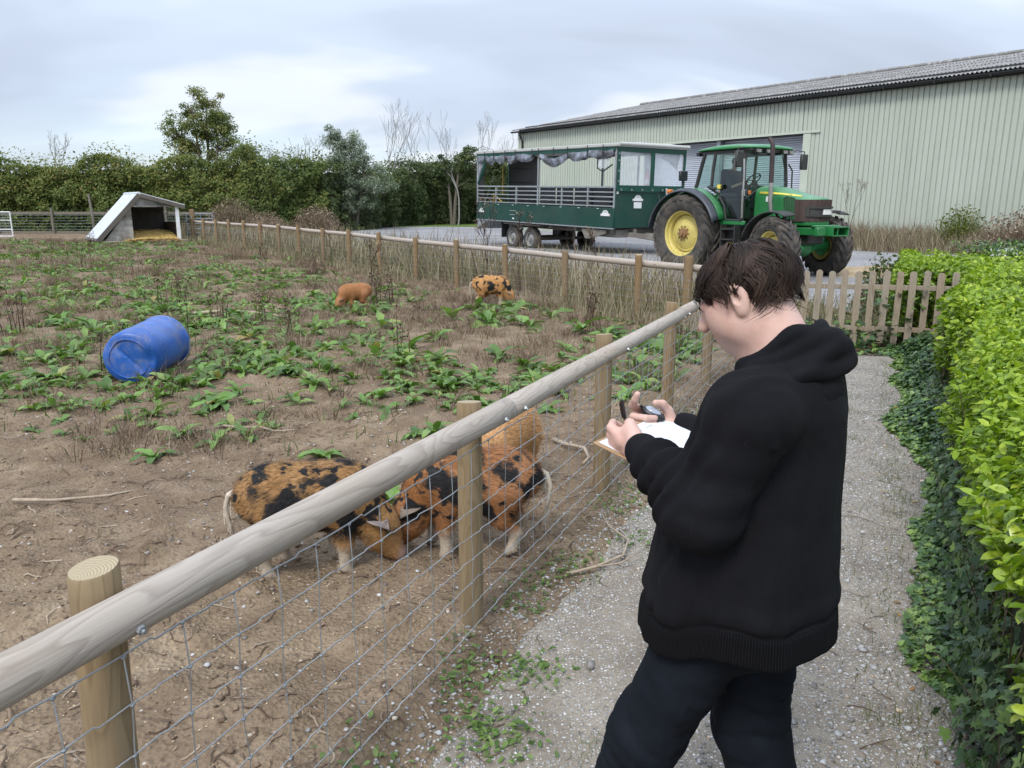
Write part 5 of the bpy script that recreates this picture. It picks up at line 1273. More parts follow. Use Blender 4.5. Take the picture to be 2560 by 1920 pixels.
def blade_arrays(P, H, lean, width, seg=3, curve=1.0, r=rng):
    """thin tapering blades; lean (n,2) is the sideways reach at the tip"""
    n = len(P); az = r.uniform(0, math.pi, n); wx, wy = np.cos(az), np.sin(az); rows = []
    for i in range(seg):
        f = i / seg; w = width * (1 - 0.75 * f) * 0.5; g = f ** (1 + curve)
        c = P + np.stack([lean[:, 0] * g, lean[:, 1] * g, H * f], 1)
        o = np.stack([wx * w, wy * w, np.zeros(n)], 1); rows += [c - o, c + o]
    rows.append(P + np.stack([lean[:, 0], lean[:, 1], H * (1 - 0.10 * np.hypot(lean[:, 0], lean[:, 1]) / np.maximum(H, 1e-3))], 1))
    V = np.stack(rows, 1); k = 2 * seg + 1; Fs = []
    for i in range(seg - 1): Fs += [(2 * i, 2 * i + 1, 2 * i + 3), (2 * i, 2 * i + 3, 2 * i + 2)]
    Fs.append((2 * seg - 2, 2 * seg - 1, 2 * seg))
    Fi = (np.array(Fs)[None] + (np.arange(n) * k)[:, None, None]).reshape(-1, 3)
    return V.reshape(-1, 3), Fi, k
def blades(name, P, H, lean, width, mat, parent=None, seg=3, tint=None, r=rng):
    V, Fi, k = blade_arrays(P, H, lean, width, seg, 1.0, r)
    tn = r.random(len(P)) if tint is None else tint
    return link(name, np_mesh(name, V, Fi, attrs={'rnd': np.repeat(tn, k)}), mat, parent)
def unit(a): return a / (np.linalg.norm(a, axis=1)[:, None] + 1e-9)
def poly_at(pts, s):
    pts = np.asarray(pts, float); L = np.concatenate([[0], np.cumsum(np.linalg.norm(np.diff(pts, axis=0), axis=1))])
    x = np.interp(s, L, pts[:, 0]); y = np.interp(s, L, pts[:, 1])
    e = 0.3; dx = np.interp(s + e, L, pts[:, 0]) - np.interp(s - e, L, pts[:, 0]); dy = np.interp(s + e, L, pts[:, 1]) - np.interp(s - e, L, pts[:, 1])
    d = np.stack([dx, dy], 1); d /= (np.linalg.norm(d, axis=1)[:, None] + 1e-9)
    return x, y, d, L[-1]

M['bark'] = plain('bark', (0.14, 0.12, 0.095), 0.9, 0, 0.25, 12, 0.6)
M['dead_bark'] = plain('dead_bark', (0.25, 0.245, 0.235), 0.9, 0, 0.2, 12, 0.4)
M['twig_shade'] = plain('hedge_twigs_shade', (0.045, 0.045, 0.022), 0.95, 0, 0.4, 3, 0.6)
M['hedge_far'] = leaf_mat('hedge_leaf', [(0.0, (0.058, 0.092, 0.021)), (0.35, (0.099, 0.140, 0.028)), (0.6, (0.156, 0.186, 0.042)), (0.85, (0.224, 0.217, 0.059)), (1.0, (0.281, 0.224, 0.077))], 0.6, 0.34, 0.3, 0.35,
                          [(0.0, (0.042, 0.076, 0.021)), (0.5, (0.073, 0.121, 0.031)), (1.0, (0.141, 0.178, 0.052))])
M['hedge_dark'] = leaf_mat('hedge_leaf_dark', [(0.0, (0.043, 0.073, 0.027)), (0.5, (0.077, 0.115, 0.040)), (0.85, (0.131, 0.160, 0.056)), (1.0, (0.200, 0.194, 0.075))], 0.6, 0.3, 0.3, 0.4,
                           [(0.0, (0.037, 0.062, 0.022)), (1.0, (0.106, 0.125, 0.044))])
M['ash_leaf'] = leaf_mat('ash_leaf', [(0.0, (0.090, 0.143, 0.045)), (0.5, (0.150, 0.207, 0.069)), (0.85, (0.225, 0.262, 0.093)), (1.0, (0.315, 0.262, 0.105))], 0.55, 0.42, 0.35, 0.6,
                         [(0.0, (0.128, 0.150, 0.045)), (1.0, (0.300, 0.255, 0.098))])
M['willow_leaf'] = leaf_mat('willow_leaf', [(0.0, (0.126, 0.168, 0.110)), (0.5, (0.221, 0.273, 0.200)), (0.85, (0.357, 0.410, 0.336)), (1.0, (0.525, 0.567, 0.504))], 0.55, 0.3, 0.35, 0.5,
                            [(0.0, (0.053, 0.079, 0.042)), (1.0, (0.126, 0.158, 0.095))])

# ------------------------------------------------------------------ tall hedge beyond the paddock
def leaf_hedge(name, label, pts, height, depth, n, size, mat, seed, base_z=0.22, top_noise=0.7):
    h_o = thing(name, label, 'hedge', (0, 0, 0))
    r = np.random.default_rng(seed)
    _, _, _, L = poly_at(pts, np.array([0.0]))
    s = r.uniform(0, L, n); x, y, d, _ = poly_at(pts, s)
    nr = np.stack([d[:, 1], -d[:, 0]], 1)                       # side facing the camera
    topz = height(s) + (fbm2(s * 0.35, s * 0 + seed, 3, seed) - 0.5) * 1.9 * top_noise + (noise2(s * 2.3, s * 0, seed + 5) - 0.5) * 0.8 * top_noise
    f = r.random(n)
    face = r.random(n) < 0.74
    bul = (fbm2(s * 0.55, f * 3.0, 3, seed + 9) - 0.5) * 1.8 + (fbm2(s * 1.9, f * 8.0, 2, seed + 19) - 0.5) * 1.0
    off = np.where(face, depth / 2 + bul - r.random(n) ** 2 * 0.7 + 0.25 * np.sin(f * 3.1), r.uniform(-depth / 2, depth / 2, n))
    z = np.where(face, 0.05 + f * (topz - 0.1), topz - r.random(n) ** 2 * 0.6 + np.where(r.random(n) < 0.25, r.random(n) ** 2 * 0.9, 0))
    P = np.stack([x + nr[:, 0] * off, y + nr[:, 1] * off, base_z + z], 1)
    N = unit(np.stack([nr[:, 0], nr[:, 1], np.full(n, 0.5)], 1) * np.where(face, 1.0, 0.3)[:, None] + np.stack([np.zeros(n), np.zeros(n), np.where(face, 0, 0.9)], 1) + r.normal(0, 0.55, (n, 3)))
    Ld = r.normal(0, 1, (n, 3)) + np.array([0, 0, -0.3])
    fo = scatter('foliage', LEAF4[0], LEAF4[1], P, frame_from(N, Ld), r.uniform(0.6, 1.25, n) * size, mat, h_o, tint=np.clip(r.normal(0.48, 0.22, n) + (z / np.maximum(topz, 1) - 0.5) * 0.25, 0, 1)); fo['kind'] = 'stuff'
    # inner twig mass, one sheet coloured dark so gaps between leaves read as shade
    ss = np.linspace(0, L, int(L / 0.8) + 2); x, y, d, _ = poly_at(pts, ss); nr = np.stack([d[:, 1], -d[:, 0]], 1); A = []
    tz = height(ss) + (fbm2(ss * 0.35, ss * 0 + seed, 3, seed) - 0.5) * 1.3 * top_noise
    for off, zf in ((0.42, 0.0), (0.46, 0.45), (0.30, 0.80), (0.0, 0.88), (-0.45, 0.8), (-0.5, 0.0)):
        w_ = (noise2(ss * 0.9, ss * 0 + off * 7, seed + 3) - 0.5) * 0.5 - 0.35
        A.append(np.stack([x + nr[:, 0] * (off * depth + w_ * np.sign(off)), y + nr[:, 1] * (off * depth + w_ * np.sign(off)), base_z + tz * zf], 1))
    MB().grid(np.array(A)).obj('branches', M['twig_shade'], h_o, fix=False)
    # shoots that stand above the clipped top
    m = int(L * 4); s2 = r.uniform(0, L, m); x, y, d, _ = poly_at(pts, s2)
    hz = height(s2) + (fbm2(s2 * 0.35, s2 * 0 + seed, 3, seed) - 0.5) * 1.3 * top_noise - 0.3
    P = np.stack([x, y + r.normal(0, 0.4, m), base_z + hz], 1)
    blades('shoots', P, r.uniform(0.4, 1.15, m), r.normal(0, 0.16, (m, 2)), 0.022, M['bark'], h_o)['kind'] = 'stuff'
    k = 7; PP = np.repeat(P, k, 0); fr = r.uniform(0.35, 1.0, len(PP)); PP = PP + np.stack([r.normal(0, 0.1, len(PP)), r.normal(0, 0.1, len(PP)), fr * 0.8], 1)
    scatter('shoot_leaves', LEAF4[0], LEAF4[1], PP, rand_rot(len(PP), 0, 2.6, r), r.uniform(0.5, 1.0, len(PP)) * size, mat, h_o)['kind'] = 'stuff'
    return h_o
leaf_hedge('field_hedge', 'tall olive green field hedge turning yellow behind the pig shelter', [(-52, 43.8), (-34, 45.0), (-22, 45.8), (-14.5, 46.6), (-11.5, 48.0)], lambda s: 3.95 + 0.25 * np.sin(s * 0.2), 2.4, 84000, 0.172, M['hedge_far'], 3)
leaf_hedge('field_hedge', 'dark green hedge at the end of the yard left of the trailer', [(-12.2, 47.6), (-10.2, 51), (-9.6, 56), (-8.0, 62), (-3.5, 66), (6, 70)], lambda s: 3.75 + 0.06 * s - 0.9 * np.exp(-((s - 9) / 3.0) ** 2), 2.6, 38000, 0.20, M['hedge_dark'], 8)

# ------------------------------------------------------------------ trees
def grow(m, p, d, L, r0, depth, rs, tips, spread=0.55, up=0.15, split=(2, 3), shrink=0.74, n=6, minr=0.006):
    """bare branching: tubes into m, tips collected"""
    k = 4; pts = [np.array(p)]; q = np.array(p, float); dd = np.array(d, float)
    for i in range(k):
        dd = dd + rs.normal(0, 0.10, 3) + np.array([0, 0, up * 0.35]); dd /= np.linalg.norm(dd); q = q + dd * L / k; pts.append(q.copy())
    r1 = max(minr, r0 * 0.66); m.tube(pts, np.linspace(r0, r1, k + 1), n if depth > 1 else 4, caps=False)
    if depth == 0: tips.append(q); return
    for j in range(rs.integers(split[0], split[1] + 1)):
        a = rs.normal(0, 1, 3); a -= dd * a.dot(dd); a /= np.linalg.norm(a)
        nd = dd + a * spread * rs.uniform(0.6, 1.25) + np.array([0, 0, up]); nd /= np.linalg.norm(nd)
        st = pts[-1] if j < 2 else pts[rs.integers(2, k)]
        grow(m, st, nd, L * shrink * rs.uniform(0.8, 1.15), r1 * 0.85, depth - 1, rs, tips, spread, up, split, shrink, n, minr)
def bare_tree(label, x, y, h, seed, name='bare_tree', mat=None, depth=5, spread=0.42, r0=None, up=0.22, lean=(0, 0)):
    rs = np.random.default_rng(seed); z = float(macro(y)); o = thing(name, label, 'tree', (x, y, z))
    m = MB(); tips = []; tot = sum(0.74 ** i for i in range(depth + 1)); grow(m, (0, 0, 0), (lean[0], lean[1], 1), h / tot * 1.12, r0 or h * 0.009, depth, rs, tips, spread, up, minr=0.007)
    m.obj('branches', mat or M['dead_bark'], o, sharp=180, fix=False); return o
bare_tree('tallest pale bare dead tree standing behind the silvery willow', -9.3, 58, 8.7, 21, depth=5, spread=0.40)
bare_tree('pale dead tree with two bare stems right of the willow', -6.9, 60, 7.0, 23, depth=4, spread=0.55, lean=(-0.15, 0))
bare_tree('bare dead tree with pale trunk standing left of the trailer', -4.1, 60, 7.7, 27, depth=5, spread=0.5)
bare_tree('feathery bare tree top directly above the trailer rear corner', -2.2, 63, 8.4, 29, depth=5, spread=0.33)
bare_tree('low grey leafless bush above the hedge at left edge', -27.5, 47.2, 6.0, 31, 'bare_shrub', M['bark'], 5, 0.6, 0.09, 0.1)
bare_tree('thin leafless shrub showing above the hedge right of the leafy tree', -14.3, 48.4, 5.3, 33, 'bare_shrub', M['bark'], 5, 0.55, 0.07, 0.15)
bare_tree('sparse twiggy shrub poking above the hedge left of the willow', -12.2, 49.0, 5.2, 35, 'bare_shrub', M['bark'], 5, 0.6, 0.07, 0.12)
def clump_tree(name, label, base, stems, clumps, n_leaf, size, mat, seed, droop=0.0, cr=(0.28, 0.52), trunk=0.14, elong=1.0):
    """clumps: list of (centre, radii, count) lobes filled with leaf clumps joined by limbs"""
    rs = np.random.default_rng(seed); o = thing(name, label, 'tree', base)
    m = MB(); C = []
    for c, rad, k in clumps:
        for _ in range(k):
            v_ = rs.normal(0, 1, 3); v_ = v_ / np.linalg.norm(v_) * rs.random() ** 0.38
            C.append(np.array(c) + v_ * np.array(rad))
    C = np.array(C)
    hubs = []
    for (sx, sy, hz) in stems:
        pts = [np.array([sx * 0.15, sy * 0.15, -0.1]), np.array([sx * 0.4, sy * 0.4, hz * 0.4]), np.array([sx * 0.8, sy * 0.8, hz * 0.75]), np.array([sx, sy, hz])]
        m.tube(pts, [trunk, trunk * 0.8, trunk * 0.55, trunk * 0.2], 8, caps=False); hubs += [pts[1], pts[2], pts[3], (pts[1] + pts[2]) / 2]
    hubs = np.array(hubs)
    for c in C:
        cost = np.linalg.norm(hubs - c, axis=1) + np.maximum(0, hubs[:, 2] - c[2]) * 1.5; h_ = hubs[cost.argmin()]
        mid = (h_ + c) / 2 + np.array([0, 0, 0.18 * np.linalg.norm(c - h_)]) + rs.normal(0, 0.1, 3)
        m.tube([h_, mid, c], [0.035, 0.022, 0.008], 5, caps=False)
    m.obj('trunk', M['bark'], o, sharp=180, fix=False)
    per = n_leaf // len(C); n = per * len(C); CI = np.repeat(np.arange(len(C)), per); R_ = rs.uniform(cr[0], cr[1], len(C))[CI]
    v_ = unit(rs.normal(0, 1, (n, 3))) * (rs.random(n) ** 0.5)[:, None]
    P = C[CI] + v_ * (R_[:, None] * np.array([1.0, 1.0, 0.75]))
    N = unit(v_ + np.array([0, 0, 0.7]) + rs.normal(0, 0.5, (n, 3))); Ld = rs.normal(0, 1, (n, 3)) + np.array([0, 0, -droop])
    S = np.stack([np.full(n, 1.0 / elong), np.ones(n), np.ones(n)], 1) * (rs.uniform(0.6, 1.2, n) * size)[:, None]
    scatter('crown', LEAF4[0], LEAF4[1], P, frame_from(N, Ld), S, mat, o, tint=np.clip(rs.normal(0.5, 0.2, n) + (rs.random(len(C))[CI] - 0.5) * 0.5, 0, 1))['kind'] = 'stuff'
    return o
clump_tree('ash_tree', 'leafy green tree rising above the hedge behind the pig shelter', (-18.3, 47.8, 0.22), [(-0.5, 0, 6.5), (0.2, 0.2, 7.2), (1.0, -0.2, 6.2), (-1.4, 0.1, 5.0)],
           [((0.25, 0, 6.7), (1.35, 1.2, 1.65), 66), ((1.35, 0, 6.0), (0.8, 0.9, 1.15), 18), ((-1.85, 0, 5.9), (0.55, 0.7, 1.25), 13), ((-0.1, 0, 4.7), (1.9, 1.0, 0.8), 24), ((-1.3, 0, 5.2), (0.8, 0.8, 0.9), 12), ((2.35, 0, 4.5), (0.55, 0.5, 0.6), 8)], 21000, 0.125, M['ash_leaf'], 41)
clump_tree('willow_tree', 'silvery grey green willow bending in the wind behind the far fence', (-9.9, 49.2, 0.22), [(-0.9, 0, 5.2), (0.0, 0.2, 4.8), (0.9, -0.2, 4.0)],
           [((0.1, -0.3, 2.6), (1.7, 1.0, 1.6), 46), ((-0.8, 0, 4.6), (0.8, 0.7, 0.9), 20), ((0.4, 0, 4.5), (0.8, 0.7, 0.8), 14), ((-1.1, 0, 5.6), (0.35, 0.4, 0.7), 8), ((0.1, 0, 5.4), (0.4, 0.4, 0.5), 6), ((1.6, -0.2, 3.0), (1.0, 0.9, 1.2), 16)], 17000, 0.17, M['willow_leaf'], 43, 0.8, (0.3, 0.55), 0.11, 1.9)
clump_tree('small_tree', 'dark green ivy clad tree left of the trailer', (-4.6, 61, 0.22), [(-0.4, 0, 4.8), (0.6, 0, 5.0)],
           [((-0.9, 0, 4.3), (0.7, 0.7, 1.3), 16), ((1.2, 0, 4.6), (1.2, 1.0, 1.2), 22), ((3.2, 0.5, 4.6), (1.4, 1.0, 1.3), 20)], 7000, 0.19, M['hedge_dark'], 47)
# ------------------------------------------------------------------ clipped hedge on the right, with ivy at its foot
M['gris'] = leaf_mat('bright_hedge_leaf', [(0.0, (0.075, 0.135, 0.012)), (0.3, (0.135, 0.225, 0.016)), (0.6, (0.235, 0.345, 0.022)), (0.85, (0.34, 0.445, 0.035)), (1.0, (0.43, 0.50, 0.06))], 0.42, 0.28, 0.35, 1.6)
M['gris_obj'] = leaf_mat('bright_hedge_leaf_single', [(0.0, (0.115, 0.20, 0.016)), (0.5, (0.23, 0.34, 0.022)), (1.0, (0.40, 0.48, 0.05))], 0.30, 0.28, 0.55, 1.6, obj_rand=True)
M['ivy'] = leaf_mat('ivy_leaf', [(0.0, (0.026, 0.055, 0.024)), (0.4, (0.048, 0.100, 0.036)), (0.7, (0.100, 0.180, 0.046)), (1.0, (0.23, 0.33, 0.08))], 0.36, 0.18, 0.4, 2.2)
M['stem'] = plain('hedge_stem', (0.10, 0.075, 0.045), 0.85, 0, 0.2, 20)
M['hedge_shade'] = plain('hedge_inner_shade', (0.018, 0.022, 0.010), 0.95, 0, 0.4, 6, 0.5)  # near-black, stands for the shade behind the leaves
def hz_pt(s, d, z): return np.stack([NF_P[0] + s * NF_D[0] + d * PN[0], NF_P[1] + s * NF_D[1] + d * PN[1], z], 1)
def hedge_front(s): return np.where(s < 8.5, 1.82 + 0.16 * smooth01((s - 1.5) / 2.5) + 0.40 * smooth01((s - 4.5) / 3.2), 1.75) + (fbm2(s * 0.9, s * 0, 2, 91) - 0.5) * 0.16
hd = thing('clipped_hedge', 'low clipped hedge with glossy bright yellow green leaves beside the path', 'hedge', (0, 0, 0))
r = np.random.default_rng(17)
def hedge_leaves(n, s_lo, s_hi, z_lo, size, power=1.0):
    s = s_lo + (s_hi - s_lo) * r.random(n) ** power
    fr = hedge_front(s); d1 = 4.6 + 0.0 * s
    top = 1.0 + (fbm2(s * 1.3, s * 0 + 3, 2, 95) - 0.5) * 0.09
    isf = r.random(n) < 0.52
    f = r.random(n)
    lump = (fbm2(s * 3.2, f * 4.0, 3, 97) - 0.5)
    dd = np.where(isf, fr + lump * 0.34 + 0.30 * (1 - f) ** 2 * 0.5 + r.random(n) ** 1.6 * 0.20 + np.maximum(f - 0.82, 0) * 0.7, fr + 0.05 + (d1 - fr) * r.random(n) ** 1.3)
    tl_ = (fbm2(s * 2.6, dd * 2.6, 3, 99) - 0.5) * 0.20
    z_lo = z_lo + 0.20 * (1 - smooth01((s - 0.2) / 2.2)); z = np.where(isf, z_lo + (top - z_lo) * f, top + tl_ - r.random(n) ** 1.5 * 0.16)
    z = np.where((~isf) & (r.random(n) < 0.10), z + r.random(n) * 0.07, z)
    P = hz_pt(s, dd, z - 0.02)
    out = np.stack([-PN[0] * np.ones(n), -PN[1] * np.ones(n), np.zeros(n)], 1)
    upv = np.array([0, 0, 1.0])
    N = unit(np.where(isf[:, None], out * 0.55 + upv * 0.75, out * 0.12 + upv * 0.9) + r.normal(0, 0.42, (n, 3)))
    Ld = np.where(isf[:, None], out * 0.8 + upv * 0.5, upv * 0.4 + out * 0.15) + r.normal(0, 0.6, (n, 3))
    S = r.uniform(0.65, 1.2, n) * size
    tint = np.clip(r.normal(0.42, 0.20, n) + np.where(isf, (f - 0.6) * 0.35, 0.16), 0, 1)
    return P, frame_from(N, Ld), S, tint
P, R_, S_l, tn = hedge_leaves(52000, -2.6, 4.2, 0.20, 0.047)
view = np.linalg.norm(P - np.array([0, 0, 1.7]), axis=1)
infr = (P[:, 1] > -0.2) & (P[:, 0] < 1.6 * P[:, 1] + 3.2)
P, R_, S_l, tn, view = P[infr], R_[infr], S_l[infr], tn[infr], view[infr]
key = view - 0.25 * S_l / 0.047 + 9 * ((P[:, 1] < 0.9) | (P[:, 0] / (P[:, 1] * 0.974 + (1.7 - P[:, 2]) * 0.2255) > 0.68))
big = np.argsort(key)[:290]; rest = np.ones(len(P), bool); rest[big] = False
nearm = rest & (view < 3.0) & (P[:, 0] < 0.75 * P[:, 1] + 0.6); farm = rest & ~nearm
scatter('foliage', OVAL[0], OVAL[1], P[nearm], R_[nearm], S_l[nearm], M['gris'], hd, smooth=True, tint=tn[nearm])['kind'] = 'stuff'
scatter('foliage', OVAL6[0], OVAL6[1], P[farm], R_[farm], S_l[farm], M['gris'], hd, smooth=True, tint=tn[farm])['kind'] = 'stuff'
lm = np_mesh('leaf', OVAL[0], OVAL[1], smooth=True)
for q in big:
    o = link('leaf', lm, M['gris_obj'], hd); mw = Matrix(R_[q].tolist()).to_4x4(); mw.translation = Vector(P[q]); o.matrix_local = mw @ Matrix.Scale(float(S_l[q] * 1.08), 4)
P, R_, S_l, tn = hedge_leaves(52000, 4.0, 11.4, 0.18, 0.066)
q_ = 2600; s_ = r.uniform(8.15, 8.75, q_); P2 = hz_pt(s_, r.uniform(1.65, 2.5, q_), r.uniform(0.1, 1.0, q_)); P = np.concatenate([P, P2]); R_ = np.concatenate([R_, rand_rot(q_, 0.2, 1.4, r)]); S_l = np.concatenate([S_l, r.uniform(0.05, 0.08, q_)]); tn = np.concatenate([tn, np.clip(r.normal(0.4, 0.2, q_), 0, 1)])
keep = P[:, 0] < 99
fo = scatter('foliage', LEAF4[0] * np.array([0.95, 1, 1]), LEAF4[1], P[keep], R_[keep], S_l[keep], M['gris'], hd, tint=tn[keep]); fo['kind'] = 'stuff'
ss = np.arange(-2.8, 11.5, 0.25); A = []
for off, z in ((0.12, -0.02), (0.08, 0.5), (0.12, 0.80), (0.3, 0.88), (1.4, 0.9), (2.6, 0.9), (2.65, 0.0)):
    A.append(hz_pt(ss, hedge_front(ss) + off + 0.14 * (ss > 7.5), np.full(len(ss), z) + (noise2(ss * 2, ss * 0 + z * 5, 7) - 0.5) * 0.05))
MB().grid(np.array(A)).obj('inner_shade', M['hedge_shade'], hd, fix=False)  # solid sheet with the hedge's inner shade painted into its colour
n = 700; s = r.uniform(-1.6, 5, n); P = hz_pt(s, hedge_front(s) + r.uniform(0.0, 0.2, n), r.uniform(0.05, 0.6, n))
blades('stems', P, r.uniform(0.2, 0.45, n), r.normal(0, 0.12, (n, 2)), 0.007, M['stem'], hd)['kind'] = 'stuff'
# ivy carpet
iv = thing('ivy', 'dark green ivy creeping along the foot of the clipped hedge', 'ivy', (0, 0, 0))
n = 26000; s = -2.3 + 10.2 * r.random(n) ** 1.15; a = r.random(n)
ed = 1.74 + (fbm2(s * 1.7, s * 0, 3, 121) - 0.5) * 0.42
dd = ed + a * (2.12 - ed) + 0.0
mound = 0.24 * smooth01((dd - ed) / 0.40) + (fbm2(s * 3, dd * 3, 2, 123) - 0.4) * 0.12
P = hz_pt(s, dd, np.zeros(n)); P[:, 2] = macro(P[:, 1]) - 0.03 + np.maximum(0.006, mound * r.uniform(0.55, 1.05, n))
N = unit(np.stack([-PN[0] * 0.45 * np.ones(n), -PN[1] * 0.45 * np.ones(n), np.ones(n)], 1) + r.normal(0, 0.35, (n, 3)))
keep = P[:, 1] > 0.3
sz = r.uniform(0.55, 1.2, n) * np.where(s < 2.5, 0.033, 0.042)
tint = np.clip(r.beta(1.6, 2.4, n) + np.where(a < 0.25, 0.3, 0), 0, 1)
fr_ = frame_from(N, r.normal(0, 1, (n, 3)))
for msk, tv_ in ((keep & (s < 1.2), IVY), (keep & (s >= 1.2), IVY6)): scatter('leaves', tv_[0], tv_[1], P[msk], fr_[msk], sz[msk], M['ivy'], iv, tint=tint[msk])['kind'] = 'stuff'
n = 6500; s = -2.3 + 7.5 * r.random(n) ** 1.3; zz_ = r.random(n) ** 1.2 * (0.52 - 0.22 * smooth01((s - 0.5) / 3)); P = hz_pt(s, hedge_front(s) + 0.02 + r.normal(0, 0.035, n) + 0.05 * (fbm2(s * 5, zz_ * 6, 2, 127) - 0.5), zz_)
N = unit(np.stack([-PN[0] * np.ones(n), -PN[1] * np.ones(n), 0.5 * np.ones(n)], 1) + r.normal(0, 0.4, (n, 3)))
scatter('climbing_leaves', IVY[0], IVY[1], P, frame_from(N, r.normal(0, 1, (n, 3)) + np.array([0, 0, -0.6])), r.uniform(0.022, 0.048, n), M['ivy'], iv, tint=np.clip(r.beta(1.6, 2.2, n), 0, 1))['kind'] = 'stuff'
# darker shrub behind the hedge at right
gs = thing('dark_shrub', 'low grey green shrub on the far side of the clipped hedge at right edge', 'shrub', (0, 0, 0))
n = 2600; P = np.stack([r.uniform(7.0, 9.4, n), r.uniform(11.2, 12.6, n), 0.75 + r.random(n) ** 0.6 * 0.42], 1)
scatter('foliage', LEAF4[0], LEAF4[1], P, rand_rot(n, 0, 1.4, r), r.uniform(0.04, 0.08, n), M['ivy'], gs)['kind'] = 'stuff'
MB().box((8.2, 11.9, 0.45), (2.3, 1.3, 0.8)).obj('branches', M['hedge_shade'], gs, bev=0.2, seg=2)  # plain box coloured near black as the shade inside the shrub

# ------------------------------------------------------------------ paddock weeds
M['dock'] = leaf_mat('dock_leaf', [(0.0, (0.067, 0.134, 0.029)), (0.45, (0.125, 0.215, 0.050)), (0.8, (0.177, 0.305, 0.071)), (0.95, (0.244, 0.354, 0.098)), (1.0, (0.342, 0.268, 0.098))], 0.42, 0.3, 0.45, 1.1)
M['dock_obj'] = leaf_mat('dock_leaf_single', [(0.0, (0.073, 0.146, 0.032)), (0.5, (0.128, 0.244, 0.049)), (1.0, (0.207, 0.354, 0.079))], 0.42, 0.25, 0.45, 1.1, obj_rand=True)
M['dead'] = leaf_mat('dead_weed', [(0.0, (0.11, 0.078, 0.058)), (0.4, (0.19, 0.138, 0.102)), (0.75, (0.27, 0.205, 0.150)), (1.0, (0.38, 0.31, 0.22))], 0.9, 0.1, 0.15, 0.8)
M['dark_stalk'] = leaf_mat('dark_stalk', [(0.0, (0.045, 0.026, 0.022)), (1.0, (0.11, 0.068, 0.05))], 0.85, 0.0, 0.2, 0.8)
M['straw_grass'] = leaf_mat('straw_grass', [(0.0, (0.16, 0.125, 0.08)), (0.4, (0.27, 0.225, 0.15)), (0.75, (0.37, 0.32, 0.225)), (1.0, (0.46, 0.41, 0.31))], 0.9, 0.15, 0.15, 0.6,
                             [(0.0, (0.10, 0.10, 0.05)), (1.0, (0.24, 0.22, 0.125))])
M['grass'] = leaf_mat('green_grass', [(0.0, (0.05, 0.085, 0.02)), (0.6, (0.10, 0.15, 0.035)), (1.0, (0.20, 0.20, 0.08))], 0.6, 0.25, 0.3, 1.0)
def in_paddock(x, y, m=0.25): return (d_near(x, y) < -m) & (d_far(x, y) < -m)
def weedy(x, y):
    """how overgrown the paddock is: bare soil by the fence, weeds further off"""
    f = smooth01((y - 4.9 + 0.10 * x + (fbm2(x * 0.55, y * 0.55, 3, 131) - 0.5) * 3.0) / 2.2)
    return f * (1 - 0.0 * y)
def spread_pts(n, x0, x1, y0, y1, fn, r=rng):
    x, y = r.uniform(x0, x1, n), y0 + (y1 - y0) * r.random(n) ** 1.5
    k = in_paddock(x, y) & (r.random(n) < fn(x, y)) & (np.abs(x) < y * 1.05 + 1.6); return x[k], y[k]
DL = [dock_leaf(), dock_leaf(0.13, 6, 0.75, 0.05), dock_leaf(0.20, 6, 0.4, 0.04)]
def rosette(x, y, k, size, rs):
    """leaf frames of one dock plant"""
    az = rs.uniform(0, 2 * math.pi) + np.arange(k) * 2.4 + rs.normal(0, 0.3, k)
    el = rs.uniform(0.08, 0.75, k)
    Ld = np.stack([np.cos(az) * np.cos(el), np.sin(az) * np.cos(el), np.sin(el)], 1)
    N = np.stack([-np.cos(az) * np.sin(el), -np.sin(az) * np.sin(el), np.cos(el)], 1) + rs.normal(0, 0.2, (k, 3))
    return frame_from(N, Ld), size * rs.uniform(0.6, 1.15, k)
def clumpy(x, y): return smooth01((fbm2(x * 0.42, y * 0.42, 3, 137) - 0.42) / 0.12)
# spread of dock leaves too many to count
r = np.random.default_rng(23)
x, y = spread_pts(12500, -25, 4, 4.4, 34, lambda x, y: weedy(x, y) * (0.10 + 0.90 * clumpy(x, y)), r)
Tl, Rl, Sl, Kl = [], [], [], []
BIGD = [(-2.55, 12.3, 0.34), (-2.85, 12.35, 0.30), (-2.2, 12.4, 0.34), (-0.6, 12.9, 0.36), (-0.15, 12.95, 0.38), (0.2, 13.0, 0.36), (-0.4, 12.7, 0.36), (0.05, 12.6, 0.36), (0.6, 11.8, 0.42), (-0.2, 11.9, 0.44), (-0.9, 11.6, 0.38), (1.25, 10.1, 0.36), (-1.85, 10.8, 0.38), (-7.0, 11.8, 0.38), (-7.8, 10.6, 0.38), (-5.2, 12.2, 0.34), (-8.9, 12.8, 0.38), (-5.9, 8.9, 0.34), (-2.9, 8.1, 0.30), (-1.9, 7.2, 0.30), (-3.0, 6.2, 0.26), (-0.6, 7.2, 0.28), (0.5, 7.6, 0.26), (1.75, 8.9, 0.34), (-2.0, 5.6, 0.22), (-9.5, 9.9, 0.4), (-6.6, 7.4, 0.34), (-5.6, 10.2, 0.36), (-6.1, 10.7, 0.38), (-7.3, 9.7, 0.36), (-4.4, 9.6, 0.32), (-3.4, 9.9, 0.30)]
for xx, yy, sz0 in BIGD:
    Rm, sz = rosette(xx, yy, 9, sz0, r); Tl.append(np.tile([xx, yy, 0.0], (9, 1))); Rl.append(Rm); Sl.append(sz)
for xx, yy in zip(x, y):
    k = r.integers(4, 9); Rm, sz = rosette(xx, yy, k, r.uniform(0.13, 0.27) * (1.0 if yy > 7 else 0.8), r)
    z = 0.0; Tl.append(np.tile([xx, yy, z + 0.0], (k, 1))); Rl.append(Rm); Sl.append(sz)
T_, R_, S_ = np.concatenate(Tl), np.concatenate(Rl), np.concatenate(Sl); T_[:, 2] = G(T_[:, 0], T_[:, 1])
yt = T_[:, 1] < 9.5
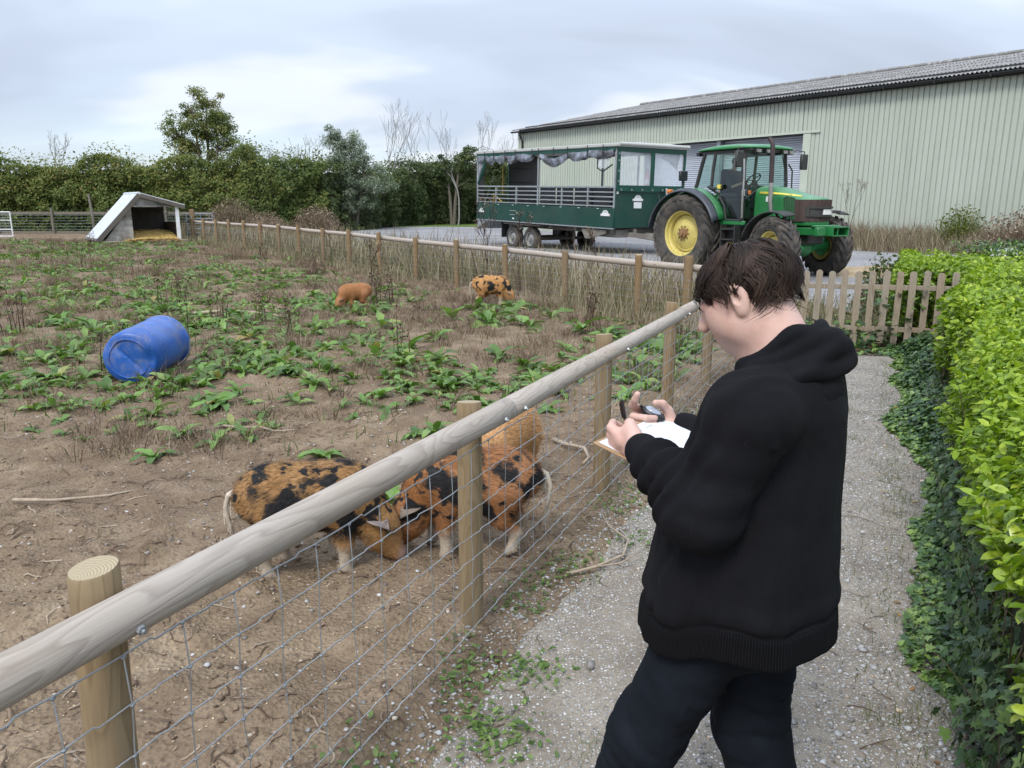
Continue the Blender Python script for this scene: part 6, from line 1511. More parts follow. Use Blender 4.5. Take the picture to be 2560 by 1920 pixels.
for q, (msk, tv) in enumerate(((yt, DL[0]), (~yt, dock_leaf(0.17, 2, 0.5, 0.03)))):
    o = scatter('dock_weeds', tv[0], tv[1], T_[msk], R_[msk], S_[msk], M['dock'], None, smooth=True)
    tag(o, ['green dock weeds spread over the nearer half of the paddock', 'green dock weeds spread over the far half of the paddock'][q], 'weeds', kind='stuff')
# larger dock plants one can point at
docks = [(-0.35, 11.0, 0.42, 'large dock plant in front of the spotted far pig, left of its legs'), (0.25, 10.9, 0.46, 'largest dock plant, directly in front of the spotted far pig'), (0.95, 10.6, 0.46, 'large dock plant right of the spotted far pig below fence post'),
         (-2.25, 11.0, 0.36, 'dock plant just right of the lone ginger pig in mid paddock'), (-1.25, 9.1, 0.38, 'dark dock plant in open weeds below the spotted far pig'), (-3.45, 12.0, 0.36, 'dock plant left of the lone ginger pig beside the long branch'),
         (-0.15, 8.7, 0.32, 'dock plant halfway between the near post and spotted far pig'), (1.6, 9.6, 0.36, 'dock plant seen through netting near the far fence corner'), (1.35, 8.2, 0.32, 'dock plant seen through the netting right of the third near post'),
         (1.02, 6.7, 0.28, 'dock plant low behind the netting between third and fourth near posts'), (-0.72, 4.25, 0.22, 'small pale dock plant just behind the left spotted pig'), (-2.5, 5.15, 0.22, 'wilted dock plant alone on bare soil below the blue drum'),
         (-4.95, 7.2, 0.34, 'dock plant at the left edge, left of the blue drum'), (-2.6, 6.5, 0.28, 'dock plant right of the blue drum on the edge of bare soil'), (-6.6, 11.2, 0.40, 'wide dock clump far left above the blue drum')]
dm = [np_mesh('leaf', v_, f_, smooth=True) for v_, f_ in DL]
r = np.random.default_rng(29)
for k, (x, y, sz, lb) in enumerate(docks):
    dp = thing('dock_plant', lb, 'plant', (x, y, g1(x, y)), 0, 'dock plants in the paddock')
    nl = int(r.integers(7, 11)); Rm, ls = rosette(0, 0, nl, sz, r)
    for q in range(nl):
        o = link('leaf', dm[q % 3], M['dock_obj'], dp); o.matrix_local = Matrix(Rm[q].tolist()).to_4x4() @ Matrix.Scale(float(ls[q]), 4)
# dead brown weeds: tufts of thin stalks
r = np.random.default_rng(31)
x, y = spread_pts(4600, -25, 4, 5.0, 34, lambda x, y: weedy(x, y) * (1.0 - 0.60 * clumpy(x, y)), r)
xs, ys = [-2.9, -2.7, -2.5, -2.35, -2.75, -0.7, 0.2, -3.75, -2.55, -4.3, -1.6, -3.0, -0.35, -5.0, -2.9, 0.1], [12.5, 12.45, 12.5, 12.6, 12.3, 13.1, 13.1, 6.55, 6.35, 8.0, 6.9, 8.3, 4.5, 7.2, 5.3, 5.0]
x = np.concatenate([x, xs]); y = np.concatenate([y, ys])
nb = r.integers(28, 64, len(x)); CI = np.repeat(np.arange(len(x)), nb); n = len(CI)
th = r.uniform(0, 6.28, n); rad = r.random(n) ** 0.6 * r.uniform(0.10, 0.36, len(x))[CI]
px_, py_ = x[CI] + rad * np.cos(th), y[CI] + rad * np.sin(th); hh = r.uniform(0.10, 0.32, len(x))[CI] * r.uniform(0.4, 1.1, n)
ln = np.stack([np.cos(th), np.sin(th)], 1) * (hh * r.uniform(0.2, 1.3, n))[:, None] + r.normal(0, 0.07, (n, 2))
dg_ = blades('dead_weeds', np.stack([px_, py_, G(px_, py_) - 0.01], 1), hh, ln, 0.0045 + 0.0004 * py_, M['dead'], seg=2, tint=np.clip(r.random(len(x))[CI] * 0.7 + r.random(n) * 0.3, 0, 1), r=r)
tag(dg_, 'dead brown weed stalks and tufts scattered over the paddock', 'weeds', kind='stuff')
# darker tall seed stalks
x, y = spread_pts(130, -22, 2, 8.0, 30, lambda x, y: 0.45 + 0 * x, r)
nb = r.integers(6, 14, len(x)); CI = np.repeat(np.arange(len(x)), nb); n = len(CI)
px_, py_ = x[CI] + r.normal(0, 0.09, n), y[CI] + r.normal(0, 0.09, n); hh = r.uniform(0.45, 0.85, len(x))[CI] * r.uniform(0.6, 1.1, n)
tag(blades('seed_stalks', np.stack([px_, py_, G(px_, py_) - 0.01], 1), hh, r.normal(0, 0.10, (n, 2)), 0.014, M['dark_stalk'], r=r), 'dark reddish brown dock seed stalks standing in the paddock', 'weeds', kind='stuff')
n = 2600; q = r.integers(0, len(px_), n); fz_ = r.uniform(0.45, 1.0, n)
P = np.stack([px_[q] + r.normal(0, 0.02, n), py_[q] + r.normal(0, 0.02, n), G(px_[q], py_[q]) + hh[q] * fz_], 1)
tag(scatter('seed_heads', LEAF4[0], LEAF4[1], P, rand_rot(n, 0, 2, r), r.uniform(0.02, 0.05, n), M['dark_stalk']), 'dark seed heads on the dock stalks in the paddock', 'weeds', kind='stuff')
# short patchy grass among the weeds
x, y = spread_pts(26000, -22, 4, 4.8, 26, lambda x, y: weedy(x, y) * 0.5, r)
n = len(x); tag(blades('short_grass', np.stack([x, y, G(x, y) - 0.005], 1), r.uniform(0.04, 0.14, n), r.normal(0, 0.05, (n, 2)), 0.008 + 0.0005 * y, M['grass'], seg=2, r=r), 'thin short grass between the weeds in the paddock', 'grass', kind='stuff')

# ------------------------------------------------------------------ dry grass along the far fence and by the barn
def strip(name, label, n, s_lo, s_hi, d_lo, d_hi, h_lo, h_hi, mat, seed, width=0.012, lean=0.16, clump=True, wfac=0.0006):
    r = np.random.default_rng(seed); s = r.uniform(s_lo, s_hi, n); d = d_lo + (d_hi - d_lo) * r.random(n)
    x = FF_P[0] + s * FF_D[0] + d * FF_D[1]; y = FF_P[1] + s * FF_D[1] - d * FF_D[0]
    c = fbm2(x * 0.8, y * 0.8, 3, seed) if clump else np.full(n, 0.5)
    k = r.random(n) < smooth01((c - 0.30) / 0.25); x, y, c = x[k], y[k], c[k]; n = len(x)
    h = (h_lo + (h_hi - h_lo) * r.random(n) ** 1.6) * (0.55 + 0.9 * c)
    return tag(blades(name, np.stack([x, y, G(x, y, False) - 0.02], 1), h, r.normal(0, lean, (n, 2)) * h[:, None] * 2, width + wfac * y, mat, r=r), label, 'grass', kind='stuff')
strip('dry_grass', 'tall dry straw coloured grass behind the far fence', 17000, -8, 26, 0.12, 3.6, 0.2, 0.82, M['straw_grass'], 61)
strip('dry_grass', 'low dry grass along the paddock side of the far fence', 4200, -7, 24, -0.55, 0.10, 0.08, 0.38, M['straw_grass'], 63)
strip('green_verge', 'green grass and weeds low behind the far fence', 5200, -8, 12, 0.1, 3.3, 0.08, 0.38, M['grass'], 65)
strip('dead_stalks', 'brown dead stalks behind the far fence', 2600, -8, 26, 0.2, 3.3, 0.35, 1.05, M['dead'], 67, 0.014, 0.1)
def patch(name, label, n, fn, h_lo, h_hi, mat, seed, width=0.015, lean=0.2):
    r = np.random.default_rng(seed); x, y, hk = fn(n, r); n = len(x)
    h = (h_lo + (h_hi - h_lo) * r.random(n) ** 1.5) * hk
    return tag(blades(name, np.stack([x, y, G(x, y, False) - 0.02], 1), h, r.normal(0, lean, (n, 2)) * h[:, None] * 2, width, mat, r=r), label, 'grass', kind='stuff')
bd = np.array([0.606, -0.795]); bn = np.array([-0.795, -0.606])
def by_barn(n, r):
    s = r.uniform(19.8, 32, n); d = 0.2 + 4.6 * r.random(n) ** 1.3; x = 0.53 + s * bd[0] + d * bn[0]; y = 48.3 + s * bd[1] + d * bn[1]
    c = fbm2(x * 0.6, y * 0.6, 3, 71); k = (r.random(n) < smooth01((c - 0.28) / 0.2)); return x[k], y[k], (0.5 + c)[k]
patch('barn_weeds', 'brown dead weeds along the foot of the barn wall', 15000, by_barn, 0.2, 0.85, M['straw_grass'], 73, 0.024, 0.2)
patch('barn_stalks', 'darker dead stalks along the foot of the barn wall', 8000, by_barn, 0.3, 1.0, M['dead'], 75, 0.024, 0.16)
# weeds behind the picket fence
def by_picket(n, r):
    x = r.uniform(3.2, 5.9, n); y = 9.75 - (x - 3.4) * 0.2 + 0.1 + r.random(n) ** 1.2 * 2.0; return x, y, np.ones(n)
patch('picket_grass', 'straw grass and weeds behind the brown picket fence', 1700, by_picket, 0.15, 0.75, M['straw_grass'], 77, 0.010, 0.2)
r = np.random.default_rng(79); n = 1900; x = r.uniform(3.4, 5.9, n); y = 9.62 - (x - 3.4) * 0.22 + r.normal(0.25, 0.45, n).clip(-0.5, 1.3)
P = np.stack([x, y, np.maximum(0.01, r.random(n) ** 2 * np.where(x > 4.4, 0.75, 0.3) * (y > 9.3))], 1)
tag(scatter('ground_ivy', IVY[0], IVY[1], P, rand_rot(n, 0, 0.9, r), r.uniform(0.05, 0.10, n), M['ivy'], tint=np.clip(r.beta(2, 2, n), 0, 1)), 'green leafy weeds and ivy around the foot of the picket fence', 'weeds', kind='stuff')
# round brown dead bushes
def bush(label, x, y, rad, h, seed, mat=None, n=900, name='dead_bush'):
    r = np.random.default_rng(seed); z = float(macro(y)); o = thing(name, label, 'bush', (x, y, z))
    th = r.uniform(0, 6.28, n); q = r.random(n) ** 0.6
    P = np.stack([np.cos(th) * q * rad * 0.5, np.sin(th) * q * rad * 0.5, np.full(n, -0.03)], 1)
    blades('stalks', P, h * np.sqrt(1 - 0.75 * q * q) * r.uniform(0.6, 1.05, n), np.stack([np.cos(th), np.sin(th)], 1) * (q * rad * 0.6)[:, None] + r.normal(0, 0.08, (n, 2)), 0.03, mat or M['dead'], o, r=r)['kind'] = 'stuff'
    m = n * 2; th = r.uniform(0, 6.28, m); el = np.arcsin(r.random(m) ** 0.8); q = r.uniform(0.75, 1.05, m)
    P = np.stack([np.cos(th) * np.cos(el) * rad * q, np.sin(th) * np.cos(el) * rad * q, np.sin(el) * h * q], 1)
    scatter('seed_heads', LEAF4[0], LEAF4[1], P, rand_rot(m, 0, 2.5, r), r.uniform(0.05, 0.11, m), mat or M['dead'], o)['kind'] = 'stuff'; return o
bush('round rust brown dead bush at the left end of the gravel yard', -9.6, 38.5, 1.3, 1.5, 81)
bush('rust brown dead bush behind the far fence, left of the round one', -12.4, 39.5, 1.2, 1.2, 83)
bush('pale brown dead bush in front of the tall hedge beside the shelter', -14.5, 41.0, 1.5, 1.9, 85)
bush('wide low brown dead bush behind the far fence posts', -11.2, 36.0, 1.1, 1.0, 87)
bush('olive brown bush against the barn wall at right', 14.9, 26.0, 0.9, 1.5, 89, M['hedge_far'], 500, 'barn_bush')
bush('large brown dead bush at the right edge by the barn', 15.2, 22.3, 2.0, 1.5, 91, M['dead'], 1300)
bush('dark twiggy bush with small leaves left end of hedge', 5.75, 12.0, 0.45, 0.95, 93, M['hedge_dark'], 260, 'small_bush')
# tall brown seed plants standing in front of the trailer
def seed_plant(label, x, y, h, seed):
    r = np.random.default_rng(seed); o = thing('seed_plant', label, 'plant', (x, y, float(macro(y)))); m = MB(); tips = []
    grow(m, (0, 0, 0), (0.03, 0, 1), h * 0.42, 0.012, 3, r, tips, 0.5, 0.45, (2, 4), 0.62, 5, 0.004); m.obj('stem', M['dark_stalk'], o, sharp=180, fix=False)
    C = np.repeat(np.array(tips), 10, 0); n = len(C); scatter('seed_heads', LEAF4[0], LEAF4[1], C + r.normal(0, 0.035, (n, 3)), rand_rot(n, 0, 2.5, r), r.uniform(0.02, 0.045, n), M['dead'], o)['kind'] = 'stuff'
seed_plant('tall brown seed plant in front of the trailer rear end', -0.55, 17.0, 1.9, 95)
seed_plant('brown branching seed plant in front of the trailer wheels', 0.42, 16.2, 1.75, 96)
seed_plant('spreading brown seed plant behind the fence, below trailer middle', 1.75, 15.4, 1.35, 97)
seed_plant('dark dead bush stems against a far fence post', -3.0, 16.6, 1.0, 98)
seed_plant('thin dead branch leaning before the barn wall', 10.9, 25.5, 2.6, 99)
# ------------------------------------------------------------------ pigs
def coat_mat(name, ginger, black=0.0, off=(0, 0, 0), pale=(0.50, 0.42, 0.33), sock=0.15):
    t = NT(name); tc = t.n('ShaderNodeTexCoord'); v = tc.outputs['Object']; c = t.sep(v)
    mp = t.n('ShaderNodeMapping'); t.set(mp.inputs['Vector'], v); t.set(mp.inputs['Location'], off); t.set(mp.inputs['Scale'], (1.0, 1.0, 1.0)); vo = mp.outputs[0]
    hair = t.noise(t.n('ShaderNodeMapping', Vector=v, Scale=(9, 30, 30)).outputs[0], 3.0, 4, 0.7)
    col = t.ramp(hair, [(0.3, tuple(a * 0.50 for a in ginger)), (0.5, ginger), (0.75, tuple(min(1, a * 1.45 + 0.03) for a in ginger))])
    col = t.mix(t.ramp(t.noise(vo, 5, 3, 0.5), [(0.45, 0.0), (0.7, 0.55)]), col, tuple(min(1, a * 1.5 + 0.06) for a in ginger))
    if black:
        warp = t.n('ShaderNodeVectorMath', operation='ADD'); nz = t.noise(vo, 11, 3, 0.6, color=True)
        sc = t.n('ShaderNodeVectorMath', operation='SCALE'); t.set(sc.inputs[0], nz); t.set(sc.inputs['Scale'], 0.12)
        t.set(warp.inputs[0], vo); t.set(warp.inputs[1], sc.outputs[0])
        hz_ = t.math('MULTIPLY', t.math('SUBTRACT', hair, 0.5), 0.16)
        m1 = t.ramp(t.math('ADD', t.noise(warp.outputs[0], 7.5, 1, 0.4), hz_), [(0.60 - black * 0.10, 0.0), (0.67 - black * 0.10, 1.0)])
        m2 = t.ramp(t.math('ADD', t.noise(warp.outputs[0], 16, 1, 0.4), hz_), [(0.66 - black * 0.08, 0.0), (0.73 - black * 0.08, 1.0)])
        mk = t.math('MAXIMUM', m1, m2)
        mk = t.math('MULTIPLY', mk, t.ramp(c[2], [(0.17, 0.0), (0.23, 1.0)]))
        col = t.mix(mk, col, t.ramp(hair, [(0.3, (0.006, 0.006, 0.007)), (0.8, (0.030, 0.028, 0.028))]))
    leg = t.math('MULTIPLY', t.ramp(t.math('ADD', c[2], t.math('MULTIPLY', t.noise(vo, 14, 2, 0.5), 0.06)), [(sock, 1.0), (sock + 0.06, 0.0)]), t.ramp(t.math('ADD', t.math('MULTIPLY', c[0], 0.5), 0.5), [(0.61, 1.0), (0.64, 0.0)]))
    col = t.mix(leg, col, t.ramp(hair, [(0.3, tuple(a * 0.75 for a in pale)), (0.7, pale)]))
    col = t.mix(t.ramp(c[2], [(0.015, 0.75), (0.035, 0.0)]), col, (0.11, 0.085, 0.07))
    sn = t.ramp(t.math('SUBTRACT', t.math('MULTIPLY', c[0], 1.0), t.math('MULTIPLY', c[2], 0.35)), [(0.355, 0.0), (0.385, 0.85)])
    col = t.mix(t.math('MULTIPLY', sn, t.ramp(c[2], [(0.10, 1.0), (0.16, 0.0)])), col, (0.20, 0.14, 0.125))
    return t.done(t.pbsdf(col, 0.72, 0, t.bump(hair, 0.3, 0.006), 0.25))
def pig_fn(fx, hx, head_y=0.0, head_z=0.0):
    def fn(X, Y, Z):
        d = ell_sd(X, Y, Z, (-0.17, 0, 0.395), (0.185, 0.142, 0.148))
        d = smin(d, ell_sd(X, Y, Z, (0.02, 0, 0.385), (0.26, 0.150, 0.155)), 0.08)
        d = smin(d, ell_sd(X, Y, Z, (0.16, 0, 0.392), (0.165, 0.130, 0.138)), 0.08)
        d = smin(d, ell_sd(X, Y, Z, (-0.03, 0, 0.325), (0.20, 0.128, 0.115)), 0.06)
        d = smin(d, cone_sd(X, Y, Z, (0.20, 0, 0.36), (0.29, head_y * 0.5, 0.25 + head_z), 0.115, 0.098), 0.07)        # neck
        d = smin(d, ell_sd(X, Y, Z, (0.315, head_y, 0.205 + head_z), (0.095, 0.083, 0.095)), 0.05)               # skull
        d = smin(d, cone_sd(X, Y, Z, (0.34, head_y, 0.17 + head_z), (0.400, head_y * 1.25, 0.075 + head_z), 0.066, 0.040), 0.05)
        d = smin(d, cone_sd(X, Y, Z, (0.300, head_y, 0.135 + head_z), (0.355, head_y * 1.2, 0.085 + head_z), 0.045, 0.03), 0.04)
        d = smin(d, ell_sd(X, Y, Z, (0.412, head_y * 1.3, 0.062 + head_z), (0.020, 0.036, 0.034), np.array([[0.75, 0, 0.66], [0, 1, 0], [-0.66, 0, 0.75]])), 0.015)
        for s in (-1, 1):
            k = fx + (0.03 if s < 0 else -0.03)
            d = smin(d, cone_sd(X, Y, Z, (k, s * 0.085, 0.30), (k + 0.005, s * 0.085, 0.16), 0.060, 0.040), 0.04)
            d = smin(d, cone_sd(X, Y, Z, (k + 0.005, s * 0.085, 0.16), (k, s * 0.088, 0.045), 0.036, 0.027), 0.02)
            d = smin(d, cone_sd(X, Y, Z, (k, s * 0.088, 0.05), (k + 0.022, s * 0.09, 0.016), 0.028, 0.020), 0.012)
            k = hx + (0.035 if s > 0 else -0.02)
            d = smin(d, cone_sd(X, Y, Z, (k + 0.02, s * 0.085, 0.34), (k + 0.045, s * 0.092, 0.21), 0.095, 0.055), 0.05)
            d = smin(d, cone_sd(X, Y, Z, (k + 0.045, s * 0.092, 0.21), (k - 0.035, s * 0.092, 0.125), 0.048, 0.031), 0.03)
            d = smin(d, cone_sd(X, Y, Z, (k - 0.035, s * 0.092, 0.125), (k - 0.015, s * 0.092, 0.04), 0.031, 0.026), 0.015)
            d = smin(d, cone_sd(X, Y, Z, (k - 0.015, s * 0.092, 0.045), (k + 0.01, s * 0.093, 0.016), 0.028, 0.020), 0.012)
            # cleft between the toes
            d = np.maximum(d, -(np.abs(Y - s * 0.09) + 0.0 - 0.003 + np.maximum(0, Z - 0.03)) ) if False else d
        return d
    return fn
def ear_mb(s, length=0.115, width=0.048):
    """broad flopping ear: a cupped leaf hanging forward and outward"""
    L = np.array([0.74, s * 0.34, -0.42]); L /= np.linalg.norm(L); N = np.array([0.25, s * 0.45, 0.85]); N -= L * N.dot(L); N /= np.linalg.norm(N); W_ = np.cross(N, L); A = []
    for i in range(8):
        f = i / 7; w = width * (math.sin(math.pi * (0.30 + 0.68 * f)) if i < 7 else 0.06)
        c = L * length * f + N * (0.022 * math.sin(f * 2.6) - 0.020 * f * f)
        A.append([c + W_ * w * u + N * (0.012 * u * u) for u in (-1, -0.6, -0.2, 0.2, 0.6, 1)])
    return MB().grid(np.array(A))
M['tail_tuft'] = plain('pale_tail_hair', (0.52, 0.45, 0.36), 0.8, 0, 0.25, 30)
M['pig_eye'] = plain('dark_eye', (0.01, 0.008, 0.007), 0.15)
M['ear_grey'] = plain('pig_ear_skin', (0.23, 0.185, 0.165), 0.7, 0, 0.25, 20, 0.3)
def pig(label, x, y, ang, mat, seed, sc=1.0, fx=0.13, hx=-0.19, head_y=0.0, head_z=0.0, hairs=5200, tail=True, ear=None, res=0.009):
    r = np.random.default_rng(seed); o = thing('pig', label, 'pig', (x, y, g1(x, y) - 0.004), math.radians(ang)); o.scale = (sc,) * 3
    V, Q = sdf_arrays(pig_fn(fx, hx, head_y, head_z), (-0.45, -0.24, -0.02), (0.50, 0.24, 0.60), res); V = relax(V, Q, 2)
    body = link('body', np_mesh('body', V, Q, smooth=True), mat, o)
    # bristles lying back along the coat
    c = V[Q]; n1 = np.cross(c[:, 2] - c[:, 0], c[:, 3] - c[:, 1]); area = np.linalg.norm(n1, axis=1); n1 = n1 / (area[:, None] + 1e-12); cen = c.mean(1)
    pk = r.choice(len(Q), hairs, p=area / area.sum()); P = cen[pk] + r.normal(0, 0.004, (hairs, 3)); N = n1[pk]
    if (N * (cen[pk] - np.array([0, 0, 0.33]))).sum() < 0: N = -N
    flow = np.array([-1.0, 0, -0.45]) + r.normal(0, 0.28, (hairs, 3)); flow -= N * (flow * N).sum(1)[:, None]; flow = unit(flow)
    L = r.uniform(0.020, 0.042, hairs) * np.where(P[:, 2] < 0.16, 0.45, 1.0); L = np.where((P[:, 0] > 0.27), L * 0.55, L)
    side = unit(np.cross(flow, N)); w = 0.0013
    p1 = P + flow * (L * 0.55)[:, None] + N * (L * 0.22)[:, None]; p2 = P + flow * L[:, None] + N * (L * 0.28)[:, None]
    HV = np.stack([P - N * 0.002 - side * w, P - N * 0.002 + side * w, p1 + side * w * 0.8, p1 - side * w * 0.8, p2], 1)
    HF = (np.array([[0, 1, 2], [0, 2, 3], [3, 2, 4]])[None] + (np.arange(hairs) * 5)[:, None, None]).reshape(-1, 3)
    h = link('bristles', np_mesh('bristles', HV.reshape(-1, 3), HF), mat, o); h['kind'] = 'stuff'
    for s in (-1, 1):
        e = ear_mb(s).obj('ear', ear or mat, o, sharp=180, fix=False); e.location = (0.270, head_y + s * 0.055, 0.280 + head_z); e.modifiers.new('solid', 'SOLIDIFY').thickness = 0.006
        MB().lathe([(0, -0.008), (0.006, -0.005), (0.008, 0), (0.006, 0.005), (0, 0.008)], 8).obj('eye', M['pig_eye'], o).location = (0.372, head_y + s * 0.052, 0.192 + head_z)
        MB().lathe([(0, -0.003), (0.007, -0.002), (0.007, 0.002), (0, 0.003)], 8, axis=(0.75, 0, -0.66)).obj('nostril', M['pig_eye'], o).location = (0.428, head_y * 1.3 + s * 0.014, 0.052 + head_z)
    if tail:
        tm = [(-0.335, 0, 0.42), (-0.375, 0.012, 0.40), (-0.395, 0.02, 0.34), (-0.385, 0.02, 0.26), (-0.365, 0.015, 0.19)]
        to = MB().tube(tm, [0.020, 0.015, 0.012, 0.010, 0.004], 8).obj('tail', M['tail_tuft'], o, sharp=180)
        n = 110; q = r.uniform(0, 1, n); i0 = np.clip((q * 4).astype(int), 0, 3); tt = np.array(tm); Pq = tt[i0] + (tt[i0 + 1] - tt[i0]) * (q * 4 - i0)[:, None] + r.normal(0, 0.006, (n, 3))
        blades('tail_hair', Pq - np.array([0, 0, 0.07]), np.full(n, 0.075), r.normal(0, 0.010, (n, 2)), 0.004, M['tail_tuft'], to, r=r)['kind'] = 'stuff'
    return o
GING = (0.30, 0.115, 0.024)
pig('ginger pig with black patches and pale tail facing right, under the near rail', -0.955, 3.44, 9, coat_mat('coat_left', (0.265, 0.140, 0.050), 1.25, (0.32, 0.1, 0.4)), 1, 1.0, 0.12, -0.17, -0.02, 0.0, 10000, ear=M['ear_grey'])
pig('ginger pig with black blotches facing left, nose to nose behind the post', -0.20, 3.66, 187, coat_mat('coat_right', (0.255, 0.108, 0.036), 0.75, (1.7, 0.5, 1.9)), 2, 1.0, 0.17, -0.21, 0.02, 0.01, 10000, ear=coat_mat('coat_right_ear', (0.20, 0.085, 0.03), 0.0))
pig('plain ginger pig seen from behind, partly hidden by the spotted pig', -0.03, 4.40, 250, coat_mat('coat_plain', (0.37, 0.20, 0.082), 0.0, (0.2, 0.2, 0.2), sock=0.05), 3, 0.95, 0.14, -0.2, 0, 0.02, 10000, tail=False)
pig('plain ginger pig rooting alone among weeds in mid paddock', -2.62, 12.85, 212, coat_mat('coat_far_plain', (0.30, 0.130, 0.048), 0.0, (3, 0, 0), sock=0.04), 4, 0.84, 0.14, -0.19, 0, -0.02, 2600, tail=False, ear=M['cabblack'], res=0.014)
pig('pale ginger pig with many small black spots near the far fence', -0.36, 13.5, -6, coat_mat('coat_far_spotted', (0.40, 0.20, 0.065), 0.75, (5.1, 2.2, 0.6)), 5, 0.98, 0.14, -0.19, 0, -0.02, 2600, ear=M['ear_grey'], res=0.014)
# ------------------------------------------------------------------ the man with the clipboard
t = NT('skin'); tc = t.n('ShaderNodeTexCoord'); v = tc.outputs['Object']; c = t.sep(v)
col = t.ramp(t.noise(v, 14, 4, 0.6), [(0.3, (0.53, 0.325, 0.26)), (0.55, (0.60, 0.395, 0.33)), (0.8, (0.62, 0.43, 0.365))])
col = t.mix(t.ramp(t.noise(v, 6, 2, 0.5), [(0.5, 0.0), (0.75, 0.45)]), col, (0.56, 0.245, 0.195))
stub = t.math('MULTIPLY', t.math('MULTIPLY', t.ramp(c[2], [(1.395, 0.0), (1.415, 1.0), (1.46, 1.0), (1.49, 0.0)]), t.ramp(c[1], [(0.06, 0.0), (0.10, 1.0)])), t.ramp(t.noise(v, 380, 2, 0.7), [(0.36, 0.25), (0.60, 0.85)]))
col = t.mix(stub, col, (0.20, 0.15, 0.135))
M['skin'] = t.done(t.pbsdf(col, 0.48, 0, t.bump(t.noise(v, 160, 3, 0.6), 0.12, 0.003), 0.4, Subsurface_Weight=0.12, Subsurface_Radius=(0.02, 0.008, 0.004), Subsurface_Scale=0.4))
def cloth_mat(name, a, b, scale=420, rough=0.9, sheen=0.25):
    t = NT(name); v = t.coord('Object')
    col = t.ramp(t.noise(v, 9, 4, 0.6), [(0.3, a), (0.7, b)])
    col = t.mix(t.math('MULTIPLY', t.math('LESS_THAN', t.voro(v, 70), 0.045), t.math('GREATER_THAN', t.sep(t.voro(v, 70, out='Color'))[0], 0.86)), col, (0.09, 0.09, 0.095))
    wv = t.math('ADD', t.math('MULTIPLY', t.noise(v, scale, 2, 0.6), 0.25), t.math('MULTIPLY', t.noise(t.coord('Object', (1.0, 1.0, 0.45)), 26, 3, 0.5, 1.2), 1.6))
    return t.done(t.pbsdf(col, rough, 0, t.bump(wv, 0.45, 0.004), 0.14))
M['hoodie'] = cloth_mat('black_fleece', (0.0055, 0.0055, 0.0070), (0.0095, 0.0095, 0.0120))
M['rib'] = cloth_mat('black_ribbing', (0.0045, 0.0045, 0.0058), (0.0075, 0.0075, 0.0095), 260)
M['trouser'] = cloth_mat('dark_navy_cotton', (0.0055, 0.0075, 0.0115), (0.0095, 0.0125, 0.0185), 500, 0.85, 0.15)
M['shoe'] = plain('black_shoe', (0.012, 0.012, 0.013), 0.5, 0, 0.2, 20)
M['hair'] = leaf_mat('dark_brown_hair', [(0.0, (0.012, 0.0075, 0.0055)), (0.5, (0.027, 0.0165, 0.0120)), (0.85, (0.048, 0.029, 0.021)), (1.0, (0.080, 0.050, 0.036))], 0.62, 0.0, 0.22, 3)
man = thing('person', 'person in black hoodie and dark trousers writing on a clipboard on the path', 'person', (0.585, 1.555, -0.03), math.radians(45))
# --- head and neck
HC, HP = np.array([-0.004, 0.122, 1.551]), math.radians(26)
HF_, HU = np.array([0, math.cos(HP), -math.sin(HP)]), np.array([0, math.sin(HP), math.cos(HP)])
_yw = math.radians(11); HM = np.array([[math.cos(_yw), -math.sin(_yw), 0], [math.sin(_yw), math.cos(_yw), 0], [0, 0, 1]]) @ np.stack([np.array([1.0, 0, 0]), HF_, HU], 1)                       # head axes as columns
def hp(x, y, z): return HC + HM @ np.array([x, y, z])
def head_fn(X, Y, Z):
    q = np.stack([X - HC[0], Y - HC[1], Z - HC[2]], -1) @ HM; x, y, z = q[..., 0], q[..., 1], q[..., 2]
    d = ell_sd(x, y, z, (0, -0.012, 0.016), (0.070, 0.089, 0.072))
    d = smin(d, ell_sd(x, y, z, (0, 0.028, -0.030), (0.066, 0.066, 0.080)), 0.03)
    d = smin(d, ell_sd(x, y, z, (0, 0.052, -0.088), (0.036, 0.034, 0.030)), 0.035)          # chin
    for s in (-1, 1):
        d = smin(d, ell_sd(x, y, z, (s * 0.038, 0.048, -0.035), (0.032, 0.032, 0.040)), 0.03)     # cheek
        d = smin(d, ell_sd(x, y, z, (s * 0.048, 0.004, -0.072), (0.022, 0.036, 0.028)), 0.03)     # jaw angle
        d = -smin(-d, ell_sd(x, y, z, (s * 0.032, 0.096, 0.004), (0.017, 0.016, 0.012)), 0.014)    # eye socket
        d = smin(d, ell_sd(x, y, z, (s * 0.032, 0.080, 0.003), (0.014, 0.012, 0.012)), 0.006)
        # ear: shell with a hollow and a rim
        ex, ey, ez = s * 0.078, -0.010, -0.006
        e = ell_sd(x, y, z, (ex, ey, ez), (0.010, 0.020, 0.034)); e = smin(e, ell_sd(x, y, z, (ex - s * 0.002, ey + 0.006, ez - 0.028), (0.008, 0.011, 0.013)), 0.008)
        e = -smin(-e, ell_sd(x, y, z, (ex + s * 0.010, ey + 0.003, ez + 0.004), (0.012, 0.011, 0.018)), 0.003); e = smin(e, ell_sd(x, y, z, (ex + s * 0.003, ey - 0.004, ez + 0.004), (0.005, 0.004, 0.016)), 0.003)
        d = smin(d, e, 0.006)
    d = smin(d, cone_sd(x, y, z, (0, 0.088, 0.004), (0, 0.112, -0.036), 0.010, 0.014), 0.014)         # nose
    d = smin(d, ell_sd(x, y, z, (0, 0.086, -0.066), (0.022, 0.012, 0.008)), 0.008); d = smin(d, ell_sd(x, y, z, (0, 0.082, -0.078), (0.019, 0.012, 0.007)), 0.008)
    d = smin(d, cone_sd(X, Y, Z, (0, 0.07, 1.50), (0, -0.005, 1.36), 0.062, 0.078), 0.03)              # neck
    return smin(d, cone_sd(X, Y, Z, (0, 0.10, 1.445), (0, 0.05, 1.38), 0.035, 0.05), 0.03)
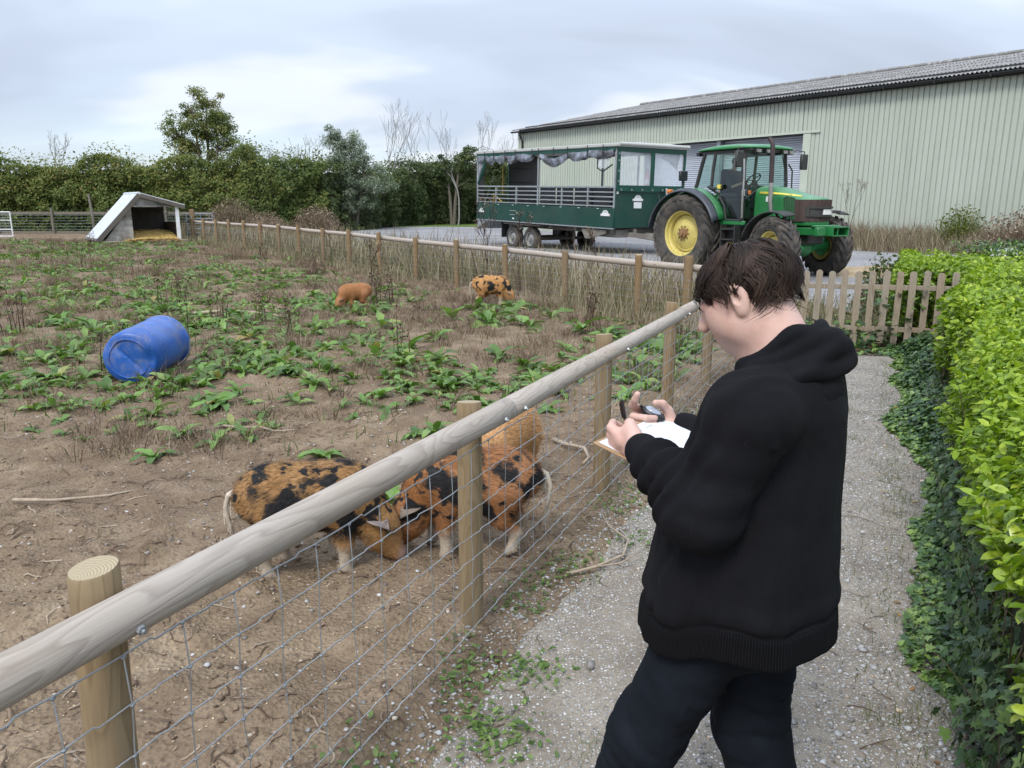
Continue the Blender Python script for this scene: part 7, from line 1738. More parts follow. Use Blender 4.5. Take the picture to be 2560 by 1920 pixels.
BV, BQ = [], []
def add_body(V, Q, it=1):
    V = relax(V, Q, it); BQ.append(Q + sum(len(a) for a in BV)); BV.append(V)
add_body(*sdf_arrays(head_fn, (-0.12, -0.12, 1.34), (0.12, 0.30, 1.68), 0.0034))
# --- hands
def chain(X, Y, Z, d, pts, rad, k=0.004):
    for i in range(len(pts) - 1): d = smin(d, cone_sd(X, Y, Z, pts[i], pts[i + 1], rad[i], rad[i + 1]), k)
    return d
LW, RW_ = np.array([-0.150, 0.262, 1.196]), np.array([0.185, 0.365, 1.160])
def left_hand(X, Y, Z):
    d = cone_sd(X, Y, Z, LW - np.array([0.03, 0.08, 0.02]), LW + np.array([0.01, 0.02, 0]), 0.031, 0.028)
    d = smin(d, ell_sd(X, Y, Z, (-0.118, 0.328, 1.198), (0.020, 0.046, 0.038), rotz(-18)), 0.02)
    K = [(-0.118, 0.378, 1.222), (-0.112, 0.382, 1.203), (-0.109, 0.378, 1.186), (-0.108, 0.368, 1.171)]
    T1 = [(-0.078, 0.405, 1.220), (-0.070, 0.402, 1.199), (-0.068, 0.393, 1.182), (-0.072, 0.380, 1.168)]
    T2 = [(-0.048, 0.396, 1.203), (-0.046, 0.384, 1.187), (-0.050, 0.372, 1.174), (-0.058, 0.362, 1.164)]
    T3 = [(-0.034, 0.384, 1.186), (-0.050, 0.364, 1.182), (-0.060, 0.354, 1.172), (-0.066, 0.348, 1.164)]
    for a, b, e, f in zip(K, T1, T2, T3):
        f0 = chain(X, Y, Z, cone_sd(X, Y, Z, (-0.122, 0.335, 1.198), a, 0.016, 0.0125), [a, b, e, f], [0.0118, 0.0102, 0.0092, 0.0078], 0.003); d = smin(d, f0, 0.006)
    th = chain(X, Y, Z, cone_sd(X, Y, Z, (-0.125, 0.300, 1.212), (-0.104, 0.335, 1.236), 0.019, 0.0135), [(-0.104, 0.335, 1.236), (-0.072, 0.362, 1.228), (-0.045, 0.376, 1.206)], [0.0128, 0.0112, 0.0088], 0.004)
    return smin(d, th, 0.008)
def rotz(deg):
    a = math.radians(deg); return np.array([[math.cos(a), -math.sin(a), 0], [math.sin(a), math.cos(a), 0], [0, 0, 1]])
def right_hand(X, Y, Z):
    d = cone_sd(X, Y, Z, RW_ + np.array([0.03, -0.05, -0.01]), RW_ + np.array([-0.01, 0.02, 0.0]), 0.031, 0.027)
    d = smin(d, ell_sd(X, Y, Z, (0.150, 0.430, 1.170), (0.036, 0.048, 0.022), rotz(28)), 0.018)
    K = [(0.118, 0.466, 1.206), (0.112, 0.470, 1.190), (0.113, 0.466, 1.172), (0.120, 0.458, 1.158)]
    T1 = [(0.078, 0.462, 1.226), (0.074, 0.455, 1.197), (0.076, 0.446, 1.175), (0.086, 0.436, 1.160)]
    T2 = [(0.066, 0.446, 1.246), (0.080, 0.420, 1.198), (0.084, 0.414, 1.177), (0.094, 0.410, 1.164)]
    T3 = [(0.062, 0.436, 1.262), (0.104, 0.408, 1.196), (0.106, 0.404, 1.178), (0.112, 0.402, 1.168)]
    for a, b, e, f in zip(K, T1, T2, T3):
        f0 = chain(X, Y, Z, cone_sd(X, Y, Z, (0.150, 0.432, 1.172), a, 0.016, 0.0122), [a, b, e, f], [0.0116, 0.0102, 0.0092, 0.0078], 0.003); d = smin(d, f0, 0.005)
    th = chain(X, Y, Z, cone_sd(X, Y, Z, (0.165, 0.398, 1.176), (0.158, 0.406, 1.206), 0.018, 0.0135), [(0.158, 0.406, 1.206), (0.140, 0.412, 1.226), (0.118, 0.418, 1.232)], [0.0128, 0.0112, 0.0088], 0.004)
    return smin(d, th, 0.008)
add_body(*sdf_arrays(left_hand, (-0.23, 0.12, 1.12), (0.01, 0.45, 1.28), 0.0028))
add_body(*sdf_arrays(right_hand, (0.02, 0.27, 1.11), (0.27, 0.53, 1.30), 0.0028))
# --- the rest of the body, under the clothes
LS, LE, RS, RE = np.array([-0.178, 0.002, 1.332]), np.array([-0.222, 0.066, 1.138]), np.array([0.142, 0.045, 1.318]), np.array([0.225, 0.155, 1.115])
HIPL, KNL, ANL = np.array([-0.085, 0.085, 0.86]), np.array([-0.112, 0.245, 0.470]), np.array([-0.115, 0.375, 0.085])
HIPR, KNR, ANR = np.array([0.095, 0.065, 0.86]), np.array([0.10, 0.085, 0.47]), np.array([0.105, -0.045, 0.085])
def under(X, Y, Z):
    d = cone_sd(X, Y, Z, (0, -0.005, 1.36), (0, 0.06, 1.0), 0.085, 0.12); d = smin(d, cone_sd(X, Y, Z, (0, 0.06, 1.0), (0, 0.07, 0.86), 0.12, 0.12), 0.05)
    for a, b, w in ((LS, LE, LW), (RS, RE, RW_)):
        d = smin(d, cone_sd(X, Y, Z, a, b, 0.05, 0.040), 0.04); d = smin(d, cone_sd(X, Y, Z, b, w, 0.040, 0.026), 0.02)
    for a, b, e in ((HIPL, KNL, ANL), (HIPR, KNR, ANR)):
        d = smin(d, cone_sd(X, Y, Z, a, b, 0.075, 0.05), 0.04); d = smin(d, cone_sd(X, Y, Z, b, e, 0.05, 0.035), 0.02)
    return d
add_body(*sdf_arrays(under, (-0.35, -0.2, 0.0), (0.35, 0.45, 1.5), 0.022))
link('body', np_mesh('body', np.concatenate(BV), np.concatenate(BQ), smooth=True), M['skin'], man)
# --- hoodie
def interp(z, zs, vs_): return np.interp(z, zs, vs_)
ZS = [0.66, 0.80, 0.95, 1.10, 1.22, 1.32, 1.40, 1.47]
RX = [0.214, 0.212, 0.202, 0.190, 0.178, 0.158, 0.115, 0.076]
RYY = [0.220, 0.214, 0.196, 0.176, 0.156, 0.132, 0.105, 0.082]
CYY = [0.096, 0.092, 0.084, 0.072, 0.052, 0.030, 0.022, 0.030]
def hem_z(Y, X=0.0): return 0.800 - 0.17 * Y + 0.012 * np.sin(Y * 26 + 1.0) + 0.008 * np.sin(X * 30)
def torso_fn(X, Y, Z):
    rx, ry, cy = interp(Z, ZS, RX), interp(Z, ZS, RYY), interp(Z, ZS, CYY)
    hz = Z - hem_z(Y)
    band = smooth01((0.075 - hz) / 0.02)
    k = -0.004 * band - 0.007 * np.exp(-((hz - 0.070) / 0.007) ** 2) + 0.004 * np.exp(-((hz - 0.100) / 0.02) ** 2)
    p = 2.3
    q = (np.abs(X / (rx + k)) ** p + np.abs((Y - cy) / (ry + k)) ** p) ** (1 / p)
    d = (q - 1) * np.minimum(rx, ry)
    a = np.arctan2(Y - cy, X)
    low = smooth01((1.28 - Z) / 0.5) * (1 - 0.6 * band)
    d = d + low * (0.007 * np.sin(a * 6 + 1.2 * np.sin(Z * 4) + 0.8) + 0.012 * (np.abs(np.sin(a * 5.5 + Z * 2.2 + 2 * noise3(X * 4, Y * 4, Z * 2, 8))) ** 0.45 - 0.7)) + 0.014 * (noise3(X * 10, Y * 10, Z * 4, 5) - 0.5) + 0.006 * (noise3(X * 24, Y * 24, Z * 9, 6) - 0.5)
    d = np.maximum(d, hem_z(Y) - Z)
    return np.maximum(d, Z - 1.47)
def sleeve(X, Y, Z, a, b, w, sg, sd):
    ab, bw = b - a, w - b
    d = cone_sd(X, Y, Z, a, b, 0.086, 0.076)
    f = cone_sd(X, Y, Z, b, w - bw * 0.16, 0.074, 0.054)
    d = smin(d, f, 0.03)
    d = smin(d, ell_sd(X, Y, Z, b + np.array([0, 0.015, -0.012]), (0.076, 0.084, 0.072)), 0.02)
    t1 = ((X - a[0]) * ab[0] + (Y - a[1]) * ab[1] + (Z - a[2]) * ab[2]) / ab.dot(ab); t2 = ((X - b[0]) * bw[0] + (Y - b[1]) * bw[1] + (Z - b[2]) * bw[2]) / bw.dot(bw)
    inner = smooth01(((Y - b[1]) * 0.7 + (Z - b[2]) * 0.7) / 0.06)
    d = d + inner * 0.008 * np.sin(t2 * 22 + X * 30 + 7 * noise3(X * 10, Y * 10, Z * 10, sd)) * smooth01((t2 + 0.25) / 0.3) * smooth01((0.95 - t2) / 0.2)
    d = d + 0.007 * (noise3(X * 13, Y * 13, Z * 9, sd + 4) - 0.5) + 0.003 * np.sin(t1 * 15 + X * 40 * sg + 6 * noise3(X * 8, Y * 8, Z * 8, sd + 1)) * smooth01((t1 - 0.25) / 0.4) * smooth01((1.2 - t1) / 0.3)
    d = d - 0.007 * np.exp(-((t1 - 0.02) / 0.05) ** 2) * 0 
    cuff = cone_sd(X, Y, Z, w - bw * 0.26, w + bw * 0.02, 0.045, 0.041)
    d = smin(np.maximum(d, t2 - 0.86), cuff, 0.010)
    return d
CREASE = [((-0.20, -0.045, 1.20), (-0.205, -0.03, 0.88), 0.016, 0.010), ((-0.165, -0.075, 1.22), (-0.15, -0.085, 0.86), 0.014, 0.009), ((-0.06, -0.11, 1.26), (-0.10, -0.125, 0.90), 0.016, 0.009), ((0.03, -0.115, 1.22), (0.04, -0.13, 0.88), 0.014, 0.007),
          ((-0.19, 0.14, 1.04), (-0.17, 0.24, 0.86), 0.014, 0.008), ((-0.20, 0.05, 1.02), (-0.21, 0.10, 0.84), 0.014, 0.007),
          ((-0.155, 0.125, 1.185), (-0.26, 0.135, 1.150), 0.010, 0.011), ((-0.150, 0.150, 1.195), (-0.24, 0.175, 1.165), 0.009, 0.010), ((-0.160, 0.105, 1.170), (-0.275, 0.085, 1.120), 0.010, 0.009), ((-0.145, 0.185, 1.215), (-0.215, 0.215, 1.185), 0.008, 0.008),
          ((-0.25, 0.0, 1.25), (-0.28, 0.07, 1.16), 0.014, 0.007), ((-0.21, 0.07, 1.27), (-0.20, 0.13, 1.20), 0.012, 0.008),
          ((-0.130, 0.085, 1.375), (-0.178, 0.045, 1.402), 0.007, -0.006), ((-0.178, 0.045, 1.402), (-0.208, -0.010, 1.385), 0.007, -0.006), ((-0.208, -0.010, 1.385), (-0.222, -0.055, 1.335), 0.007, -0.006), ((-0.222, -0.055, 1.335), (-0.212, -0.085, 1.270), 0.007, -0.006), ((-0.212, -0.085, 1.270), (-0.198, -0.090, 1.205), 0.007, -0.006)]
def hoodie_fn(X, Y, Z):
    d = torso_fn(X, Y, Z)
    d = smin(d, cone_sd(X, Y, Z, (-0.05, 0.0, 1.362), LS, 0.070, 0.080), 0.05); d = smin(d, cone_sd(X, Y, Z, (0.05, 0.01, 1.362), RS, 0.070, 0.070), 0.05)
    d = np.maximum(d, Z - (1.45 - 0.75 * np.maximum(Y - 0.01, 0)))
    for sl in (sleeve(X, Y, Z, LS, LE, LW, 1, 11), sleeve(X, Y, Z, RS, RE, RW_, -1, 13)):
        kk = 0.006 + 0.030 * smooth01((Z - 1.26) / 0.08); d = smin(d, sl, kk)
    for p_, q_, wd, dp in CREASE:
        d = d + dp * np.exp(-((cone_sd(X, Y, Z, p_, q_, 0.0, 0.0)) / wd) ** 2)
    # kangaroo pocket opening at the side
    pk = np.exp(-(((Y - 0.205 - (Z - 0.90) * 0.12) / 0.008) ** 2)) * smooth01((Z - 0.80) / 0.03) * smooth01((1.03 - Z) / 0.03) * (X < -0.05)
    d = d + 0.010 * pk
    return np.maximum(d, -cone_sd(X, Y, Z, (0, 0.05, 1.50), (0, 0.02, 1.36), 0.085, 0.075))
V, Q = sdf_arrays(hoodie_fn, (-0.33, -0.18, 0.68), (0.36, 0.44, 1.48), 0.0062)
link('hoodie', np_mesh('hoodie', relax(V, Q, 1), Q, smooth=True), M['hoodie'], man)
# --- ribbed hem band
t = NT('ribbed_hem'); c = t.sep(t.n('ShaderNodeTexCoord').outputs['Object'])
rib = t.math('SINE', t.math('MULTIPLY', t.math('ARCTAN2', t.math('SUBTRACT', c[1], 0.09), c[0]), 230.0))
M['hem'] = t.done(t.pbsdf(t.ramp(rib, [(0.2, (0.0035, 0.0035, 0.0045)), (0.9, (0.0090, 0.0090, 0.0110))]), 0.9, 0, t.bump(rib, 0.6, 0.003), 0.12))
V, Q = sdf_arrays(lambda X, Y, Z: np.maximum(torso_fn(X, Y, Z) - 0.004, (Z - hem_z(Y)) - 0.066), (-0.27, -0.18, 0.68), (0.27, 0.36, 0.94), 0.006)
link('hem_band', np_mesh('hem_band', relax(V, Q, 1), Q, smooth=True), M['hem'], man)
# --- hood lying on the back, with folds round the neck
def hood_fn2(X, Y, Z):
    d = ell_sd(X, Y, Z, (-0.006, -0.018, 1.405), (0.100, 0.072, 0.062))
    d = smin(d, ell_sd(X, Y, Z, (-0.008, -0.048, 1.350), (0.082, 0.048, 0.070)), 0.02)
    for i, (rr, yy, zz, th) in enumerate([(0.088, 0.038, 1.425, 0.019), (0.102, 0.028, 1.404, 0.018), (0.112, 0.018, 1.380, 0.017), (0.120, 0.012, 1.354, 0.015)]):
        A = np.arctan2(X, Y - yy)                                     # 0 in front
        back = 0.5 - 0.5 * np.cos(A)                                    # 1 at the back
        rad = np.sqrt(X ** 2 + ((Y - yy) / (0.80 + 0.12 * back)) ** 2)
        zc = zz + 0.072 * back - 0.055 * (1 - back) + 0.006 * np.sin(A * 5 + i * 2)
        d = smin(d, np.sqrt((rad - rr - 0.006 * np.sin(A * 4 + i)) ** 2 + ((Z - zc) * 0.8) ** 2) - th * (0.60 + 0.5 * back), 0.007)
    d = d + 0.004 * np.sin((Z * 0.9 + Y * 0.9) * 70 + 24 * np.abs(X) + 6 * noise3(X * 9, Y * 9, Z * 9, 3)) * smooth01((-Y + 0.02) / 0.05)
    d = np.maximum(d, -cone_sd(X, Y, Z, (0, 0.085, 1.56), (0, 0.025, 1.40), 0.092, 0.072))
    return smax(d, Z - 1.508, 0.02)
V, Q = sdf_arrays(hood_fn2, (-0.20, -0.20, 1.24), (0.20, 0.20, 1.53), 0.0046)
link('hood', np_mesh('hood', relax(V, Q, 1), Q, smooth=True), M['hoodie'], man)
MB().box((-0.035, 0.155, 1.315), (0.008, 0.012, 0.03)).obj('zip_pull', M['galv'], man)
# --- trousers
def leg_cloth(X, Y, Z, a, b, e, sd):
    d = cone_sd(X, Y, Z, a, b, 0.100, 0.084); d = smin(d, cone_sd(X, Y, Z, b, e, 0.084, 0.074), 0.03)
    ph = Z * 38 - (Y - b[1]) * 34 + 7 * noise3(X * 6, Y * 6, Z * 6, sd); fold = -0.010 * (np.abs(np.sin(ph)) ** 0.5 - 0.5) * smooth01((0.74 - Z) / 0.15) + 0.010 * (noise3(X * 9, Y * 9, Z * 14, sd + 3) - 0.5) + 0.005 * (noise3(X * 26, Y * 26, Z * 30, sd + 4) - 0.5)
    return np.maximum(d + fold, 0.045 - Z)
def trouser_fn(X, Y, Z):
    d = ell_sd(X, Y, Z, (0, 0.08, 0.84), (0.165, 0.150, 0.15))
    d = smin(d, leg_cloth(X, Y, Z, HIPL, KNL, ANL, 21), 0.03); d = smin(d, leg_cloth(X, Y, Z, HIPR, KNR, ANR, 25), 0.025)
    sm = np.abs(X + 0.165 + (Z - 0.6) * 0.06 - 0.10 * smooth01((Y - 0.12) / 0.2)); d = d - 0.002 * np.exp(-(sm / 0.004) ** 2)
    return np.maximum(d, Z - 0.90)
V, Q = sdf_arrays(trouser_fn, (-0.30, -0.20, 0.02), (0.30, 0.50, 1.0), 0.009)
link('trousers', np_mesh('trousers', relax(V, Q, 1), Q, smooth=True), M['trouser'], man)
for a, yw in ((ANL, 0.1), (ANR, -0.1)):
    def shoe_fn(X, Y, Z, a=a): 
        d = ell_sd(X, Y, Z, (a[0], a[1] + 0.11, 0.035), (0.048, 0.10, 0.045)); d = smin(d, ell_sd(X, Y, Z, (a[0], a[1] - 0.01, 0.045), (0.042, 0.06, 0.06)), 0.03); return np.maximum(d, 0.004 - Z)
    link('shoe', sdf_mesh('shoe', shoe_fn, (a[0] - 0.08, a[1] - 0.12, -0.01), (a[0] + 0.08, a[1] + 0.26, 0.14), 0.01), M['shoe'], man)
# --- hair: a cap and several thousand strands flowing from the crown
r = np.random.default_rng(55)
def hair_cap(X, Y, Z):
    q = np.stack([X - HC[0], Y - HC[1], Z - HC[2]], -1) @ HM; x, y, z = q[..., 0], q[..., 1], q[..., 2]
    d = ell_sd(x, y, z, (0, -0.012, 0.018), (0.0745, 0.0950, 0.0770))
    line = 0.018 + 0.55 * np.maximum(y - 0.02, 0) + 0.9 * np.minimum(y + 0.005, 0) - 0.02 * smooth01((np.abs(x) - 0.05) / 0.03) * (np.abs(y + 0.0) < 0.03)
    return np.maximum(d, (line - z) * 0.8)
V, Q = sdf_arrays(hair_cap, (-0.12, -0.10, 1.42), (0.12, 0.30, 1.70), 0.005)
hair = link('hair', np_mesh('hair', relax(V, Q, 2), Q, smooth=True, attrs={'rnd': np.full(len(V), 0.25)}), M['hair'], man)
def strands(n, locks, lo, hi, len_, lift, wid, flick, wave, conv, seed):
    """ribbons along meridians from the crown, gathered into locks; angles in head axes"""
    r = np.random.default_rng(seed); seg = 6
    cr = np.array([0.012, -0.045, 0.90]); cr /= np.linalg.norm(cr)
    ex = np.array([1.0, 0, 0]) - cr * cr[0]; ex /= np.linalg.norm(ex); ey = np.cross(cr, ex)
    rad = np.array([0.0720, 0.0925, 0.0745]); cen = np.array([0, -0.012, 0.018]); pts = []; nor = []
    Lp = r.uniform(0, 2 * math.pi, locks); Le = border(Lp) * r.uniform(lo, hi, locks); Lw, Lf, Lh, Lb = r.uniform(0, 6.28, locks), r.normal(0.1, 0.7, locks) * np.where(np.sin(Lp) < -0.2, 0.45, 1.0), r.uniform(0.5, 1.35, locks), r.normal(0, 0.22, locks)
    k = r.integers(0, locks, n); ph = Lp[k] + r.normal(0, 0.13, n); e = Le[k] * r.uniform(0.93, 1.05, n); t0 = np.maximum(0.02, e - len_ * r.uniform(0.75, 1.2, n)); sw = r.normal(0, 0.03, n)
    for i in range(seg + 1):
        f = i / seg; th = t0 + (e - t0) * f; g = conv * f ** 1.4
        p = ph * (1 - g) + Lp[k] * g + Lb[k] * f + 0.12 * (th - t0) + wave * 0.10 * np.sin(f * 6 + Lw[k]) * f + sw * f
        st = np.where(th > 1.35, np.maximum(np.sin(th), 0.90), np.sin(th))
        dv = np.cos(th)[:, None] * cr + st[:, None] * (np.cos(p)[:, None] * ex + np.sin(p)[:, None] * ey)
        h = lift * Lh[k] * (1 + 0.3 * np.sin(f * 4 + Lw[k])) * (0.35 + 0.65 * min(1, f * 3)) + flick * Lf[k] * f ** 3
        pts.append(cen + dv * (rad + h[:, None])); nor.append(dv)
    Pp = np.stack(pts, 1); Nn = np.stack(nor, 1)
    tan = np.gradient(Pp, axis=1); side = np.cross(tan, Nn); side /= (np.linalg.norm(side, axis=2)[..., None] + 1e-9)
    taper = np.array([0.7, 1, 1, 0.95, 0.8, 0.55, 0.10])[None, :, None] * (wid * r.uniform(0.6, 1.3, n))[:, None, None]
    Vv = np.stack([Pp - side * taper, Pp + Nn * taper * 0.6, Pp + side * taper], 2)
    Vv = Vv.reshape(-1, 3) @ HM.T + HC; kk = (seg + 1) * 3; Fq = []
    for i in range(seg): b = i * 3; Fq += [(b, b + 1, b + 4, b + 3), (b + 1, b + 2, b + 5, b + 4)]
    Fi = (np.array(Fq)[None] + (np.arange(n) * kk)[:, None, None]).reshape(-1, 4)
    return Vv, Fi, np.repeat(np.clip(r.random(locks)[k] * 0.6 + r.random(n) * 0.4, 0, 1), kk)
# end of the hair by direction: phi 0 = right ear, 90 = face, 270 = nape
def border(ph):
    return np.radians(np.interp(np.sin(ph), [-1, -0.7, -0.35, -0.12, 0.10, 0.40, 0.75, 1.0], [134, 136, 132, 112, 88, 98, 106, 102]))
VV, FF2, TT, off = [], [], [], 0
for prm in [(1600, 260, 0.30, 0.85, 0.9, 0.007, 0.0030, 0.002, 0.8, 0.2, 1), (4200, 170, 0.55, 1.02, 1.0, 0.012, 0.0015, 0.006, 1.2, 0.55, 2), (2600, 80, 0.70, 1.08, 0.95, 0.016, 0.0011, 0.010, 1.8, 0.7, 3), (260, 200, 0.6, 1.16, 0.7, 0.018, 0.0009, 0.022, 2.2, 0.1, 4)]:
    a, b, c_ = strands(*prm); VV.append(a); FF2.append(b + off); TT.append(c_); off += len(a)
ho = link('hair_strands', np_mesh('hair_strands', np.concatenate(VV), np.concatenate(FF2), smooth=True, attrs={'rnd': np.concatenate(TT)}), M['hair'], hair); ho['kind'] = 'stuff'
# eye and brow on the near side
for s in (-1, 1):
    p = hp(s * 0.032, 0.089, 0.003); MB().lathe([(0, -0.007), (0.006, -0.004), (0.007, 0), (0.006, 0.004), (0, 0.007)], 10).obj('eye', M['pig_eye'], man).location = tuple(p)
    MB().tube([hp(s * 0.018, 0.094, 0.019), hp(s * 0.034, 0.092, 0.024), hp(s * 0.052, 0.078, 0.020)], [0.003, 0.004, 0.002], 6).obj('eyebrow', M['hair'], man)

# --- clipboard, paper, pen and the black hand-held counter
M['board'] = plain('brown_hardboard', (0.36, 0.23, 0.12), 0.6, 0, 0.12, 20)
t = NT('form_sheet'); v = t.coord('Object'); c = t.sep(v)
def lines(sock, period, w): 
    fr = t.math('FRACT', t.math('DIVIDE', t.math('ADD', sock, 10.0), period)); return t.math('LESS_THAN', fr, w)
gx_, gy_ = lines(c[0], 0.026, 0.05), lines(c[1], 0.011, 0.08)
inside = t.math('MULTIPLY', t.math('LESS_THAN', t.math('ABSOLUTE', c[0]), 0.131), t.math('LESS_THAN', t.math('ABSOLUTE', t.math('ADD', c[1], 0.012)), 0.066))
grid_ = t.math('MULTIPLY', t.math('MAXIMUM', gx_, gy_), inside)
M['paper'] = t.done(t.pbsdf(t.mix(t.math('MULTIPLY', grid_, 0.55), (0.74, 0.77, 0.82), (0.30, 0.34, 0.42)), 0.7))
man_m = Matrix.Translation((0.585, 1.555, -0.03)) @ Matrix.Rotation(math.radians(45), 4, 'Z')
def at_man(o, loc, rot): o.matrix_basis = man_m @ (Matrix.Translation(loc) @ Matrix.Rotation(rot[2], 4, 'Z') @ Matrix.Rotation(rot[1], 4, 'Y') @ Matrix.Rotation(rot[0], 4, 'X'))
cb = thing('clipboard', 'brown hardboard clipboard with printed white form held by the person', 'clipboard'); at_man(cb, (0.034, 0.316, 1.160), (math.radians(13), math.radians(-1.5), math.radians(5)))
MB().box((0, 0, 0), (0.33, 0.235, 0.004)).obj('board', M['board'], cb, bev=0.0015)
MB().box((-0.006, 0.002, 0.0032), (0.297, 0.21, 0.0012)).obj('paper', M['paper'], cb)
tx = MB()
rr_ = np.random.default_rng(4)
for k in range(5): tx.box((-0.11 + 0.05 * k, 0.083, 0.0040), (0.030, 0.0035, 0.0003))
for k in range(3): tx.box((-0.09 + 0.035 * k, 0.093, 0.0040), (0.026, 0.0030, 0.0003))
tx.obj('print', M['badge_ink'], cb)
MB().box((0.150, 0.0, 0.008), (0.030, 0.105, 0.010)).cyl((0.158, -0.05, 0.012), (0.158, 0.05, 0.012), 0.006, 0.006, 8).obj('spring_clip', M['chrome'], cb, bev=0.003)
MB().box((0.06, -0.105, 0.010), (0.035, 0.014, 0.014)).tube([(0.05, -0.10, 0.012), (0.05, -0.085, 0.028), (0.062, -0.080, 0.030), (0.070, -0.095, 0.014)], 0.0016, 5).obj('bulldog_clip', M['black_plastic'], cb)
pn = thing('pen', 'black ballpoint pen in the writing hand of the person', 'pen'); pn.matrix_basis = man_m
p0, p1 = np.array([-0.010, 0.404, 1.164]), np.array([-0.100, 0.364, 1.284]); dpen = (p1 - p0)
MB().tube([p0, p0 + dpen * 0.09, p0 + dpen * 0.60], [0.0008, 0.0038, 0.0040], 8).obj('barrel', M['badge'], pn)
MB().tube([p0 + dpen * 0.55, p0 + dpen * 1.0, p0 + dpen * 1.06], [0.0050, 0.0046, 0.003], 8).obj('cap', M['black_plastic'], pn)
MB().bar(p0 + dpen * 0.62 + np.array([-0.005, 0.003, -0.002]), p0 + dpen * 1.0 + np.array([-0.005, 0.003, -0.002]), 0.003, 0.002).obj('pocket_clip', M['black_plastic'], pn)
ct = thing('hand_counter', 'small black and silver handheld stopwatch in the far hand of the person', 'stopwatch'); at_man(ct, (0.118, 0.424, 1.202), (math.radians(25), math.radians(-15), math.radians(20)))
link('case', sdf_mesh('case', lambda X, Y, Z: ell_sd(X, Y, Z, (0, 0, 0), (0.020, 0.034, 0.013)), (-0.03, -0.04, -0.02), (0.03, 0.04, 0.02), 0.003, 1), M['black_plastic'], ct)
link('screen', sdf_mesh('screen', lambda X, Y, Z: ell_sd(X, Y, Z, (0, 0.002, 0.006), (0.014, 0.024, 0.0095)), (-0.03, -0.04, -0.01), (0.03, 0.04, 0.02), 0.0025, 1), plain('grey_screen', (0.34, 0.38, 0.46), 0.2), ct)
MB().cyl((0, 0.032, 0.004), (0, 0.040, 0.005), 0.004, 0.004, 8).obj('button', M['black_plastic'], ct)

# ------------------------------------------------------------------ tractor driver
dr = thing('person', 'driver in dark top sitting inside the tractor cab', 'person', (5.10, 19.92, tg), math.radians(-56))
def drv_skin(X, Y, Z):
    d = ell_sd(X, Y, Z, (0.62, 0, 2.60), (0.095, 0.075, 0.12)); d = smin(d, cone_sd(X, Y, Z, (0.58, 0, 2.5), (0.55, 0, 2.36), 0.055, 0.07), 0.03); d = smin(d, cone_sd(X, Y, Z, (0.70, 0, 2.56), (0.725, 0, 2.565), 0.015, 0.015), 0.02)
    for s in (-1, 1):
        d = smin(d, cone_sd(X, Y, Z, (0.78, s * 0.27, 2.02), (1.04, s * 0.17, 2.12), 0.042, 0.03), 0.02); d = smin(d, ell_sd(X, Y, Z, (1.09, s * 0.15, 2.14), (0.05, 0.035, 0.04)), 0.02)
        for f in range(4): d = smin(d, cone_sd(X, Y, Z, (1.10, s * (0.13 + 0.012 * f), 2.15), (1.135, s * (0.12 + 0.016 * f), 2.12), 0.010, 0.009), 0.004)
        d = smin(d, cone_sd(X, Y, Z, (0.6, s * 0.1, 1.98), (1.0, s * 0.14, 1.95), 0.07, 0.05), 0.03); d = smin(d, cone_sd(X, Y, Z, (1.0, s * 0.14, 1.95), (1.1, s * 0.14, 1.62), 0.05, 0.04), 0.03)
    return smin(d, cone_sd(X, Y, Z, (0.52, 0, 2.36), (0.55, 0, 2.0), 0.1, 0.11), 0.03)
link('body', sdf_mesh('body', drv_skin, (0.3, -0.4, 1.5), (1.25, 0.4, 2.8), 0.016, 1), plain('driver_skin', (0.45, 0.27, 0.20), 0.5), dr)
def drv_top(X, Y, Z):
    d = ell_sd(X, Y, Z, (0.54, 0, 2.18), (0.15, 0.22, 0.27)); d = smin(d, ell_sd(X, Y, Z, (0.60, 0, 2.02), (0.17, 0.19, 0.15)), 0.05)
    for s in (-1, 1): d = smin(d, cone_sd(X, Y, Z, (0.54, s * 0.19, 2.33), (0.70, s * 0.28, 2.06), 0.085, 0.07), 0.05)
    return d
link('shirt', sdf_mesh('shirt', drv_top, (0.3, -0.4, 1.8), (0.9, 0.4, 2.5), 0.016, 1), plain('dark_shirt', (0.03, 0.033, 0.04), 0.9), dr)
def drv_leg(X, Y, Z):
    d = None
    for s in (-1, 1):
        e = smin(cone_sd(X, Y, Z, (0.55, s * 0.1, 1.97), (1.02, s * 0.14, 1.95), 0.09, 0.075), cone_sd(X, Y, Z, (1.02, s * 0.14, 1.95), (1.1, s * 0.14, 1.6), 0.075, 0.06), 0.03); d = e if d is None else smin(d, e, 0.03)
    return d
link('trousers', sdf_mesh('trousers', drv_leg, (0.4, -0.3, 1.5), (1.25, 0.3, 2.1), 0.016, 1), M['trouser'], dr)
link('hair', sdf_mesh('hair', lambda X, Y, Z: np.maximum(ell_sd(X, Y, Z, (0.605, 0, 2.63), (0.105, 0.085, 0.105)), 2.60 - Z + 1.1 * (X - 0.60)), (0.45, -0.12, 2.45), (0.75, 0.12, 2.78), 0.012, 1), plain('driver_hair', (0.05, 0.04, 0.035), 0.8), dr)
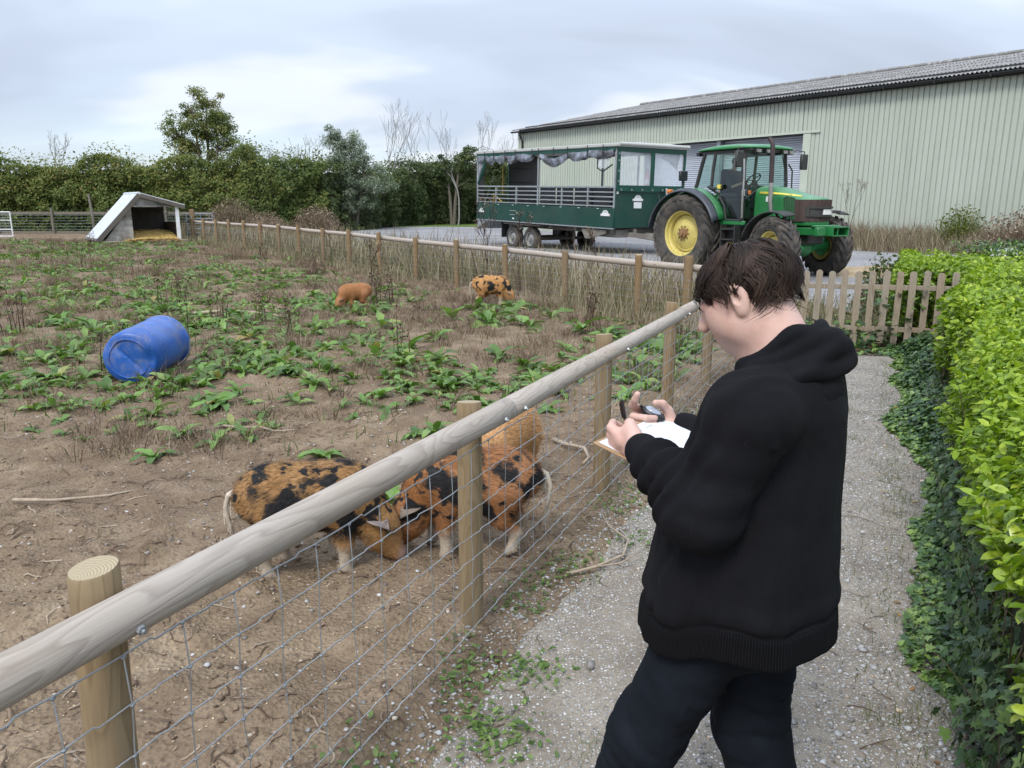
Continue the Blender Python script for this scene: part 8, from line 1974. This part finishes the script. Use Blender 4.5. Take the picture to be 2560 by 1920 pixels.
# ------------------------------------------------------------------ blue drum lying in the weeds
t = NT('blue_plastic'); v = t.coord('Object')
col = t.ramp(t.noise(v, 3, 4, 0.6), [(0.3, (0.012, 0.075, 0.32)), (0.7, (0.028, 0.125, 0.45))])
mud = t.ramp(t.noise(v, 5, 6, 0.75), [(0.46, 0.0), (0.66, 0.62)])
col = t.mix(mud, col, (0.20, 0.20, 0.23)); col = t.mix(t.ramp(t.noise(v, 22, 4, 0.7), [(0.62, 0.0), (0.72, 0.5)]), col, (0.42, 0.46, 0.55))
M['drum'] = t.done(t.pbsdf(col, t.mix(mud, (0.34,) * 3, (0.8,) * 3), 0, t.bump(t.noise(v, 30, 3, 0.6), 0.15, 0.004), 0.45))
du = thing('plastic_drum', 'scuffed blue plastic drum lying on its side in the weeds', 'drum', (-3.78, 7.45, g1(-3.7, 7.8) + 0.0), math.radians(2.0)); du.scale = (0.93,) * 3
def drum_shell():
    prof = [(0.0, 0.0), (0.06, 0.0), (0.15, 0.004), (0.200, 0.004), (0.206, -0.010), (0.214, -0.010), (0.220, 0.004), (0.262, 0.008), (0.282, 0.030), (0.288, 0.07), (0.292, 0.20), (0.296, 0.24), (0.291, 0.28), (0.292, 0.46), (0.296, 0.62), (0.296, 0.66), (0.290, 0.70), (0.288, 0.86), (0.292, 0.885), (0.306, 0.895), (0.306, 0.925), (0.286, 0.93), (0.282, 0.90), (0.24, 0.895), (0.0, 0.895)]
    n = 56; V = []; m = MB()
    for r_, z in prof:
        for k in range(n):
            a = 2 * math.pi * k / n; x, zz = r_ * math.cos(a), r_ * math.sin(a)
            dent = 0.10 * math.exp(-(((x - 0.24) / 0.11) ** 2 + ((zz + 0.02) / 0.13) ** 2)) * math.exp(-z / 0.10) + 0.05 * math.exp(-(((x + 0.20) / 0.08) ** 2 + ((zz - 0.16) / 0.10) ** 2)) * math.exp(-z / 0.08)
            s_ = 0.018 * math.exp(-((x * 0.72 + zz * 0.69) / 0.022) ** 2) * (1 if z < 0.02 and r_ < 0.2 else 0)
            V.append((x * (1 - dent * 0.8), z + dent * 0.55 + s_, zz * (1 - dent * 0.3) + 0.285))
    Fs = [(i * n + k, i * n + (k + 1) % n, (i + 1) * n + (k + 1) % n, (i + 1) * n + k) for i in range(len(prof) - 1) for k in range(n)]
    return m.add(V, Fs)
drum = drum_shell().obj('shell', M['drum'], du, sharp=50); drum.rotation_euler = (math.radians(2), 0, 0)
MB().lathe([(0.030, 0.0), (0.034, -0.008), (0.024, -0.012), (0.0, -0.012)], 16, (-0.02, 0.003, 0.44), (0, 1, 0)).obj('bung', M['drum'], du)
MB().lathe([(0.300, 0.0), (0.3105, 0.004), (0.3105, 0.034), (0.300, 0.038)], 48, (0, 0.888, 0.285), (0, 1, 0)).obj('lid_ring', M['galv'], du)

# ------------------------------------------------------------------ stones, twigs and litter
def rock_template(seed, nv=10):
    rs = np.random.default_rng(seed); V = np.array([[1, 0, 0], [-1, 0, 0], [0, 1, 0], [0, -1, 0], [0, 0, 1], [0, 0, -1], [.62, .62, .5], [-.62, .62, .5], [.62, -.62, .5], [-.62, -.62, .5]], float)[:nv]
    V = V * rs.uniform(0.55, 1.15, (len(V), 1)) + rs.normal(0, 0.10, V.shape); V[:, 2] *= 0.55
    bm = bmesh.new(); [bm.verts.new(p) for p in V]; bmesh.ops.convex_hull(bm, input=bm.verts); loose = [v_ for v_ in bm.verts if not v_.link_faces]
    for v_ in loose: bm.verts.remove(v_)
    bm.verts.index_update(); bmesh.ops.triangulate(bm, faces=bm.faces); bm.verts.ensure_lookup_table(); bm.verts.index_update()
    out = (np.array([v_.co[:] for v_ in bm.verts]), np.array([[q.index for q in f.verts] for f in bm.faces])); bm.free(); return out
ROCKS = [rock_template(k) for k in range(6)]; CHIPS = [rock_template(k + 20, 6) for k in range(6)]
def stone_mat(name, stops, obj=False):
    t = NT(name); rr = t.objrand() if obj else t.attr('rnd'); col = t.ramp(rr, stops)
    col = t.mix(1.0, col, t.ramp(t.noise(t.wpos(), 90, 3, 0.6), [(0.3, 0.75), (0.7, 1.15)]), 'MULTIPLY'); return t.done(t.pbsdf(col, 0.9, 0, None, 0.25))
ST = [(0.0, (0.17, 0.155, 0.14)), (0.25, (0.29, 0.28, 0.27)), (0.55, (0.40, 0.395, 0.39)), (0.8, (0.46, 0.45, 0.44)), (0.93, (0.56, 0.55, 0.53)), (1.0, (0.52, 0.40, 0.28))]
M['stone'] = stone_mat('loose_stone', ST); M['stone_obj'] = stone_mat('loose_stone_single', ST, True)
def stones(name, label, n, fn, size, seed, zf, pw=2.2, ROCKS=ROCKS):
    r = np.random.default_rng(seed); x, y = fn(n, r); n = len(x); sz = size[0] + (size[1] - size[0]) * r.random(n) ** pw; k = r.integers(0, 6, n); VV, FF_, TT, off = [], [], [], 0
    for q in range(6):
        m_ = k == q; P = np.stack([x[m_], y[m_], zf(x[m_], y[m_]) + sz[m_] * 0.12], 1); a, b = scatter_arrays(ROCKS[q][0], ROCKS[q][1], P, rand_rot(m_.sum(), 0, 0.35, r), sz[m_]); VV.append(a); FF_.append(b + off); off += len(a); TT.append(np.repeat(r.random(m_.sum()), len(ROCKS[q][0])))
    return tag(link(name, np_mesh(name, np.concatenate(VV), np.concatenate(FF_), attrs={'rnd': np.concatenate(TT)}), M['stone']), label, 'gravel', kind='stuff')
def on_path(n, r):
    s = -2.2 + 9.0 * r.random(n) ** 1.35; d = r.uniform(0.1, 2.0, n); x, y = path_pt(s, d)
    w = fbm2(x * 1.3, y * 1.3, 3, 151) + 0.16 * smooth01((d - 0.9) / 0.8) + 0.18 * smooth01((0.45 - d) / 0.2) + 0.14 * smooth01((y - 3.5) / 3); k = (r.random(n) < smooth01((w - 0.30) / 0.32)) & (y > 1.2); return x[k], y[k]
def top_z(x, y): return np.maximum(path_z(x, y), G(x, y))
stones('gravel', 'small pale grey stone chips scattered over the path', 34000, on_path, (0.0038, 0.0125), 161, top_z, 1.5, CHIPS)
stones('gravel', 'larger grey stone chips lying loose on the path', 2600, on_path, (0.009, 0.018), 163, top_z, 2.6)
def on_soil(n, r):
    x, y = r.uniform(-4, 2, n), r.uniform(1.4, 8, n); k = (d_near(x, y) < 0.25) & (fbm2(x * 1.1, y * 1.1, 3, 153) > 0.42); return x[k], y[k]
stones('soil_stones', 'small stones and clods lying on the paddock soil', 2600, on_soil, (0.004, 0.016), 165, lambda x, y: G(x, y), 2.2)
def verge(n, r):
    s = r.uniform(-1.5, 6, n); d = r.normal(0.22, 0.14, n); x, y = path_pt(s, d); k = (fbm2(x * 2, y * 2, 2, 155) > 0.38); return x[k], y[k]
stones('verge_stones', 'loose grey stones along the foot of the near fence', 1800, verge, (0.004, 0.014), 167, top_z, 1.8)
M['clod'] = stone_mat('soil_clod', [(0.0, (0.13, 0.09, 0.062)), (0.5, (0.22, 0.158, 0.11)), (1.0, (0.33, 0.245, 0.175))])
def clods(n, r):
    x = r.uniform(-4.4, 2.4, n); y = 1.0 + 7.5 * r.random(n) ** 1.3; k = (d_near(x, y) < 0.05) & (r.random(n) < smooth01((fbm2(x * 1.6, y * 1.6, 3, 159) - 0.36) / 0.25)); return x[k], y[k]
o = stones('soil_clods', 'brown crumbs and clods of earth over the bare paddock soil', 12000, clods, (0.004, 0.022), 166, lambda x, y: G(x, y), 2.6, CHIPS); o.data.materials[0] = M['clod']; o['category'] = 'soil'
rmesh = [np_mesh('stone', a, b) for a, b in ROCKS]; r = np.random.default_rng(169)
big_st = [(0.30, 2.62, 0.030, 'pale grey angular stone by the weeds at the foot of the near post'), (0.62, 2.02, 0.026, 'largest loose stone on the path near the bottom edge of the picture'), (1.02, 1.92, 0.030, 'flat grey stone on the path between the trousers and the ivy'), (1.40, 2.75, 0.024, 'light stone on the right half of the path beside the hoodie hem'), (-0.62, 1.95, 0.028, 'rounded grey stone on bare soil behind the netting, bottom left')]
for k, (x, y, s_, lb) in enumerate(big_st):
    o = tag(link('stone', rmesh[k % 6], M['stone_obj']), lb, 'stone', 'larger loose stones'); o.location = (x, y, float(top_z(np.array([x]), np.array([y]))[0]) + s_ * 0.2); o.scale = (s_, s_ * r.uniform(0.7, 1.0), s_ * 0.9); o.rotation_euler = (0, 0, r.uniform(0, 6))
# twigs and roots
M['twig'] = leaf_mat('dry_twig', [(0.0, (0.075, 0.050, 0.036)), (0.5, (0.145, 0.100, 0.072)), (0.85, (0.225, 0.165, 0.12)), (1.0, (0.38, 0.31, 0.23))], 0.9, 0.0, 0.15, 2)
def twigs(name, label, n, fn, L0, L1, seed, zf, w=0.0030, curl=0.5, lift=0.010):
    r = np.random.default_rng(seed); x, y = fn(n, r); n = len(x); seg = 5; a = r.uniform(0, 6.28, n); L = L0 + (L1 - L0) * r.random(n) ** 2.2; P = [np.stack([x, y], 1)]
    for i in range(seg): a = a + r.normal(0, curl, n); P.append(P[-1] + np.stack([np.cos(a), np.sin(a)], 1) * (L / seg)[:, None])
    P = np.stack(P, 1); Z = zf(P[..., 0].ravel(), P[..., 1].ravel()).reshape(P.shape[:2]) + 0.003 + lift * r.random(n)[:, None] * np.sin(np.linspace(0, 3.1, seg + 1))[None]
    C = np.concatenate([P, Z[..., None]], 2); T = np.gradient(C, axis=1); sd = np.stack([-T[..., 1], T[..., 0], 0 * T[..., 0]], -1); sd /= (np.linalg.norm(sd, axis=2)[..., None] + 1e-9)
    wd = (w * r.uniform(0.4, 1.2, n) * (0.6 + 6 * L))[:, None, None] * np.array([1, 1, 0.9, 0.8, 0.6, 0.3])[None, :, None]
    V = np.stack([C - sd * wd, C + np.array([0, 0, 1]) * wd * 1.1, C + sd * wd], 2).reshape(-1, 3); k = (seg + 1) * 3; Fq = []
    for i in range(seg): b = i * 3; Fq += [(b, b + 1, b + 4, b + 3), (b + 1, b + 2, b + 5, b + 4)]
    Fi = (np.array(Fq)[None] + (np.arange(n) * k)[:, None, None]).reshape(-1, 4)
    return tag(link(name, np_mesh(name, V, Fi, smooth=True, attrs={'rnd': np.repeat(r.random(n), k)}), M['twig']), label, 'twigs', kind='stuff')
def soil_near(n, r):
    x = r.uniform(-4.5, 2.5, n); y = 1.0 + 7.5 * r.random(n) ** 1.2; k = (d_near(x, y) < 0.12) & (r.random(n) < 0.30 + 1.4 * smooth01((fbm2(x * 1.2, y * 1.2, 3, 157) - 0.45) / 0.2)); return x[k], y[k]
twigs('dry_twigs', 'dry brown root and twig litter on the paddock soil', 9000, soil_near, 0.02, 0.17, 171, lambda x, y: G(x, y))
def verge2(n, r):
    s = r.uniform(-2.0, 7, n); d = r.normal(0.12, 0.16, n); x, y = path_pt(s, d); return x, y
twigs('verge_litter', 'dry stalks and twig litter along the foot of the near fence', 1300, verge2, 0.02, 0.13, 173, top_z, 0.0022)
def hedge_side(n, r):
    s = r.uniform(-1.6, 5, n); d = r.normal(1.68, 0.16, n); x, y = path_pt(s, d); return x, y
twigs('hedge_litter', 'thin brown twigs on the path beside the ivy', 260, hedge_side, 0.03, 0.16, 175, top_z, 0.0018)
def corn(n, r):
    x = r.uniform(-2.4, 0.3, n); y = r.uniform(1.4, 3.6, n); k = d_near(x, y) < 0; return x[k], y[k]
M['husk'] = plain('pale_husk', (0.55, 0.44, 0.28), 0.8, 0, 0.2, 40)
r = np.random.default_rng(177); x, y = corn(900, r); n = len(x)
tag(scatter('grain_husks', LEAF4[0], LEAF4[1], np.stack([x, y, G(x, y) + 0.004], 1), rand_rot(n, 0, 0.5, r), r.uniform(0.006, 0.013, n), M['husk']), 'pale scattered grain husks on the soil near the pigs', 'husks', kind='stuff')
# single sticks one can point at
M['pale_stick'] = plain('pale_stick', (0.36, 0.29, 0.215), 0.85, 0, 0.2, 30, 0.4)
def stick(label, pts, rad, mat=None, kids=()):
    o = thing('stick', label, 'stick', (pts[0][0], pts[0][1], 0)); b = np.array([pts[0][0], pts[0][1], 0.0])
    def lay(ps): return [np.array([p[0], p[1], float(top_z(np.array([p[0]]), np.array([p[1]]))[0]) + p[2]]) - b for p in ps]
    MB().tube(lay(pts), np.linspace(rad, rad * 0.5, len(pts)), 7).obj('stem', mat or M['pale_stick'], o, sharp=180)
    for kp in kids: MB().tube(lay(kp), np.linspace(rad * 0.6, rad * 0.25, len(kp)), 6).obj('branch', mat or M['pale_stick'], o, sharp=180)
stick('pale forked stick on bare soil in front of the blue drum', [(-2.35, 5.95, 0.02), (-2.15, 5.85, 0.03), (-2.0, 5.88, 0.03), (-1.85, 5.75, 0.02), (-1.68, 5.72, 0.01)], 0.012, None, [[(-2.3, 5.9, 0.03), (-2.5, 5.75, 0.02), (-2.55, 5.62, 0.01)]])
stick('bent pale root lying beyond the near fence, right of ginger pig', [(0.30, 5.35, 0.02), (0.38, 5.22, 0.04), (0.50, 5.08, 0.05), (0.52, 4.95, 0.03), (0.47, 4.86, 0.02)], 0.016)
stick('long pale branch lying among weeds in mid paddock', [(-5.0, 12.0, 0.04), (-4.5, 12.05, 0.06), (-4.0, 11.95, 0.06), (-3.55, 11.75, 0.04)], 0.03)
stick('curved twig at the path edge behind the spotted pig', [(0.26, 3.35, 0.02), (0.40, 3.42, 0.03), (0.55, 3.52, 0.03), (0.60, 3.68, 0.04), (0.52, 3.85, 0.05), (0.50, 4.05, 0.03)], 0.008, None, [[(0.40, 3.42, 0.03), (0.52, 3.40, 0.05), (0.66, 3.55, 0.05)]])
stick('grey branch on soil at the left edge of the paddock', [(-2.9, 4.2, 0.02), (-2.7, 4.25, 0.03), (-2.45, 4.35, 0.02), (-2.25, 4.5, 0.01)], 0.012)
stick('short thick stick on soil behind the near post', [(-0.02, 4.75, 0.02), (0.1, 4.6, 0.03), (0.28, 4.55, 0.02)], 0.01)
# green weeds at the foot of the near fence and on the path
r = np.random.default_rng(181); M['verge_weed'] = leaf_mat('verge_weed', [(0.0, (0.06, 0.11, 0.025)), (0.5, (0.11, 0.185, 0.04)), (1.0, (0.20, 0.28, 0.085))], 0.5, 0.25, 0.35, 3)
spots = [(-0.06, 2.22, 30, 0.085, 'leafy green weed patch on the path edge just left of the person'), (0.09, 2.60, 16, 0.06, 'small weed with round leaves at the foot of the second near post'), (-0.20, 1.82, 20, 0.07, 'green weed patch at the fence foot near the bottom edge'), (-0.38, 1.46, 26, 0.09, 'grassy weed clump at the bottom edge below the netting'), (0.62, 3.75, 8, 0.06, 'small faint weed on the path behind the clipboard')]
for k, (x, y, n, sp, lb) in enumerate(spots):
    o = thing('verge_weed', lb, 'plant', (x, y, float(top_z(np.array([x]), np.array([y]))[0])), 0, 'small weeds along the near fence')
    m_ = n * 6; P = np.stack([r.normal(0, sp, m_), r.normal(0, sp, m_), r.random(m_) * 0.02], 1); az = r.uniform(0, 6.28, m_); Ld = np.stack([np.cos(az), np.sin(az), r.uniform(0.1, 0.7, m_)], 1)
    scatter('leaves', OVAL[0], OVAL[1], P, frame_from(np.stack([-np.cos(az) * 0.3, -np.sin(az) * 0.3, np.ones(m_)], 1) + r.normal(0, 0.2, (m_, 3)), Ld), r.uniform(0.014, 0.036, m_), M['verge_weed'], o, smooth=True)['kind'] = 'stuff'
def tufts(label, pts, n, h, seed, rad=0.10, mat=None):
    r = np.random.default_rng(seed); P = np.concatenate([np.array([x, y]) + r.normal(0, rad, (n, 2)) for x, y in pts]); m_ = len(P)
    tag(blades('grass_tufts', np.stack([P[:, 0], P[:, 1], top_z(P[:, 0], P[:, 1]) - 0.003], 1), r.uniform(0.3, 1.0, m_) * h, r.normal(0, 0.45, (m_, 2)) * h, 0.0028, mat or M['grass'], r=r), label, 'grass', kind='stuff')
tufts('small green grass tufts growing through the gravel path', [(0.28, 2.12), (0.9, 3.9), (1.62, 3.1), (2.6, 5.6), (2.55, 5.0), (2.35, 4.4), (2.9, 6.4), (2.2, 4.1), (0.75, 3.6), (1.3, 2.3), (1.5, 2.35), (2.45, 4.75), (3.1, 6.9)], 80, 0.05, 183, 0.07)
tufts('grass growing along the foot of the near fence', [path_pt(s_, 0.14) for s_ in np.arange(-1.6, 6.5, 0.22)], 26, 0.06, 185, 0.08)
tufts('grass at the edge of the ivy', [path_pt(s_, 1.66) for s_ in np.arange(-1.3, 7.0, 0.3)], 40, 0.09, 187, 0.10)
r = np.random.default_rng(188); n = 2600; s_ = -1.9 + 6.5 * r.random(n) ** 1.4; d_ = r.normal(0.17, 0.09, n); x, y = path_pt(s_, d_); k = fbm2(x * 3.2, y * 3.2, 2, 191) > 0.50; x, y = x[k], y[k]; n = len(x); az = r.uniform(0, 6.28, n)
tag(scatter('verge_leaves', OVAL[0], OVAL[1], np.stack([x, y, top_z(x, y) + r.random(n) * 0.02], 1), frame_from(np.stack([-np.cos(az) * 0.3, -np.sin(az) * 0.3, np.ones(n)], 1) + r.normal(0, 0.25, (n, 3)), np.stack([np.cos(az), np.sin(az), r.uniform(0.1, 0.7, n)], 1)), r.uniform(0.012, 0.034, n), M['verge_weed'], smooth=True), 'strip of low green weeds along the foot of the near fence', 'weeds', kind='stuff')
# fallen autumn leaves
M['fallen'] = leaf_mat('fallen_leaf', [(0.0, (0.20, 0.10, 0.04)), (0.5, (0.34, 0.20, 0.08)), (1.0, (0.50, 0.40, 0.12))], 0.7, 0.1, 0.3, 3)
r = np.random.default_rng(189); s_ = r.uniform(-1.6, 5, 60); d_ = np.where(r.random(60) < 0.6, r.normal(1.72, 0.15, 60), r.uniform(0.2, 1.8, 60)); x, y = path_pt(s_, d_)
tag(scatter('fallen_leaves', OVAL[0], OVAL[1], np.stack([x, y, top_z(x, y) + 0.008], 1), rand_rot(60, 0, 0.5, r), r.uniform(0.02, 0.05, 60), M['fallen'], smooth=True), 'a few fallen yellow and brown leaves on the path', 'leaves', kind='stuff')
